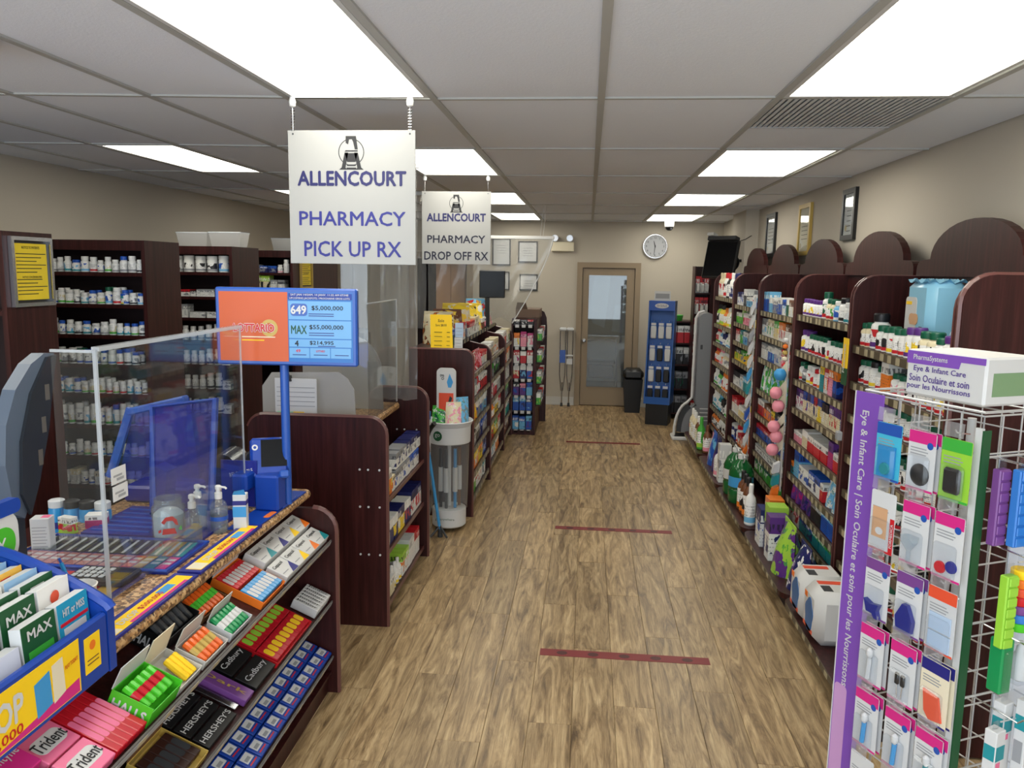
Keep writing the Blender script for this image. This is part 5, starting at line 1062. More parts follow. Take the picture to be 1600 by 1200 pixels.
# ------------------------------------------------------------------ hanging signs
def deco(T, body, cx, y, z, w, h, m, R=(1, 0, 0)):
    T.text(body, (cx, y, z), R, (0, 0, 1), h, m, w, .012)
def sign(y, x0, x1, z0, z1, line3, ink, lab, chain, cz):
    T = Thing('hanging_sign', lab, 'sign', ((x0+x1)/2, y, z0), group='hanging pharmacy signs')
    W, H = x1-x0, z1-z0; cx = (x0+x1)/2; f = y-.0025
    T.part('board', MB().bbox(x0, x1, y-.002, y+.004, z0, z1, .001), 'sign_white')
    lz = z1-.16*H; r = .098*W
    ring = MB(); n = 40
    ring.add([(cx+(r+(.0015 if k % 2 else -.0015))*math.cos(2*math.pi*(k//2)/n), f-.0002, lz+(r+(.0015 if k % 2 else -.0015))*math.sin(2*math.pi*(k//2)/n)) for k in range(2*n)], [(2*k, (2*k+2) % (2*n), (2*k+3) % (2*n), 2*k+1) for k in range(n)])
    T.part('emblem_ring', ring, 'ink')
    a = W/ .52
    def P(*pts): return [(cx+px*a, f-.0005, lz+pz*a) for px, pz in pts]
    def poly(nm, *pts): T.part(nm, MB().add(P(*pts), [tuple(range(len(pts)))]), 'ink')
    poly('emblem_leg', (-.050, -.068), (-.018, -.068+.0), (-.024, -.06), (-.012, -.002), (-.027, -.002), (-.040, -.06)); poly('emblem_leg', (.050, -.068), (.018, -.068), (.024, -.06), (.012, -.002), (.027, -.002), (.040, -.06))
    poly('emblem_bowl', (-.026, -.004), (.026, -.004), (.017, -.038), (-.017, -.038)); poly('emblem_bar', (-.018, -.048), (.018, -.048), (.018, -.054), (-.018, -.054)); poly('emblem_bar', (-.020, -.060), (.020, -.060), (.020, -.068), (-.020, -.068))
    poly('emblem_crown', (-.028, .002), (.027, .002), (.026, .007), (-.022, .007)); poly('emblem_crown', (-.022, .062), (.020, .062), (.027, .010), (.015, .010), (.008, .04), (.002, .052), (-.008, .05), (-.012, .03), (-.022, .035))
    T.text('ALLENCOURT', (cx, f, z1-.355*H), (1, 0, 0), (0, 0, 1), .105*H, 'sign_navy', .85*W, .034)
    T.text('PHARMACY', (cx, f, z1-.655*H), (1, 0, 0), (0, 0, 1), .105*H, ink, .84*W, .016); T.text(line3, (cx, f, z1-.885*H), (1, 0, 0), (0, 0, 1), .115*H, ink, (.77 if 'UP' in line3 else .93)*W, .016)
    for x in (x0+.022, x1-.022):
        T.part('ceiling_hook', MB().lathe([(.003, -.045), (.013, -.038), (.015, -.02), (.011, -.008), (.011, 0)], 10, (x, y, cz)), 'white', None, True)
        c = T.part('chain', MB().tube([(x, y, cz-.04), (x, y, z1-.012)], .0016, 5), 'chrome')
        if chain:
            ch = MB()
            n = int((cz-.04-z1)/.011)
            for q in range(n+1):
                for s in (-.005, .005): ch.lathe([(.001, -.004), (.0042, 0), (.001, .004)], 6, (x+s, y, z1+.011*q))
            b = T.part('chain_bead', ch, 'chrome', c); b['kind'] = 'stuff'
        T.part('eyelet', MB().disc((x, f-.0003, z1-.014), .004, 'y', 8), 'charcoal')
sign(3.22, -1.228, -.703, 1.915, 2.446, 'PICK UP RX', 'ink_blue', 'hanging white pharmacy sign with pick-up lettering, the larger one', True, 2.578)
sign(5.86, -1.232, -.722, 1.938, 2.462, 'DROP OFF RX', 'ink_navy', 'hanging white pharmacy sign with drop-off lettering, further back', False, 2.578)

mat('scratch_pink', C(196, 120, 120), 0.4); mat('scratch_dark', C(34, 46, 40), 0.4); mat('scratch_teal', C(40, 130, 140), 0.4); mat('scratch_gold', C(190, 150, 60), 0.4)
mat('candy_red', C(190, 24, 40), 0.28); mat('candy_green', C(74, 190, 40), 0.28); mat('candy_blue', C(40, 140, 200), 0.28); mat('candy_orange', C(226, 100, 30), 0.3); mat('mint_green', C(24, 140, 80), 0.25); mat('gum_pink', C(232, 110, 150), 0.35); mat('choc', C(52, 26, 18), 0.35)
mat('monitor_grey', C(84, 96, 112), 0.4); mat('monitor_dark', C(38, 42, 48), 0.4); mat('pad_brown', C(88, 84, 80), 0.6)
for nm, c in (('b_cyan', C(30, 150, 190)), ('b_green', C(22, 82, 44)), ('b_pale', C(214, 218, 232)), ('b_white', C(238, 236, 232)), ('b_sky', C(150, 190, 226)), ('b_yellow', C(240, 190, 80)), ('header_green', C(70, 180, 40)), ('lcd_title', C(28, 60, 150))): mat(nm, c, .5)

# ------------------------------------------------------------------ lottery and candy counter
CT = .93
def counter():
    T = Thing('checkout_counter', 'mahogany checkout counter with speckled granite-look worktop', 'counter', (-1.55, 2.1, 0))
    prof = [(-1.90, CT-.042), (-1.90, CT), (-1.215, CT)]+[(-1.215+.021*math.sin(a), CT-.021+.021*math.cos(a)) for a in [i*math.pi/8 for i in range(1, 9)]]
    T.part('worktop', MB().prism(prof, 'y', .6, 3.30), 'granite', None, True)
    T.part('cabinet', MB().box(-1.88, -1.46, .62, 3.25, 0, CT-.043), 'dark_recess')
    pr = rrect(-1.88, -1.075, 0, .855, .10, (0, 0, 1, 0))
    p = T.part('end_panel', MB().prism(pr, 'y', 3.262, 3.288), 'mahogany'); T.part('edge_band', MB().tube([(x, 3.275, z) for x, z in pr[1:-1]], .0135, 6), 'wood_edge', p)
    T.part('lower_ledge', MB().box(-2.25, -1.905, 1.6, 3.2, .80, .83), 'mahogany'); T.part('ledge_support', MB().box(-2.25, -1.905, 3.17, 3.2, 0, .80), 'mahogany')
    T.part('plinth', MB().box(-1.46, -1.12, .62, 3.26, 0, .09), 'mahogany')
counter()
# sloping candy tiers --------------------------------------------------------------------------
TA = math.radians(24); TC, TS = math.cos(TA), math.sin(TA)
TIERS = (.705, .425, .165); XLIP = -1.10
def tier_m(k, s, y, n=0.0):
    """matrix on tier k: s up the slope from the lip, y along the counter; x along +Y, z out of the tray"""
    o = Vector((XLIP-s*TC+n*TS, y, TIERS[k]+s*TS+n*TC))
    m = Matrix(((0, -TC, TS), (1, 0, 0), (0, TS, TC))).to_4x4(); m.translation = o
    return m
def candy_rack():
    T = Thing('candy_rack', 'three-tier sloping candy rack built under the checkout counter', 'rack', (-1.3, 2.1, .1))
    for k, z in enumerate(TIERS):
        t = T.part('tray', MB().box(.62, 3.258, 0, .36, -.012, 0).xf(tier_m(k, 0, 0)), 'mahogany')
        T.part('front_lip', MB().box(.62, 3.258, -.006, 0, -.012, .016).xf(tier_m(k, 0, 0)), 'pad_brown', t)
        T.part('price_rail', MB().box(.62, 3.258, -.0075, -.0062, -.010, .012).xf(tier_m(k, 0, 0)), 'grey', t)
        for q in range(18): T.part('price_tag', MB().box(.8+q*.135, .84+q*.135, -.0088, -.0077, -.008, .011).xf(tier_m(k, 0, 0)), 'tag', t)
    T.part('kick_shelf', MB().box(-1.40, -1.10, .62, 3.258, .09, .105), 'mahogany')
candy_rack()
def tray_thing(name, label, cat, k, s, y, group=None):
    """a thing whose local frame lies on tier k"""
    T = Thing(name, label, cat, group=group, world=False); T.o.matrix_world = tier_m(k, s, y, .001); return T
def open_box(k, s, y, w, d, h, m, lab, flap='light_grey', flap_h=.06, brand=None, bcol='white'):
    T = tray_thing('display_box', lab, 'box', k, s, y)
    t = .0025
    T.part('tray', MB().box(-w/2, w/2, 0, d, 0, t).box(-w/2, -w/2+t, 0, d, t, h).box(w/2-t, w/2, 0, d, t, h).box(-w/2+t, w/2-t, 0, t, t, h*.8).box(-w/2+t, w/2-t, d-t, d, t, h), m)
    T.part('back_flap', MB().prism([(-w/2, h), (w/2, h), (w/2-.008, h+flap_h), (-w/2+.008, h+flap_h)], 'y', d, d+.0025), flap)
    if brand: text(T.o, brand, (-w/2-.0004, d/2, h*.45), (0, -1, 0), (0, 0, 1), h*.5, bcol, d*.8, .03)
    return T
_roll = MB().lathe([(.0085, 0), (.011, .004), (.011, .078), (.0085, .082)], 8).xf(Matrix.Rotation(math.radians(-90), 4, 'X'))
def rolls(k, s, y, w, n, m, band, lab, n0=.006, lift=14):
    me = MB(); me.v, me.f, me.m = list(_roll.v), list(_roll.f), list(_roll.m); me = me.mesh('candy_roll', m, True)
    bd = MB().lathe([(.0114, .028), (.0114, .055)], 8, cap=False).xf(Matrix.Rotation(math.radians(-90), 4, 'X')).mesh('wrapper_band', band, True)
    for i in range(n):
        o = link('candy_roll', me); M4 = tier_m(k, s, y-w/2+(i+.5)*w/n, n0+.012) @ Matrix.Rotation(math.radians(lift), 4, 'X'); o.matrix_world = M4
        tag(o, f"{lab}, {ORD[i]} from the near end", 'candy', 'candy rolls in the sloping rack'); b = link('wrapper_band', bd, o)
def packs(k, s, y, w, n, d, h, m, stripe, lab, word=None, wcol='white', cat='candy', name='gum_pack', step=0.0, n0=.004, wr=.85):
    pw = w/n*.95
    me = MB().bbox(-pw/2, pw/2, 0, d, 0, h, .002).mesh(name, m); st = MB().prism(rrect(-pw*.42, pw*.42, d*.25, d*.75, min(pw*.3, d*.2)), 'z', h, h+.0006).mesh('label_print', stripe) if stripe else None
    for i in range(n):
        o = link(name, me); o.matrix_world = tier_m(k, s+step*i, y-w/2+(i+.5)*w/n, n0); tag(o, f"{lab}, {ORD[i]} from the near end", cat, lab+' row')
        if st: link('label_print', st, o)
        if word:
            if pw >= d*.6: text(o, word, (0, d*.5, h+.001), (1, 0, 0), (0, 1, 0), min(d*.34, pw*.3), wcol, pw*wr, .01)
            else: text(o, word, (0, d*.5, h+.001), (0, -1, 0), (1, 0, 0), min(pw*.55, .02), wcol, d*wr, .01)
def tier_goods():
    # top tier, far to near
    for r in range(2):
        for i in range(4):
            T = tray_thing('lozenge_box', f"white lozenge box with {('teal', 'orange', 'gold', 'navy')[(i+r) % 4]} corner, {ORD[i]} from the end panel, {('front', 'rear')[r]} row", 'box', 0, .012+r*.098, 3.19-i*.122, 'lozenge boxes at the far end of the top tier')
            T.part('carton', MB().bbox(-.058, .058, 0, .088, 0, .034+.012*((i*3+r) % 3), .002), 'white'); h = .0345+.012*((i*3+r) % 3)
            T.part('colour_corner', MB().add([(.0, .001, h), (.057, .001, h), (.057, .05, h), (.03, .03, h)], [(0, 1, 2, 3)]), ('teal', 'orange', 'yellow', 'navy_ink')[(i+r) % 4])
            text(T.o, 'Cepacol', (-.012, .062, h), (1, 0, 0), (0, 1, 0), .020, 'ink', .078, .01); T.part('fine_print', MB().box(-.05, .0, .02, .024, h, h+.0004), 'grey')
    T = open_box(0, .01, 2.64, .20, .20, .03, 'orange', 'orange display box of red and blue gum packs on the top tier', flap_h=.07)
    packs(0, .115, 2.64, .19, 8, .085, .022, 'candy_red', 'white', 'slim red gum pack on the top tier', n0=.012); packs(0, .02, 2.64, .19, 8, .085, .022, 'candy_blue', 'white', 'slim blue gum pack on the top tier', n0=.012)
    open_box(0, .01, 2.37, .15, .09, .03, 'light_grey', 'pale open box of green mint rolls', flap='trim_white', flap_h=.05); rolls(0, .018, 2.37, .14, 6, 'mint_green', 'white', 'green mint roll')
    open_box(0, .12, 2.40, .17, .09, .03, 'kraft', 'brown open box of orange fruit rolls behind the mint rolls', flap='brown_card', flap_h=.07); rolls(0, .13, 2.40, .16, 7, 'candy_orange', 'candy_green', 'orange fruit roll')
    open_box(0, .135, 2.185, .20, .10, .06, 'black', 'black open box of black cough-drop sticks', flap='light_grey', flap_h=.06, brand='HALLS', bcol='light_grey'); rolls(0, .145, 2.185, .18, 6, 'black', 'charcoal', 'black cough-drop stick', .032, 20)
    open_box(0, .01, 2.19, .15, .10, .03, 'trim_white', 'pale open box of red and gold butter rolls', flap='trim_white', flap_h=.06); rolls(0, .018, 2.19, .13, 5, 'candy_orange', 'gold', 'red and gold butter roll')
    open_box(0, .01, 2.03, .13, .12, .03, 'trim_white', 'pale open box nearly empty with yellow sticks', flap='cream', flap_h=.09); rolls(0, .02, 2.055, .06, 3, 'yellow', 'yellow', 'yellow cough-drop stick', .004)
    open_box(0, .01, 1.885, .15, .12, .06, 'candy_green', 'bright green open box of green cough-drop sticks', flap='light_grey', flap_h=.06, brand='HALLS'); rolls(0, .03, 1.885, .135, 5, 'candy_green', 'candy_red', 'green cough-drop stick', .034, 12)
    packs(0, .01, 1.735, .13, 6, .19, .028, 'candy_red', 'gum_pink', 'shiny red gum pack on the top tier'); packs(0, .01, 1.605, .12, 1, .09, .03, 'gum_pink', 'white', 'pink Trident-type gum box in front'.replace('Trident-type ', ''), 'Trident', 'ink', name='gum_box'); packs(0, .105, 1.605, .12, 1, .09, .03, 'gum_pink', 'white', 'pink gum box behind the front one', 'Trident', 'ink', name='gum_box')
    packs(0, .20, 1.605, .12, 1, .09, .03, 'gum_pink', 'white', 'pink gum box at the rear', 'Trident', 'ink', name='gum_box')
    packs(0, .12, 1.485, .11, 1, .12, .045, 'magenta', None, 'magenta gum carton beside the pink boxes', 'Dentyne', 'white', name='gum_box'); packs(0, .01, 1.48, .11, 3, .10, .03, 'candy_green', 'lime', 'green mint gum pack below the magenta carton')
    # middle tier
    packs(1, .012, 3.16, .17, 6, .115, .04, 'white', None, 'white mint carton at the end panel, middle tier', 'Junior', 'ink', name='mint_carton', cat='box')
    open_box(1, .01, 2.84, .36, .20, .022, 'red', 'red open box of chocolate bars on the middle tier', flap='light_grey', flap_h=.03)
    for r in range(2): packs(1, .02+.09*r, 2.84, .34, 9, .085, .022, 'candy_red', ('yellow', 'lime')[r], f"red candy bar, {('front', 'rear')[r]} row, middle tier", name='candy_bar', n0=.006, step=.0)
    for q in range(2): packs(1, .015+.095*q, 2.56, .18, 1, .085, .022, 'black', None, ('black and purple chocolate bar, lower on the middle tier', 'black and purple chocolate bar, higher on the middle tier')[q], 'Cadbury', 'light_grey', name='chocolate_bar')
    packs(1, .015, 2.42, .07, 1, .20, .026, 'pill_purple', None, 'deep purple chocolate bar on the middle tier', 'Dark', 'gold', name='chocolate_bar')
    packs(1, .03, 2.36, .03, 1, .19, .012, 'chrome', None, 'silver foil wrapper between chocolate bars', name='foil_wrapper')
    for q in range(3): packs(1, .015+.066*q, 2.23, .20, 1, .06, .016, 'black', None, f"black wrapper chocolate bar with white letters, {('lowest', 'middle', 'topmost')[q]} of three", "HERSHEY'S", 'white', name='chocolate_bar', wr=.95)
    open_box(1, .01, 2.02, .18, .16, .03, 'gold', 'gold and brown open box of chocolate bars', flap='kraft', flap_h=.07); packs(1, .03, 2.02, .16, 5, .12, .022, 'choc', 'charcoal', 'brown chocolate bar in the gold box', name='chocolate_bar', n0=.01)
    packs(1, .01, 1.86, .10, 2, .18, .024, 'choc', 'pill_red', 'brown bar with red label on the middle tier', 'KIND', 'white', name='snack_bar')
    # bottom tier: blue packs in a grid
    me = MB().bbox(-.036, .036, 0, .064, 0, .03, .003).mesh('gum_pack', 'lotto_blue'); lb = MB().box(-.024, .026, .024, .058, .03, .0306).mesh('label_print', 'paper'); bc = MB().box(-.018, .012, .030, .043, .0306, .0312).mesh('barcode', 'grey'); rd = MB().box(-.024, .026, .012, .017, .03, .0308).mesh('red_stripe', 'red')
    for r in range(3):
        for i in range(15):
            o = link('gum_pack', me); o.matrix_world = tier_m(2, .008+.068*r, 3.215-i*.0775, .001) @ Matrix.Rotation(random.uniform(-.04, .04), 4, 'Z')
            tag(o, f"blue and white gum pack on the bottom tier, {ORD[i]} from end panel, {('front', 'middle', 'rear')[r]} row", 'candy', 'blue gum packs on the bottom tier')
            for nm, m2 in (('label_print', lb), ('barcode', bc), ('red_stripe', rd)): link(nm, m2, o)
tier_goods()
# ------------------------------------------------------------------ things on the counter
def counter_things():
    # strip trays along the edge
    for i, (y0, y1) in enumerate(((1.815, 2.285), (2.30, 2.78))):
        T = Thing('ticket_strip', ('yellow jackpot strip in a blue tray along the counter edge, beside the dispenser' if i == 0 else 'yellow jackpot strip in a blue tray along the counter edge, beside the ticket checker'), 'sign', (-1.23, (y0+y1)/2, CT), group='jackpot strips along the counter edge')
        T.part('tray', MB().box(-1.275, -1.196, y0, y1, CT+.0005, CT+.008), 'deep_blue'); p = T.part('strip', MB().box(-1.258, -1.205, y0+.02, y1-.02, CT+.008, CT+.0092), 'yellow')
        T.part('pink_edge', MB().box(-1.2155, -1.2045, y0+.12, y1-.05, CT+.0092, CT+.0097), 'magenta', p); T.part('badge', MB().box(-1.256, -1.207, y0+.022, y0+.075, CT+.0092, CT+.0099), 'cream', p); T.part('blue_print', MB().box(-1.25, -1.222, y1-.16, y1-.09, CT+.0092, CT+.0097), 'sky_blue', p)
        T.text('DROP', (-1.233, y0+.145, CT+.0095), (0, 1, 0), (-1, 0, 0), .022, 'white', .09, .02, p); T.text('$500,000', (-1.233, y0+.26, CT+.0095), (0, 1, 0), (-1, 0, 0), .02, 'red', .12, .01, p)
    # scratch ticket tray
    T = Thing('ticket_tray', 'blue scratch-ticket tray with rows of pink and dark tickets', 'tray', (-1.55, 2.5, CT))
    T.part('tray', MB().box(-1.86, -1.30, 2.285, 2.56, CT+.0005, CT+.012), 'deep_blue'); T.part('rim', MB().tube([(-1.86, 2.285, CT+.012), (-1.30, 2.285, CT+.012), (-1.30, 2.56, CT+.012), (-1.86, 2.56, CT+.012)], .006, 6, closed=True), 'lotto_blue')
    for q in range(14):
        x = -1.85+q*.0385
        a = T.part('ticket', MB().box(x, x+.034, 2.30, 2.40, CT+.0125, CT+.0135), 'scratch_pink' if q < 10 else ('red', 'scratch_gold', 'scratch_teal', 'magenta')[q-10]); T.part('ticket_number', MB().box(x+.004, x+.03, 2.335, 2.352, CT+.0135, CT+.014).box(x+.004, x+.03, 2.365, 2.382, CT+.0135, CT+.014), 'paper', a)
        b = T.part('ticket', MB().prism([(x, 2.41), (x+.034, 2.41), (x+.02, 2.545), (x-.014, 2.545)], 'z', CT+.0125, CT+.0135), 'scratch_dark' if q < 11 else ('scratch_teal', 'scratch_gold', 'teal')[q-11]); T.part('ticket_stripe', MB().prism([(x+.008, 2.415), (x+.018, 2.415), (x+.004, 2.54), (x-.006, 2.54)], 'z', CT+.0135, CT+.014), 'paper', b)
    T.part('cover_sheet', MB().box(-1.85, -1.31, 2.292, 2.553, CT+.017, CT+.019), 'acrylic')
    T = Thing('ticket_tray', 'second ticket tray with teal and red tickets behind the paper cup', 'tray', (-1.55, 2.15, CT))
    T.part('tray', MB().box(-1.86, -1.36, 2.0, 2.265, CT+.0005, CT+.01), 'deep_blue')
    for q in range(8): T.part('ticket', MB().box(-1.85+q*.06, -1.795+q*.06, 2.03, 2.25, CT+.0105, CT+.0115), ('scratch_teal', 'candy_blue', 'scratch_teal', 'grey', 'red', 'scratch_pink', 'red', 'scratch_gold')[q])
    T = Thing('ticket_board', 'dark blue ribbed ticket holder between the tray and the blue stands', 'tray', (-1.55, 2.75, CT))
    T.part('board', MB().box(-1.80, -1.34, 2.60, 2.93, CT+.0005, CT+.010), 'deep_blue')
    for q in range(6): T.part('rib', MB().box(-1.78, -1.56, 2.63+q*.05, 2.64+q*.05, CT+.010, CT+.014), 'screen_blue')
    # calculator
    T = Thing('calculator', 'black calculator lying beside the paper cup', 'calculator', (-1.44, 2.2, CT)); T.part('body', MB().bbox(-1.55, -1.36, 2.14, 2.25, CT+.012, CT+.035, .006), 'black')
    for q in range(15): T.part('key', MB().bbox(-1.535+.022*(q % 5), -1.519+.022*(q % 5), 2.155+.027*(q//5), 2.175+.027*(q//5), CT+.035, CT+.039, .002), 'light_grey')
    T.part('display', MB().box(-1.42, -1.37, 2.155, 2.235, CT+.035, CT+.0365), 'lcd_dark')
    # cup with pen
    T = Thing('paper_cup', 'white paper cup holding a blue pen on the counter', 'cup', (-1.36, 1.945, CT), world=False)
    T.part('cup', MB().lathe([(.030, .001), (.031, .003), (.043, .098), (.046, .102), (.043, .104), (.040, .098), (.028, .006)], 20, cap=True), 'cup_white', None, True); T.part('red_print', MB().lathe([(.0395, .06), (.0428, .085)], 20, cap=False).xf(Matrix.Identity(4)), 'cup_white')
    t = Thing('pen', 'blue pen standing in the paper cup', 'pen', (-1.36, 1.945, CT+.01), world=False); t.part('barrel', MB().tube([(.01, .0, 0), (-.045, -.005, .155)], .0055, 8), 'candy_blue', None, True); t.part('tip', MB().tube([(-.045, -.005, .155), (-.05, -.0055, .168)], .0035, 6), 'screen_blue')
    # jar of cotton balls
    T = Thing('cotton_jar', 'clear glass jar of white treats with a red painted santa-like figure'.replace('santa-like ', ''), 'jar', (-1.475, 2.62, CT+.0), world=False)
    T.part('glass', MB().lathe([(.050, .003), (.056, .01), (.056, .115), (.046, .128), (.044, .145), (.041, .145), (.043, .126), (.053, .112), (.053, .012)], 24, cap=False), 'bottle_clear', None, True)
    for q, z in enumerate((.132, .14, .147)): T.part('neck_thread', MB().tube([(.0455*math.cos(a), .0455*math.sin(a), z) for a in [i*math.pi/10 for i in range(20)]], .002, 5, closed=True), 'bottle_clear', None, True)
    T.part('filling', MB().lathe([(.048, .008), (.051, .02), (.051, .09), (.035, .105), (.01, .11)], 18), 'paper', None, True)
    for nm, pts, m in (('red_hat', [(-.025, .075), (-.01, .092), (.012, .094), (.026, .08), (.03, .06), (.022, .062), (.012, .078), (-.008, .078), (-.016, .066)], 'red'), ('red_coat', [(-.02, .05), (.018, .05), (.024, .03), (-.024, .03)], 'red'), ('red_mitten', [(-.036, .045), (-.026, .05), (-.026, .04), (-.034, .036)], 'red'), ('green_leaf', [(.03, .045), (.04, .06), (.042, .04)], 'green')):
        T.part(nm, MB().prism([(x, z) for x, z in pts], 'y', -.0575, -.0565).xf(Matrix.Rotation(math.radians(30), 4, 'Z')), m)
    for q, (x, y, lab, lbl) in enumerate(((-1.405, 2.70, 'clear sanitizer pump bottle at the back beside the jar', None), (-1.362, 2.575, 'clear sanitizer pump bottle in front of the other two', None), (-1.325, 2.70, 'clear sanitizer pump bottle with blue label, beside the carton', 'screen_blue'))):
        T = Thing('pump_bottle', lab, 'bottle', (x, y, CT), world=False, group='hand sanitizer pump bottles')
        T.part('body', MB().lathe([(.028, .002), (.031, .01), (.031, .095), (.024, .115), (.012, .125), (.012, .13)], 16), 'bottle_clear', None, True); T.part('gel', MB().lathe([(.026, .006), (.028, .012), (.028, .085), (.02, .09)], 14), 'bottle_clear', None, True)
        T.part('collar', MB().lathe([(.0135, .128), (.0135, .15), (.008, .152), (.006, .165)], 12), 'white', None, True); h = T.part('pump_head', MB().lathe([(.011, .163), (.011, .175), (.007, .178)], 12), 'white', None, True); T.part('nozzle', MB().tube([(0, 0, .172), (.03, -.008, .173), (.036, -.009, .168)], .004, 6), 'white', h, True)
        if lbl: T.part('label', MB().lathe([(.0317, .05), (.0317, .065)], 16, cap=False), lbl, None, True)
    T = Thing('lotion_carton', 'slim white and blue carton standing by the ticket checker', 'box', (-1.265, 2.75, CT), math.radians(12), world=False)
    T.part('box', MB().bbox(-.024, .024, -.02, .02, 0, .135, .002), 'paper'); T.part('blue_print', MB().box(-.0242, .0242, -.0204, -.02, .05, .09), 'sky_blue'); T.part('navy_band', MB().box(-.0245, .0245, -.0205, .0205, .095, .112), 'navy_ink'); T.part('torn_flap', MB().add([(-.024, -.02, .135), (.024, -.02, .135), (.02, -.03, .158), (-.015, -.032, .152)], [(0, 1, 2, 3)]), 'sky_blue')
    # ticket checker
    T = Thing('ticket_checker', 'blue self-service ticket checker with small dark screen', 'ticket checker', (-1.25, 2.97, CT), math.radians(-2), world=False)
    T.part('base_plate', MB().prism([(-.05, -.25), (.05, -.20), (.045, .28), (-.06, .28)], 'z', .001, .006), 'lotto_blue'); T.part('yellow_sticker', MB().prism(rrect(.02, .045, -.10, -.02, .01), 'z', .006, .0066), 'orange')
    Rt = Matrix.Rotation(math.radians(24), 4, 'Z') @ Matrix.Rotation(math.radians(-20), 4, 'X')
    T.part('pedestal', MB().bbox(-.05, .05, -.02, .06, .005, .15, .008), 'lotto_blue'); hd = T.part('head', MB().bbox(-.075, .075, -.035, .03, .12, .29, .012).xf(Matrix.Translation((0, .02, 0)) @ Rt), 'lotto_blue', None, True)
    T.part('screen', MB().box(-.032, .068, -.0375, -.036, .17, .28).xf(Matrix.Translation((0, .02, 0)) @ Rt), 'lcd_dark', hd); T.part('scan_box', MB().bbox(-.125, -.06, -.06, .02, .09, .16, .008), 'lotto_blue', hd); T.part('side_knob', MB().bbox(.045, .085, -.06, -.025, .125, .155, .006).xf(Rt), 'screen_blue', hd)
    T.part('logo', MB().lathe([(.006, 0), (.012, 0), (.012, .001), (.006, .001)], 12, cap=False).xf(Matrix.Translation((0, .02, 0)) @ Rt @ Matrix.Translation((-.055, -.036, .25)) @ Matrix.Rotation(math.radians(90), 4, 'X')), 'white', hd)
    g = Thing('gift_card_sign', 'blue sign for reloadable gift cards beside the ticket checker', 'sign', (-1.36, 2.98, CT)); b = g.part('board', MB().box(-1.45, -1.30, 2.985, 2.99, CT+.01, CT+.20), 'deep_blue'); g.text('RELOADABLE', (-1.365, 2.984, CT+.15), (1, 0, .25), (-.25, 0, 1), .018, 'white', .10, .01, b); g.text('GIFT CARD', (-1.36, 2.984, CT+.12), (1, 0, .25), (-.25, 0, 1), .018, 'white', .09, .01, b)
    single('cable_bundle', MB().tube([(-1.40, 3.12, CT+.03), (-1.39, 3.10, CT+.12), (-1.36, 3.08, CT+.20), (-1.31, 3.07, CT+.24), (-1.27, 3.06, CT+.2), (-1.25, 3.05, CT+.12)], .022, 8), 'charcoal', 'dark ribbed cable hose behind the ticket checker', 'cable', smooth=True)
    # lottery screen on a pole
    T = Thing('lottery_screen', 'blue framed lottery jackpot screen on a blue pole', 'screen', (-1.205, 3.06, CT), math.radians(2), world=False)
    z0, z1 = 1.512-CT, 1.818-CT; x0, x1 = -.262, .305; y = -.03
    T.part('pole', MB().tube([(0, 0, .006), (0, 0, z0+.02)], .0175, 14), 'screen_blue', None, True); T.part('foot_plate', MB().bbox(-.07, .006, -.07, .10, .0065, .012, .002), 'lotto_blue')
    p = T.part('casing', MB().bbox(x0, x1, y, y+.035, z0, z1, .006), 'screen_blue'); b = .016; f = y-.0012
    T.part('orange_panel', MB().box(x0+b, x0+.292, f, y-.0002, z0+b, z1-b), 'lcd_orange', p); r = T.part('blue_panel', MB().box(x0+.294, x1-b, f, y-.0002, z0+b, z1-b), 'lcd_mid', p)
    xa, xb = x0+.296, x1-b-.006; H = z1-z0-2*b; zt = z1-b
    R, U_ = (1, 0, 0), (0, 0, 1)
    T.part('title_bar', MB().box(xa, xb+.004, f-.0006, f-.0002, zt-.028, zt-.003), 'lcd_title', p)
    T.text('SAT JAN 14/SAM. 14 JANV. 11:32 AM ET/HE', ((xa+xb)/2, f-.0008, zt-.010), R, U_, .010, 'white', .23, .01, p); T.text('UPCOMING JACKPOTS / PROCHAINS GROS LOTS', ((xa+xb)/2, f-.0008, zt-.0235), R, U_, .009, 'white', .24, .01, p)
    for a, c in ((zt-.106, zt-.034), (zt-.180, zt-.110), (zt-.214, zt-.184)): T.part('jackpot_row', MB().box(xa, xb, f-.0008, f-.0003, a, c), 'lcd_pale', p)
    for q in range(3): w3 = (xb-xa)/3; T.part('jackpot_cell', MB().box(xa+q*w3, xa+(q+1)*w3-.003, f-.0008, f-.0003, zt-.258, zt-.218), 'lcd_pale', p)
    for s_, z, h, w, x in (('$5,000,000', zt-.061, .019, .125, .155), ('$55,000,000', zt-.136, .019, .135, .15), ('$214,995', zt-.198, .017, .095, .13)): T.text(s_, (xa+x, f-.001, z), R, U_, h, 'ink', w, .012, p)
    T.text('649', (xa+.04, f-.0012, zt-.068), R, U_, .032, 'white', .06, .03, p, .0006); T.part('game_badge', MB().prism(rrect(xa+.008, xa+.075, zt-.092, zt-.044, .012), 'y', f-.0014, f-.0008), 'screen_blue', p)
    T.text('MAX', (xa+.04, f-.001, zt-.146), R, U_, .032, 'dark_green', .062, .02, p); T.text('49', (xa+.035, f-.001, zt-.230), R, U_, .012, 'red', .018, .02, p); T.text('LOTTARIO', (xa+.125, f-.001, zt-.230), R, U_, .008, 'red', .035, .02, p); T.text('4', (xa+.03, f-.001, zt-.200), R, U_, .022, 'ink', None, .02, p)
    for xx, zz, w in ((.13, .082, .10), (.13, .090, .10), (.13, .157, .10), (.13, .166, .10), (.15, .209, .07), (.04, .244, .055), (.125, .244, .055), (.21, .244, .055)): T.part('fine_print', MB().box(xa+xx-w/2, xa+xx+w/2, f-.0011, f-.0009, zt-zz-.003, zt-zz), 'navy_ink', p)
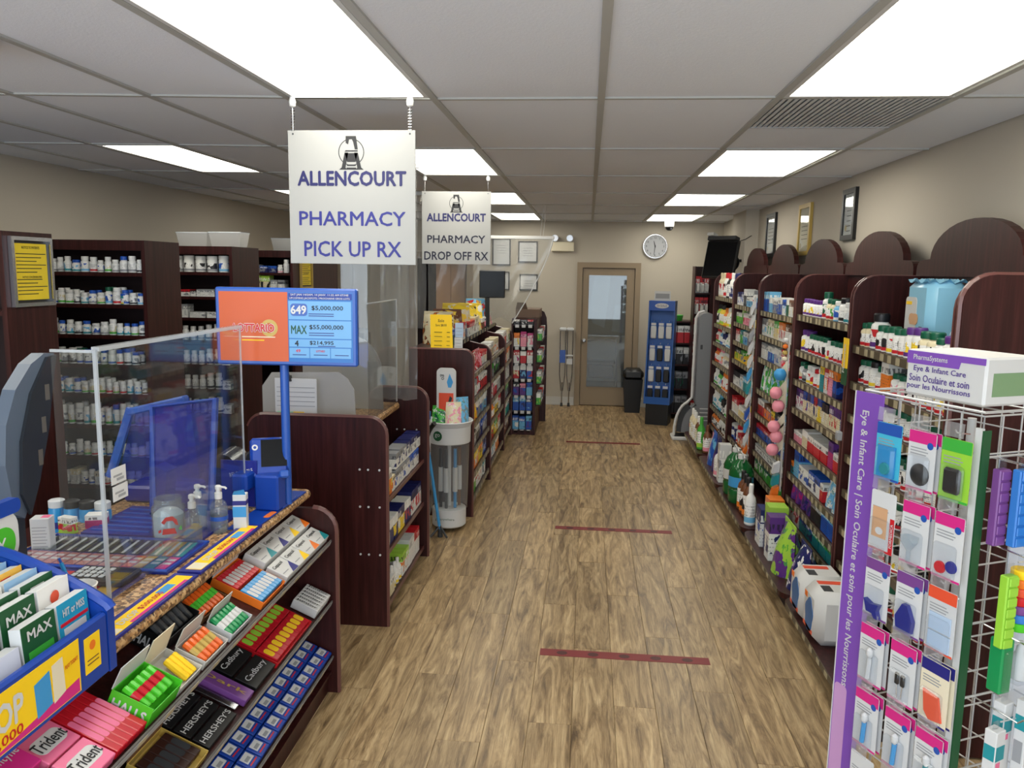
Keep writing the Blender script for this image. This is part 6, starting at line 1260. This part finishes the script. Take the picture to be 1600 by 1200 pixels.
    lx, lz = x0+.155, (z0+z1)/2-.005
    T.part('lottario_ring', MB().lathe([(.020, 0), (.034, 0), (.034, .0006), (.020, .0006)], 24, cap=False).xf(Matrix.Translation((lx+.062, f-.0004, lz)) @ Matrix.Rotation(math.radians(90), 4, 'X')), 'gold', p)
    T.text('LOTTARIO', (lx, f-.001, lz), R, U_, .030, 'white', .164, .075, p); T.text('LOTTARIO', (lx, f-.0016, lz), R, U_, .030, 'red', .164, .028, p)
    T.part('fine_print', MB().box(lx-.05, lx+.085, f-.0008, f-.0004, lz-.038, lz-.034), 'cream', p); T.part('fine_print', MB().box(lx-.05, lx+.04, f-.0008, f-.0004, lz-.051, lz-.047), 'yellow', p)
    # acrylic barrier
    T = Thing('counter_shield', 'clear acrylic shield with bright edges standing along the checkout counter', 'shield', (-1.33, 2.45, CT))
    p = T.part('long_pane', MB().box(-1.334, -1.330, 2.035, 2.94, CT+.02, 1.664), 'acrylic'); T.part('polished_edge', MB().box(-1.338, -1.328, 2.029, 2.037, CT+.001, 1.668), 'acrylic_edge', p); T.part('polished_edge', MB().box(-1.345, -1.322, 2.037, 2.94, 1.664, 1.676), 'acrylic_edge', p); T.part('end_edge', MB().box(-1.335, -1.329, 2.94, 2.944, CT+.02, 1.664), 'acrylic_edge', p)
    q = T.part('return_pane', MB().box(-1.46, -1.338, 2.030, 2.034, CT+.02, 1.66), 'acrylic'); T.part('polished_edge', MB().box(-1.46, -1.338, 2.028, 2.036, 1.66, 1.668), 'acrylic_edge', q)
    for k, (y0, y1, z0_, z1_) in enumerate(((2.068, 2.14, 1.278, 1.325), (2.072, 2.145, 1.228, 1.272))):
        t = Thing('taped_label', ('white barcode slip taped to the counter shield, upper one', 'white barcode slip taped to the counter shield, lower one')[k], 'label', (-1.328, y0, z0_)); a = t.part('slip', MB().box(-1.3295, -1.3285, y0, y1, z0_, z1_), 'paper'); t.part('print', MB().box(-1.3283, -1.328, y0+.01, y1-.02, z0_+.02, z0_+.026), 'grey', a); t.part('print', MB().box(-1.3283, -1.328, y0+.025, y1-.012, z0_+.008, z0_+.016), 'grey', a)
    # blue acrylic stands
    T = Thing('slip_stand', 'translucent royal blue framed play-slip stand leaning behind the jar', 'stand', (-1.55, 2.85, CT))
    A = [Vector(v) for v in ((-1.655, 2.83, .95), (-1.405, 2.80, .985), (-1.43, 2.92, 1.385), (-1.705, 2.95, 1.345))]
    T.part('sheet', MB().add([tuple(v) for v in A], [(0, 1, 2, 3)]), 'blue_acrylic'); T.part('frame', MB().tube([tuple(v) for v in A], .015, 6, closed=True), 'lotto_blue', None, True)
    T.part('pocket', MB().add([(-1.652, 2.815, .955), (-1.410, 2.785, .99), (-1.417, 2.80, 1.16), (-1.668, 2.83, 1.13)], [(0, 1, 2, 3)]), 'blister'); T.part('foot', MB().prism([(-1.70, .931), (-1.64, .931), (-1.62, 1.10), (-1.67, 1.12)], 'y', 2.88, 2.96), 'deep_blue')
    T = Thing('terminal_hood', 'large blue tilted lottery terminal hood behind the play-slip stand', 'stand', (-1.75, 3.1, CT))
    T.part('arm', MB().tube([(-1.97, 3.06, 1.02), (-1.875, 3.08, 1.31)], .018, 6), 'screen_blue', None, True); T.part('top_bar', MB().bbox(-1.89, -1.63, 3.06, 3.11, 1.0, 1.03, .006).xf(Matrix.Translation((0, 0, .31)) @ Matrix.Translation((-1.76, 3.08, 1.015)) @ Matrix.Rotation(math.radians(-14), 4, 'Y') @ Matrix.Translation((1.76, -3.08, -1.015))), 'screen_blue')
    T.part('dark_panel', MB().add([(-1.96, 3.10, 1.0), (-1.60, 3.10, 1.0), (-1.63, 3.10, 1.36), (-1.87, 3.10, 1.31)], [(0, 1, 2, 3)]), 'blue_acrylic'); T.part('stand', MB().bbox(-1.88, -1.60, 3.0, 3.16, CT+.001, 1.0, .01), 'deep_blue')
    T = Thing('terminal_cover', 'clear bluish curved plastic cover beside the blue stands', 'cover', (-1.42, 3.05, CT))
    T.part('shell', MB().sheet([[(-1.54+.20*i/8, 2.98+.12*j/6, CT+.002+.22*math.sin(math.pi*(i+1)/10)**.6+.01*j/6) for j in range(7)] for i in range(9)]), 'vinyl', None, True)
    # things on the ledge behind the counter
    for q in range(4):
        T = Thing('drink_can', f"blue can with {('silver', 'black', 'black', 'silver')[q]} lid on the ledge, {ORD[q]} from the carton", 'can', (-2.0+.062*q, 2.76, .83), world=False, group='blue cans behind the counter')
        T.part('body', MB().lathe([(.028, 0), (.030, .008), (.030, .14), (.027, .15)], 16), 'candy_blue', None, True); T.part('lid', MB().lathe([(.029, .15), (.029, .175), (.024, .178)], 16), ('light_grey', 'black', 'black', 'light_grey')[q], None, True); T.part('swoosh', MB().lathe([(.0305, .07), (.0305, .095)], 16, cap=False), 'navy_ink', None, True)
    T = Thing('medicine_carton', 'tall grey-white printed carton at the inner counter edge', 'box', (-1.825, 2.44, CT), math.radians(15), world=False); T.part('box', MB().bbox(-.03, .03, -.025, .025, 0, .118, .002), 'light_grey')
    for q in range(7): T.part('text_line', MB().box(-.024, .022-.004*(q % 2), -.0256, -.025, .02+.011*q, .0225+.011*q), 'grey')
    T.part('red_mark', MB().box(.0, .026, -.012, .018, .118, .1186), 'gum_pink')
    goods('c', (-1.80, 2.70, CT), .3, .07, .05, .05, 'MWM', None, 'magenta and white small carton at the inner counter edge', None); goods('c', (-1.86, 2.62, CT), -.2, .06, .03, .06, 'LWR', None, 'lime and red small packet at the inner counter edge', None)
    single('yellow_folder', MB().box(-.002, .002, -.05, .05, 0, .19).xf(Matrix.Translation((-1.90, 2.30, CT)) @ Matrix.Rotation(math.radians(40), 4, 'Z') @ Matrix.Rotation(math.radians(-14), 4, 'Y')), 'yellow', 'yellow card leaning behind the dark monitor foot', 'card')
    # checkout monitor seen edge-on
    T = Thing('checkout_monitor', 'grey checkout monitor seen from its edge at the counter', 'monitor', (-1.8, 2.28, CT))
    pr = [(2.215, 1.119), (2.176, 1.142), (2.150, 1.30), (2.165, 1.42), (2.215, 1.52), (2.29, 1.59), (2.352, 1.617), (2.40, 1.613), (2.385, 1.55), (2.345, 1.38), (2.285, 1.22)]
    T.part('casing', MB().prism(pr, 'x', -1.755, -1.712), 'monitor_grey'); T.part('side_cover', MB().prism([(2.232, 1.125), (2.20, 1.20), (2.215, 1.36), (2.27, 1.50), (2.355, 1.605), (2.398, 1.608), (2.378, 1.54), (2.34, 1.38), (2.28, 1.22)], 'x', -1.712, -1.702), 'monitor_dark')
    for q in range(3): T.part('vent', MB().box(-1.7018, -1.7008, 2.28+.025*q, 2.30+.025*q, 1.27+.10*q, 1.32+.10*q), 'pad_brown')
    T.part('stand', MB().bbox(-1.80, -1.74, 2.20, 2.26, CT+.001, 1.15, .01), 'monitor_dark'); T.part('foot', MB().bbox(-1.89, -1.72, 2.12, 2.28, CT+.0005, CT+.015, .004), 'monitor_dark')
counter_things()
# ------------------------------------------------------------------ lottery brochure dispenser
def dispenser():
    T = Thing('brochure_dispenser', 'royal blue moulded lottery brochure dispenser at the counter front', 'dispenser', (-1.35, 1.45, CT))
    T.part('front_panel', MB().bbox(-1.19, -1.17, .95, 1.771, .885, 1.045, .006), 'lotto_blue')
    end = [(-1.17, .885), (-1.17, 1.045), (-1.178, 1.056), (-1.20, 1.07), (-1.235, 1.09), (-1.30, 1.122), (-1.36, 1.147), (-1.40, 1.162), (-1.43, 1.172), (-1.46, 1.18), (-1.485, 1.185), (-1.485, .931), (-1.2, .931), (-1.2, .885)]
    T.part('end_wall', MB().prism(end, 'y', 1.772, 1.80), 'lotto_blue'); T.part('end_rim', MB().tube([(x, 1.786, z) for x, z in end[1:11]], .016, 8), 'lotto_blue', None, True); T.part('back_wall', MB().box(-1.485, -1.47, .95, 1.772, .931, 1.22), 'lotto_blue'); T.part('floor_tray', MB().box(-1.47, -1.19, .95, 1.772, .931, .938), 'deep_blue')
    b = T.part('banner', MB().box(-1.1695, -1.1685, .95, 1.655, .900, 1.030), 'yellow'); T.part('banner_foot', MB().add([(-1.168, 1.30, .902), (-1.168, 1.65, .902), (-1.168, 1.65, .935), (-1.168, 1.45, .915)], [(0, 1, 2, 3)]), 'magenta', b)
    T.text('DROP', (-1.168, 1.385, .975), (0, 1, 0), (0, 0, 1), .06, 'white', .16, .03, b); T.text('$500,000', (-1.168, 1.38, .925), (0, 1, 0), (0, 0, 1), .025, 'red', .16, .01, b)
    T.part('ticket_picture', MB().prism([(1.505, .915), (1.555, .925), (1.55, 1.005), (1.50, .995)], 'x', -1.168, -1.1675), 'sky_blue', b); T.part('ticket_picture', MB().prism([(1.56, .92), (1.60, .93), (1.595, 1.015), (1.558, 1.01)], 'x', -1.168, -1.1675), 'cream', b); T.text('PLAY TODAY!', (-1.168, 1.625, .985), (0, 1, .1), (0, -.1, 1), .010, 'red', .045, .01, b)
    st = T.part('age_sticker', MB().box(-1.1695, -1.1685, 1.675, 1.735, .925, 1.015), 'yellow'); T.part('sticker_print', MB().disc((-1.168, 1.705, .99), .012, 'x', 12), 'orange', st); T.part('sticker_print', MB().box(-1.1683, -1.168, 1.683, 1.727, .945, .948).box(-1.1683, -1.168, 1.683, 1.727, .955, .958), 'kraft', st)
    h = T.part('header_sign', MB().prism(rrect(.95, 1.86, 1.135, 1.275, .05, (0, 1, 1, 0)), 'x', -1.470, -1.458), 'white')
    T.part('green_band', MB().prism(rrect(.95, 1.845, 1.15, 1.235, .04, (0, 1, 1, 0)), 'x', -1.458, -1.456), 'header_green', h); T.part('blue_top', MB().prism(rrect(.95, 1.87, 1.262, 1.30, .015, (0, 1, 1, 0)), 'x', -1.478, -1.455), 'lotto_blue', h)
    T.text('MAX', (-1.4555, 1.765, 1.19), (0, 1, 0), (0, 0, 1), .035, 'white', .09, .03, h)
    # brochure stacks: (X front, y0, y1, z0, height, colour, word)
    RX = (-1.205, -1.252, -1.292, -1.332, -1.372, -1.412)
    cols = ((1.655, 1.765, ((0, .165, 'b_cyan', 'HIT or MISS', 'cyan'), (1, .20, 'b_white', '', 'white and orange'), (2, .207, 'b_green', '', 'green and white'), (3, .213, 'b_sky', 'PICK4', 'pale blue'), (4, .218, 'b_yellow', '', 'yellow printed'), (5, .224, 'b_sky', 'PICK2', 'light blue and red'))),
            (1.535, 1.645, ((0, .165, 'b_green', 'MAX', 'dark green'), (1, .20, 'b_green', 'MAX', 'tall dark green'), (2, .205, 'b_green', '', 'plain dark green'), (3, .212, 'b_white', '', 'plain white'), (4, .218, 'b_yellow', '', 'orange printed'))),
            (1.415, 1.525, ((0, .13, 'b_pale', '', 'pale printed'), (1, .20, 'b_green', 'MAX', 'half-hidden green'), (2, .205, 'b_white', '', 'half-hidden white'))), (1.30, 1.405, ((0, .15, 'b_cyan', '', 'cyan printed'),)))
    for y0, y1, stacks_ in cols:
        for ri, h, m, wd, cn in stacks_:
            x = RX[ri]; z0 = .94; rw = ('front', 'second', 'third', 'fourth', 'fifth', 'rear')[ri]; lean = .012; th = .030
            B = Thing('brochure_stack', f"{cn} lottery brochures in the {rw} row of the blue dispenser", 'brochures', (x, (y0+y1)/2, z0), group='lottery brochures in the dispenser')
            B.part('paper_block', MB().prism([(x-.002, z0), (x-lean-.002, z0+h*.99), (x-lean-th, z0+h*.97), (x-th, z0)], 'y', y0, y1), 'paper')
            c = B.part('cover', MB().prism([(x, z0), (x-lean, z0+h), (x-lean-.0015, z0+h), (x-.0015, z0)], 'y', y0, y1), m)
            u = Vector((-lean, 0, h)).normalized(); X = lambda f, e=.0006: x-lean*f+e
            if wd: B.text(wd, (X(.85), (y0+y1)/2, z0+h*.85), (0, 1, 0), u, .022 if len(wd) < 8 else .018, 'white' if m != 'b_sky' else 'navy_ink', (y1-y0)*.72, .025, c, .0012)
            if m == 'b_white' and ri == 1: B.part('orange_disc', MB().disc((X(.8, .0012), (y0+y1)/2, z0+h*.82), .016, 'x', 18), 'pill_red', c)
            if m == 'b_yellow': B.part('red_badge', MB().box(X(.9, .0004), X(.9, .0012), (y0+y1)/2-.018, (y0+y1)/2+.014, z0+h*.84, z0+h*.94), 'candy_red', c)
            if m == 'b_green' and not wd: B.part('white_badge', MB().box(X(.9, .0004), X(.9, .0012), (y0+y1)/2-.025, (y0+y1)/2+.022, z0+h*.86, z0+h*.93), 'paper', c)
            if ri == 0: B.part('printed_panel', MB().prism([(X(.18, .0008), z0+h*.18), (X(.62, .0008), z0+h*.62), (X(.62, .0002), z0+h*.62), (X(.18, .0002), z0+h*.18)], 'y', y0+.014, y1-.014), 'paper' if m != 'b_green' else 'green', c)
            if m == 'b_cyan': [B.part('red_band', MB().prism([(X(f, .001), z0+h*f), (X(f+.05, .001), z0+h*(f+.05)), (X(f+.05, .0002), z0+h*(f+.05)), (X(f, .0002), z0+h*f)], 'y', y0+.004, y1-.004), 'red', c) for f in (.12, .66)]
dispenser()

mat('lilac', C(196, 150, 200), .5); mat('purple_ink', C(84, 60, 140), .5); mat('green_pale', C(120, 150, 110), .6); mat('aqua', C(70, 180, 210), .4); mat('board_white', C(214, 222, 236), .6)
glass('flap_clear', (0.95, 0.95, 0.95, 1), 0.28, 0.1)

# ------------------------------------------------------------------ wire display rack
def wire_rack():
    ang = math.atan2(-.905, .427); A = Vector((.84, 2.45, 0)); ex = Vector((.427, -.905, 0)); ey = Vector((.905, .427, 0)); c0 = A+ex*.2+ey*.2
    Mw = Matrix.Translation(c0) @ Matrix.Rotation(ang, 4, 'Z')
    T = Thing('wire_rack', 'white wire spinner rack of carded eye and infant care goods', 'display rack', tuple(c0), ang, world=False)
    H0, H1 = .16, 1.55
    T.part('centre_pole', MB().tube([(0, 0, .02), (0, 0, 1.50)], .012, 10), 'white', None, True); T.part('foot', MB().lathe([(.22, 0), (.22, .012), (.05, .03), (.03, .05)], 20), 'wire', None, True)
    def grid(face):
        m = MB(); e = .2
        for k in range(7):
            u = -e+.4*k/6; a = (u, -e) if face == 0 else (e, u) if face == 1 else (u, e) if face == 2 else (-e, u)
            m.tube([(a[0], a[1], H0), (a[0], a[1], H1)], .0022, 5)
        for k in range(15):
            z = H0+(H1-H0)*k/14; p, q = ((-e, -e), (e, -e)) if face == 0 else ((e, -e), (e, e)) if face == 1 else ((e, e), (-e, e)) if face == 2 else ((-e, e), (-e, -e))
            m.tube([(p[0], p[1], z), (q[0], q[1], z)], .0026, 5)
        return m
    for f in range(4): T.part('wire_grid', grid(f), 'wire', None, True)
    T.part('top_tray', MB().tube([(-.2, -.2, 1.56), (.2, -.2, 1.56), (.2, .2, 1.56), (-.2, .2, 1.56)], .004, 5, closed=True).tube([(-.2, -.1, 1.555), (.2, -.1, 1.555)], .002, 4).tube([(-.2, .0, 1.555), (.2, .0, 1.555)], .002, 4).tube([(-.2, .1, 1.555), (.2, .1, 1.555)], .002, 4), 'wire')
    # purple side banner and green-edged corner post
    b = T.part('side_banner', MB().box(-.225, -.118, -.212, -.208, .12, 1.555), 'purple'); T.part('white_edge', MB().box(-.229, -.225, -.213, -.207, .12, 1.555), 'white', b); T.part('baby_picture', MB().prism(rrect(-.222, -.17, .20, .62, .015), 'y', -.2128, -.2121), 'lilac', b)
    T.text('Eye & Infant Care | Soin Oculaire et soin pour les Nourrissons', (-.185, -.2125, 1.06), (0, 0, -1), (1, 0, 0), .034, 'white', .88, .012, b)
    p = T.part('corner_post', MB().box(.188, .208, -.212, -.204, .12, 1.52), 'white'); T.part('green_edge', MB().box(.2085, .2125, -.212, -.185, .12, 1.515), 'dark_green', p)
    # header box
    h = T.part('header_box', MB().bbox(-.045, .205, -.215, -.03, 1.575, 1.70, .006), 'white')
    T.part('purple_band', MB().prism([(-.042, 1.662), (-.042, 1.697), (.202, 1.697), (.202, 1.68), (.13, 1.68), (.125, 1.662)], 'y', -.2165, -.2155), 'purple', h); T.text('PharmaSystems', (.035, -.217, 1.679), (1, 0, 0), (0, 0, 1), .018, 'white', .11, .01, h)
    for k, s in enumerate(('Eye & Infant Care', 'Soin Oculaire et soin', 'pour les Nourrissons')): T.text(s, (.065, -.2158, 1.648-.024*k), (1, 0, 0), (0, 0, 1), .019, 'purple_ink', (.165, .19, .2)[k], .012, h)
    T.part('side_print', MB().box(.2052, .2062, -.19, -.06, 1.60, 1.66), 'green_pale', h)
    # hooks and flaps on the face
    zs = (1.485, 1.285, 1.08, .875, .67, .465); xs = (-.06, .055, .163)
    for r, z in enumerate(zs):
        for c, x in enumerate(xs):
            zz = z+.012
            T.part('hook', MB().tube([(x, -.2, zz), (x, -.245, zz+.006), (x, -.252, zz+.014)], .0022, 5), 'chrome'); T.part('price_flap', MB().add([(x-.03, -.254, zz+.034), (x+.03, -.254, zz+.034), (x+.03, -.257, zz-.004), (x-.03, -.257, zz-.004)], [(0, 1, 2, 3)]), 'flap_clear')
    spec = ((('contact lens case set in aqua card', 'aqua', 'teal', 'tray'), ('black eye patch on white card', 'card_m', 'black', 'patch'), ('black eyepiece on green card', 'card_g', 'black', 'oval')),
            (('white eye pad box with a face photo', 'card_r', 'peach', 'face'), ('clear eye wash cup on white card', 'card_m', 'paper', 'cone'), ('red and blue lens caps on white card', 'card_m', 'red', 'dots')),
            (('blue eye cup on white card', 'card_m', 'deep_blue', 'cup'), ('navy eye shade on white card', 'card_m', 'deep_blue', 'bottle'), ('red and white pad sachet', 'card_o', 'light_grey', 'pads')),
            (('clear long dropper on white card', 'card_m', 'light_grey', 'dropper'), ('black tweezers pair on white card', 'card_m', 'black', 'tweezers'), ('red glasses cloth on white card', 'card_b', 'pill_red', 'cloth')),
            (('blue tipped spoon syringe on white card', 'card_m', 'sky_blue', 'dropper'), ('blue medicine syringe on white card', 'card_m', 'sky_blue', 'dropper'), ('green tipped dropper on white card', 'card_m', 'teal', 'dropper')),
            (('red brush set on white card', 'card_r', 'red', 'dots'), ('small clip set on magenta card', 'card_m', 'black', 'tweezers'), ('small white comb on magenta card', 'card_m', 'paper', 'dropper')))
    for r, z in enumerate(zs):
        for c, x in enumerate(xs):
            lab, kind, pm, shape = spec[r][c]
            w, hh = .09, .178 if r else .165
            for copy in range(2 if (r in (3, 4) or c == 1) else 1):
                q = Mw @ Vector((x+.004*copy, -.240+.014*copy, z-hh))
                t = Thing('carded_item', lab if copy == 0 else lab+', the one tucked behind', 'carded goods', tuple(q), ang, 'carded goods on the wire rack', world=False)
                cm = {'card_m': 'paper', 'card_g': 'lime', 'card_r': 'paper', 'card_o': 'light_grey', 'card_b': 'cream', 'aqua': 'aqua'}[kind]
                cd = t.part('card', MB().prism(rrect(-w/2, w/2, 0, hh, .006), 'y', 0, .0015), cm); tm = {'card_m': 'magenta' if r != 2 else 'pill_purple', 'card_g': 'green', 'card_r': 'red', 'card_o': 'pill_red', 'card_b': 'navy_ink', 'aqua': 'screen_blue'}[kind]
                if kind != 'card_r': t.part('header_band', MB().box(-w/2+.001, w/2-.001, -.0008, -.0002, hh-.034, hh-.001), tm, cd)
                else: sb = t.part('side_band', MB().box(w/2-.016, w/2-.001, -.0008, -.0002, .006, hh*.6), tm, cd); t.text('FORMEDICA', (w/2-.0085, -.0009, hh*.32), (0, 0, 1), (-1, 0, 0), .009, 'white', .07, .02, cd)
                t.part('foot_band', MB().box(-w/2+.001, w/2-.001, -.0008, -.0002, .001, .007), tm, cd)
                if kind == 'card_m': t.part('round_badge', MB().disc((w/2-.018, -.0012, hh-.036), .010, 'y', 14), 'screen_blue', cd)
                for k in range(3): t.part('text_line', MB().box(-w/2+.008, w/2-.03+.006*(k % 2), -.0008, -.0003, hh-.05-k*.008, hh-.047-k*.008), 'grey', cd)
                if copy: continue
                def prod(nm, mb, m, smooth=True): return t.part(nm, mb, m, cd, smooth)
                Rx = Matrix.Rotation(math.radians(90), 4, 'X')
                if shape == 'patch': prod('eye_patch', MB().lathe([(.004, .014), (.02, .011), (.03, .003), (.031, 0)], 18).xf(Matrix.Translation((0, -.001, .045)) @ Rx), pm)
                elif shape == 'oval': prod('eyepiece', MB().bbox(-.026, .026, -.016, -.001, .022, .09, .014), pm)
                elif shape == 'tray': prod('lens_case', MB().prism([(-.03, .01), (.03, .01), (.03, .10), (-.03, .10)], 'y', -.008, -.001), 'candy_blue', False); prod('case_lid', MB().lathe([(.016, .006), (.018, 0)], 14).xf(Matrix.Translation((.002, -.009, .035)) @ Rx), pm)
                elif shape == 'face': prod('face_photo', MB().box(-.036, .018, -.0012, -.0004, .04, .13), pm, False); prod('eye_pad', MB().prism([(-.008+.014*math.cos(a*.5236), .06+.011*math.sin(a*.5236)) for a in range(12)], 'y', -.0020, -.0013), 'paper', False)
                elif shape == 'cone': prod('eye_cup', MB().lathe([(.006, 0), (.006, .03), (.022, .055), (.024, .07)], 14, (0, -.016, .015)).xf(Matrix.Identity(4)), 'bottle_clear')
                elif shape == 'dots': prod('cap_disc', MB().lathe([(.016, .005), (.017, 0)], 14).xf(Matrix.Translation((-.016, -.001, .03)) @ Rx), 'red'); prod('cap_disc', MB().lathe([(.016, .005), (.017, 0)], 14).xf(Matrix.Translation((.018, -.001, .04)) @ Rx), 'deep_blue')
                elif shape == 'cup': prod('eye_cup', MB().prism([(-.03, .055), (-.018, .02), (.004, .02), (.012, .008), (.026, .008), (.018, .03), (.026, .052), (-.005, .046)], 'y', -.016, -.001), pm, False)
                elif shape == 'bottle': prod('eye_shade', MB().prism([(-.024, .015), (.026, .015), (.03, .05), (.015, .08), (.008, .092), (-.008, .092), (-.014, .08), (-.03, .05)], 'y', -.014, -.001), pm, False)
                elif shape == 'pads': [prod('sachet', MB().box(-.034, .034, -.004, -.001, .008+.052*k, .055+.052*k), 'flyer', False) for k in range(2)]
                elif shape == 'dropper': prod('barrel', MB().tube([(.0, -.008, .02), (.004, -.008, .085)], .007, 8), pm); prod('bulb', MB().lathe([(.004, 0), (.011, .01), (.010, .025), (.003, .032)], 10, (.005, -.010, .085)), 'light_grey')
                elif shape == 'tweezers': [prod('handle', MB().bbox(sx-.007, sx+.007, -.010, -.002, .055, .09, .003), pm) for sx in (-.010, .010)]; [prod('prong', MB().tube([(sx, -.005, .055), (sx*.7, -.005, .015)], .002, 5), 'chrome') for sx in (-.010, .010)]
                elif shape == 'cloth': prod('cloth', MB().prism([(-.03, .09), (.02, .085), (.034, .02), (-.005, .012), (-.022, .03)], 'y', -.006, -.001), pm, False)
                t.part('blister_shell', MB().bbox(-.036, .036, -.020, -.0005, .006, .10, .008), 'blister', cd)
    # second face: organizers, cartons and a bag on long hooks
    W = lambda x, y, z: tuple(Mw @ Vector((x, y, z)))
    T.part('back_board', MB().box(.205, .209, -.07, .19, .16, 1.30), 'board_white')
    for z in (1.44, 1.21, .99, .78, .57, .37):
        for y in (-.14, -.07, 0, .08): T.part('hook', MB().tube([(.2, y, z), (.33, y, z-.004), (.345, y, z+.012)], .0024, 5), 'chrome')
        T.part('hook_rail', MB().tube([(.205, -.19, z+.004), (.205, .19, z+.004)], .0035, 5), 'wire')
        T.part('front_rail', MB().tube([(.30, -.16, z-.014), (.30, .16, z-.014)], .0022, 5), 'wire')
    def organizer(x, y, z, m, lab, h=.20, n=7):
        t = Thing('pill_organizer', lab, 'pill organizer', W(x, y, z-h), ang, 'pill organizers on the wire rack', world=False)
        b = t.part('tray', MB().bbox(-.012, .012, -.019, .019, 0, h, .003), m)
        for k in range(n): t.part('lid', MB().bbox(.012, .0165, -.016, .016, h*(k+.08)/n, h*(k+.92)/n, .002), m, b)
        t.part('hang_tab', MB().box(-.002, .002, -.012, .012, h, h+.03), 'blister')
    organizer(.235, -.165, 1.42, 'pill_purple', 'purple weekly pill organizer hanging closest to the rack corner'); organizer(.27, -.14, 1.425, 'pill_blue', 'dark blue weekly pill organizer next to the purple one'); organizer(.30, -.105, 1.43, 'candy_blue', 'light blue weekly pill organizer between dark blue and red'); organizer(.32, -.06, 1.46, 'pill_red', 'red weekly pill organizer past the light blue one'); organizer(.32, -.02, 1.46, 'pill_red', 'red weekly pill organizer outermost on the upper hooks')
    organizer(.30, -.185, 1.165, 'lime', 'yellow-green pill strip hanging below the purple organizer', .19)
    t = Thing('pill_tower', 'rainbow stack of round pill cups on the wire rack', 'pill organizer', W(.29, -.125, 1.01), ang, world=False)
    for k, m in enumerate(('candy_green', 'pill_blue', 'pill_purple', 'red', 'pill_red', 'orange', 'yellow')): t.part('cup', MB().lathe([(.026, .023*k), (.028, .023*k+.003), (.028, .023*k+.020), (.026, .023*k+.022)], 14), m, None, True)
    t.part('hang_tab', MB().box(-.002, .002, -.02, .02, .162, .20), 'blister')
    t = Thing('pill_cutter', 'green boxed pill cutter hanging on the lower hooks', 'box', W(.285, -.165, .845), ang, world=False); t.part('box', MB().bbox(-.02, .02, -.02, .02, 0, .145, .004), 'mint_green'); t.part('clear_front', MB().bbox(.02, .03, -.018, .018, .01, .12, .004), 'blister'); t.part('hang_tab', MB().box(-.002, .002, -.012, .012, .145, .17), 'blister')
    t = Thing('bulb_syringe', 'white bulb syringe in clear packing beside the green box', 'carded goods', W(.285, -.095, .86), ang, world=False); t.part('bulb', MB().lathe([(.004, 0), (.022, .01), (.024, .06), (.012, .08), (.008, .11)], 12), 'paper', None, True); t.part('bag', MB().bbox(-.026, .026, -.03, .03, -.004, .15, .01), 'blister')
    for k, (x, y, z) in enumerate(((.30, -.175, .55), (.27, -.115, .60), (.31, -.085, .62))):
        t = Thing('cream_carton', ('slim white and teal cream carton hanging lowest on the rack side', 'slim white and teal cream carton in the middle of three', 'slim white and teal cream carton furthest from the rack corner')[k], 'box', W(x, y, z), ang+.15, 'cream cartons on the wire rack', world=False)
        b = t.part('carton', MB().bbox(-.016, .016, -.020, .020, 0, .20, .002), 'paper'); t.part('teal_panel', MB().box(.0162, .0168, -.018, .018, .12, .16), 'teal', b); t.part('pink_mark', MB().box(.0162, .0168, -.014, .004, .10, .115), 'gum_pink', b); t.part('teal_panel', MB().box(-.014, .014, -.0208, -.0202, .12, .16), 'teal', b); t.part('text_line', MB().box(-.012, .010, -.0206, -.0202, .03, .09), 'grey', b); t.part('hang_tab', MB().box(-.002, .002, -.012, .012, .2, .22), 'blister')
    t = Thing('red_bag', 'red zip pouch in clear plastic hanging near the rack foot', 'pouch', W(.28, -.15, .28), ang, world=False)
    g = [[(.012*math.sin(math.pi*i/6)*math.sin(math.pi*j/6), -.05+.10*i/6*(1-.25*j/6)+.012*j/6, .20*j/6) for j in range(7)] for i in range(7)]; t.part('pouch', MB().sheet(g).sheet([[(-a, b_, c_) for a, b_, c_ in row] for row in g]), 'red', None, True); t.part('clear_top', MB().box(-.001, .001, -.03, .03, .20, .27), 'blister')
wire_rack()
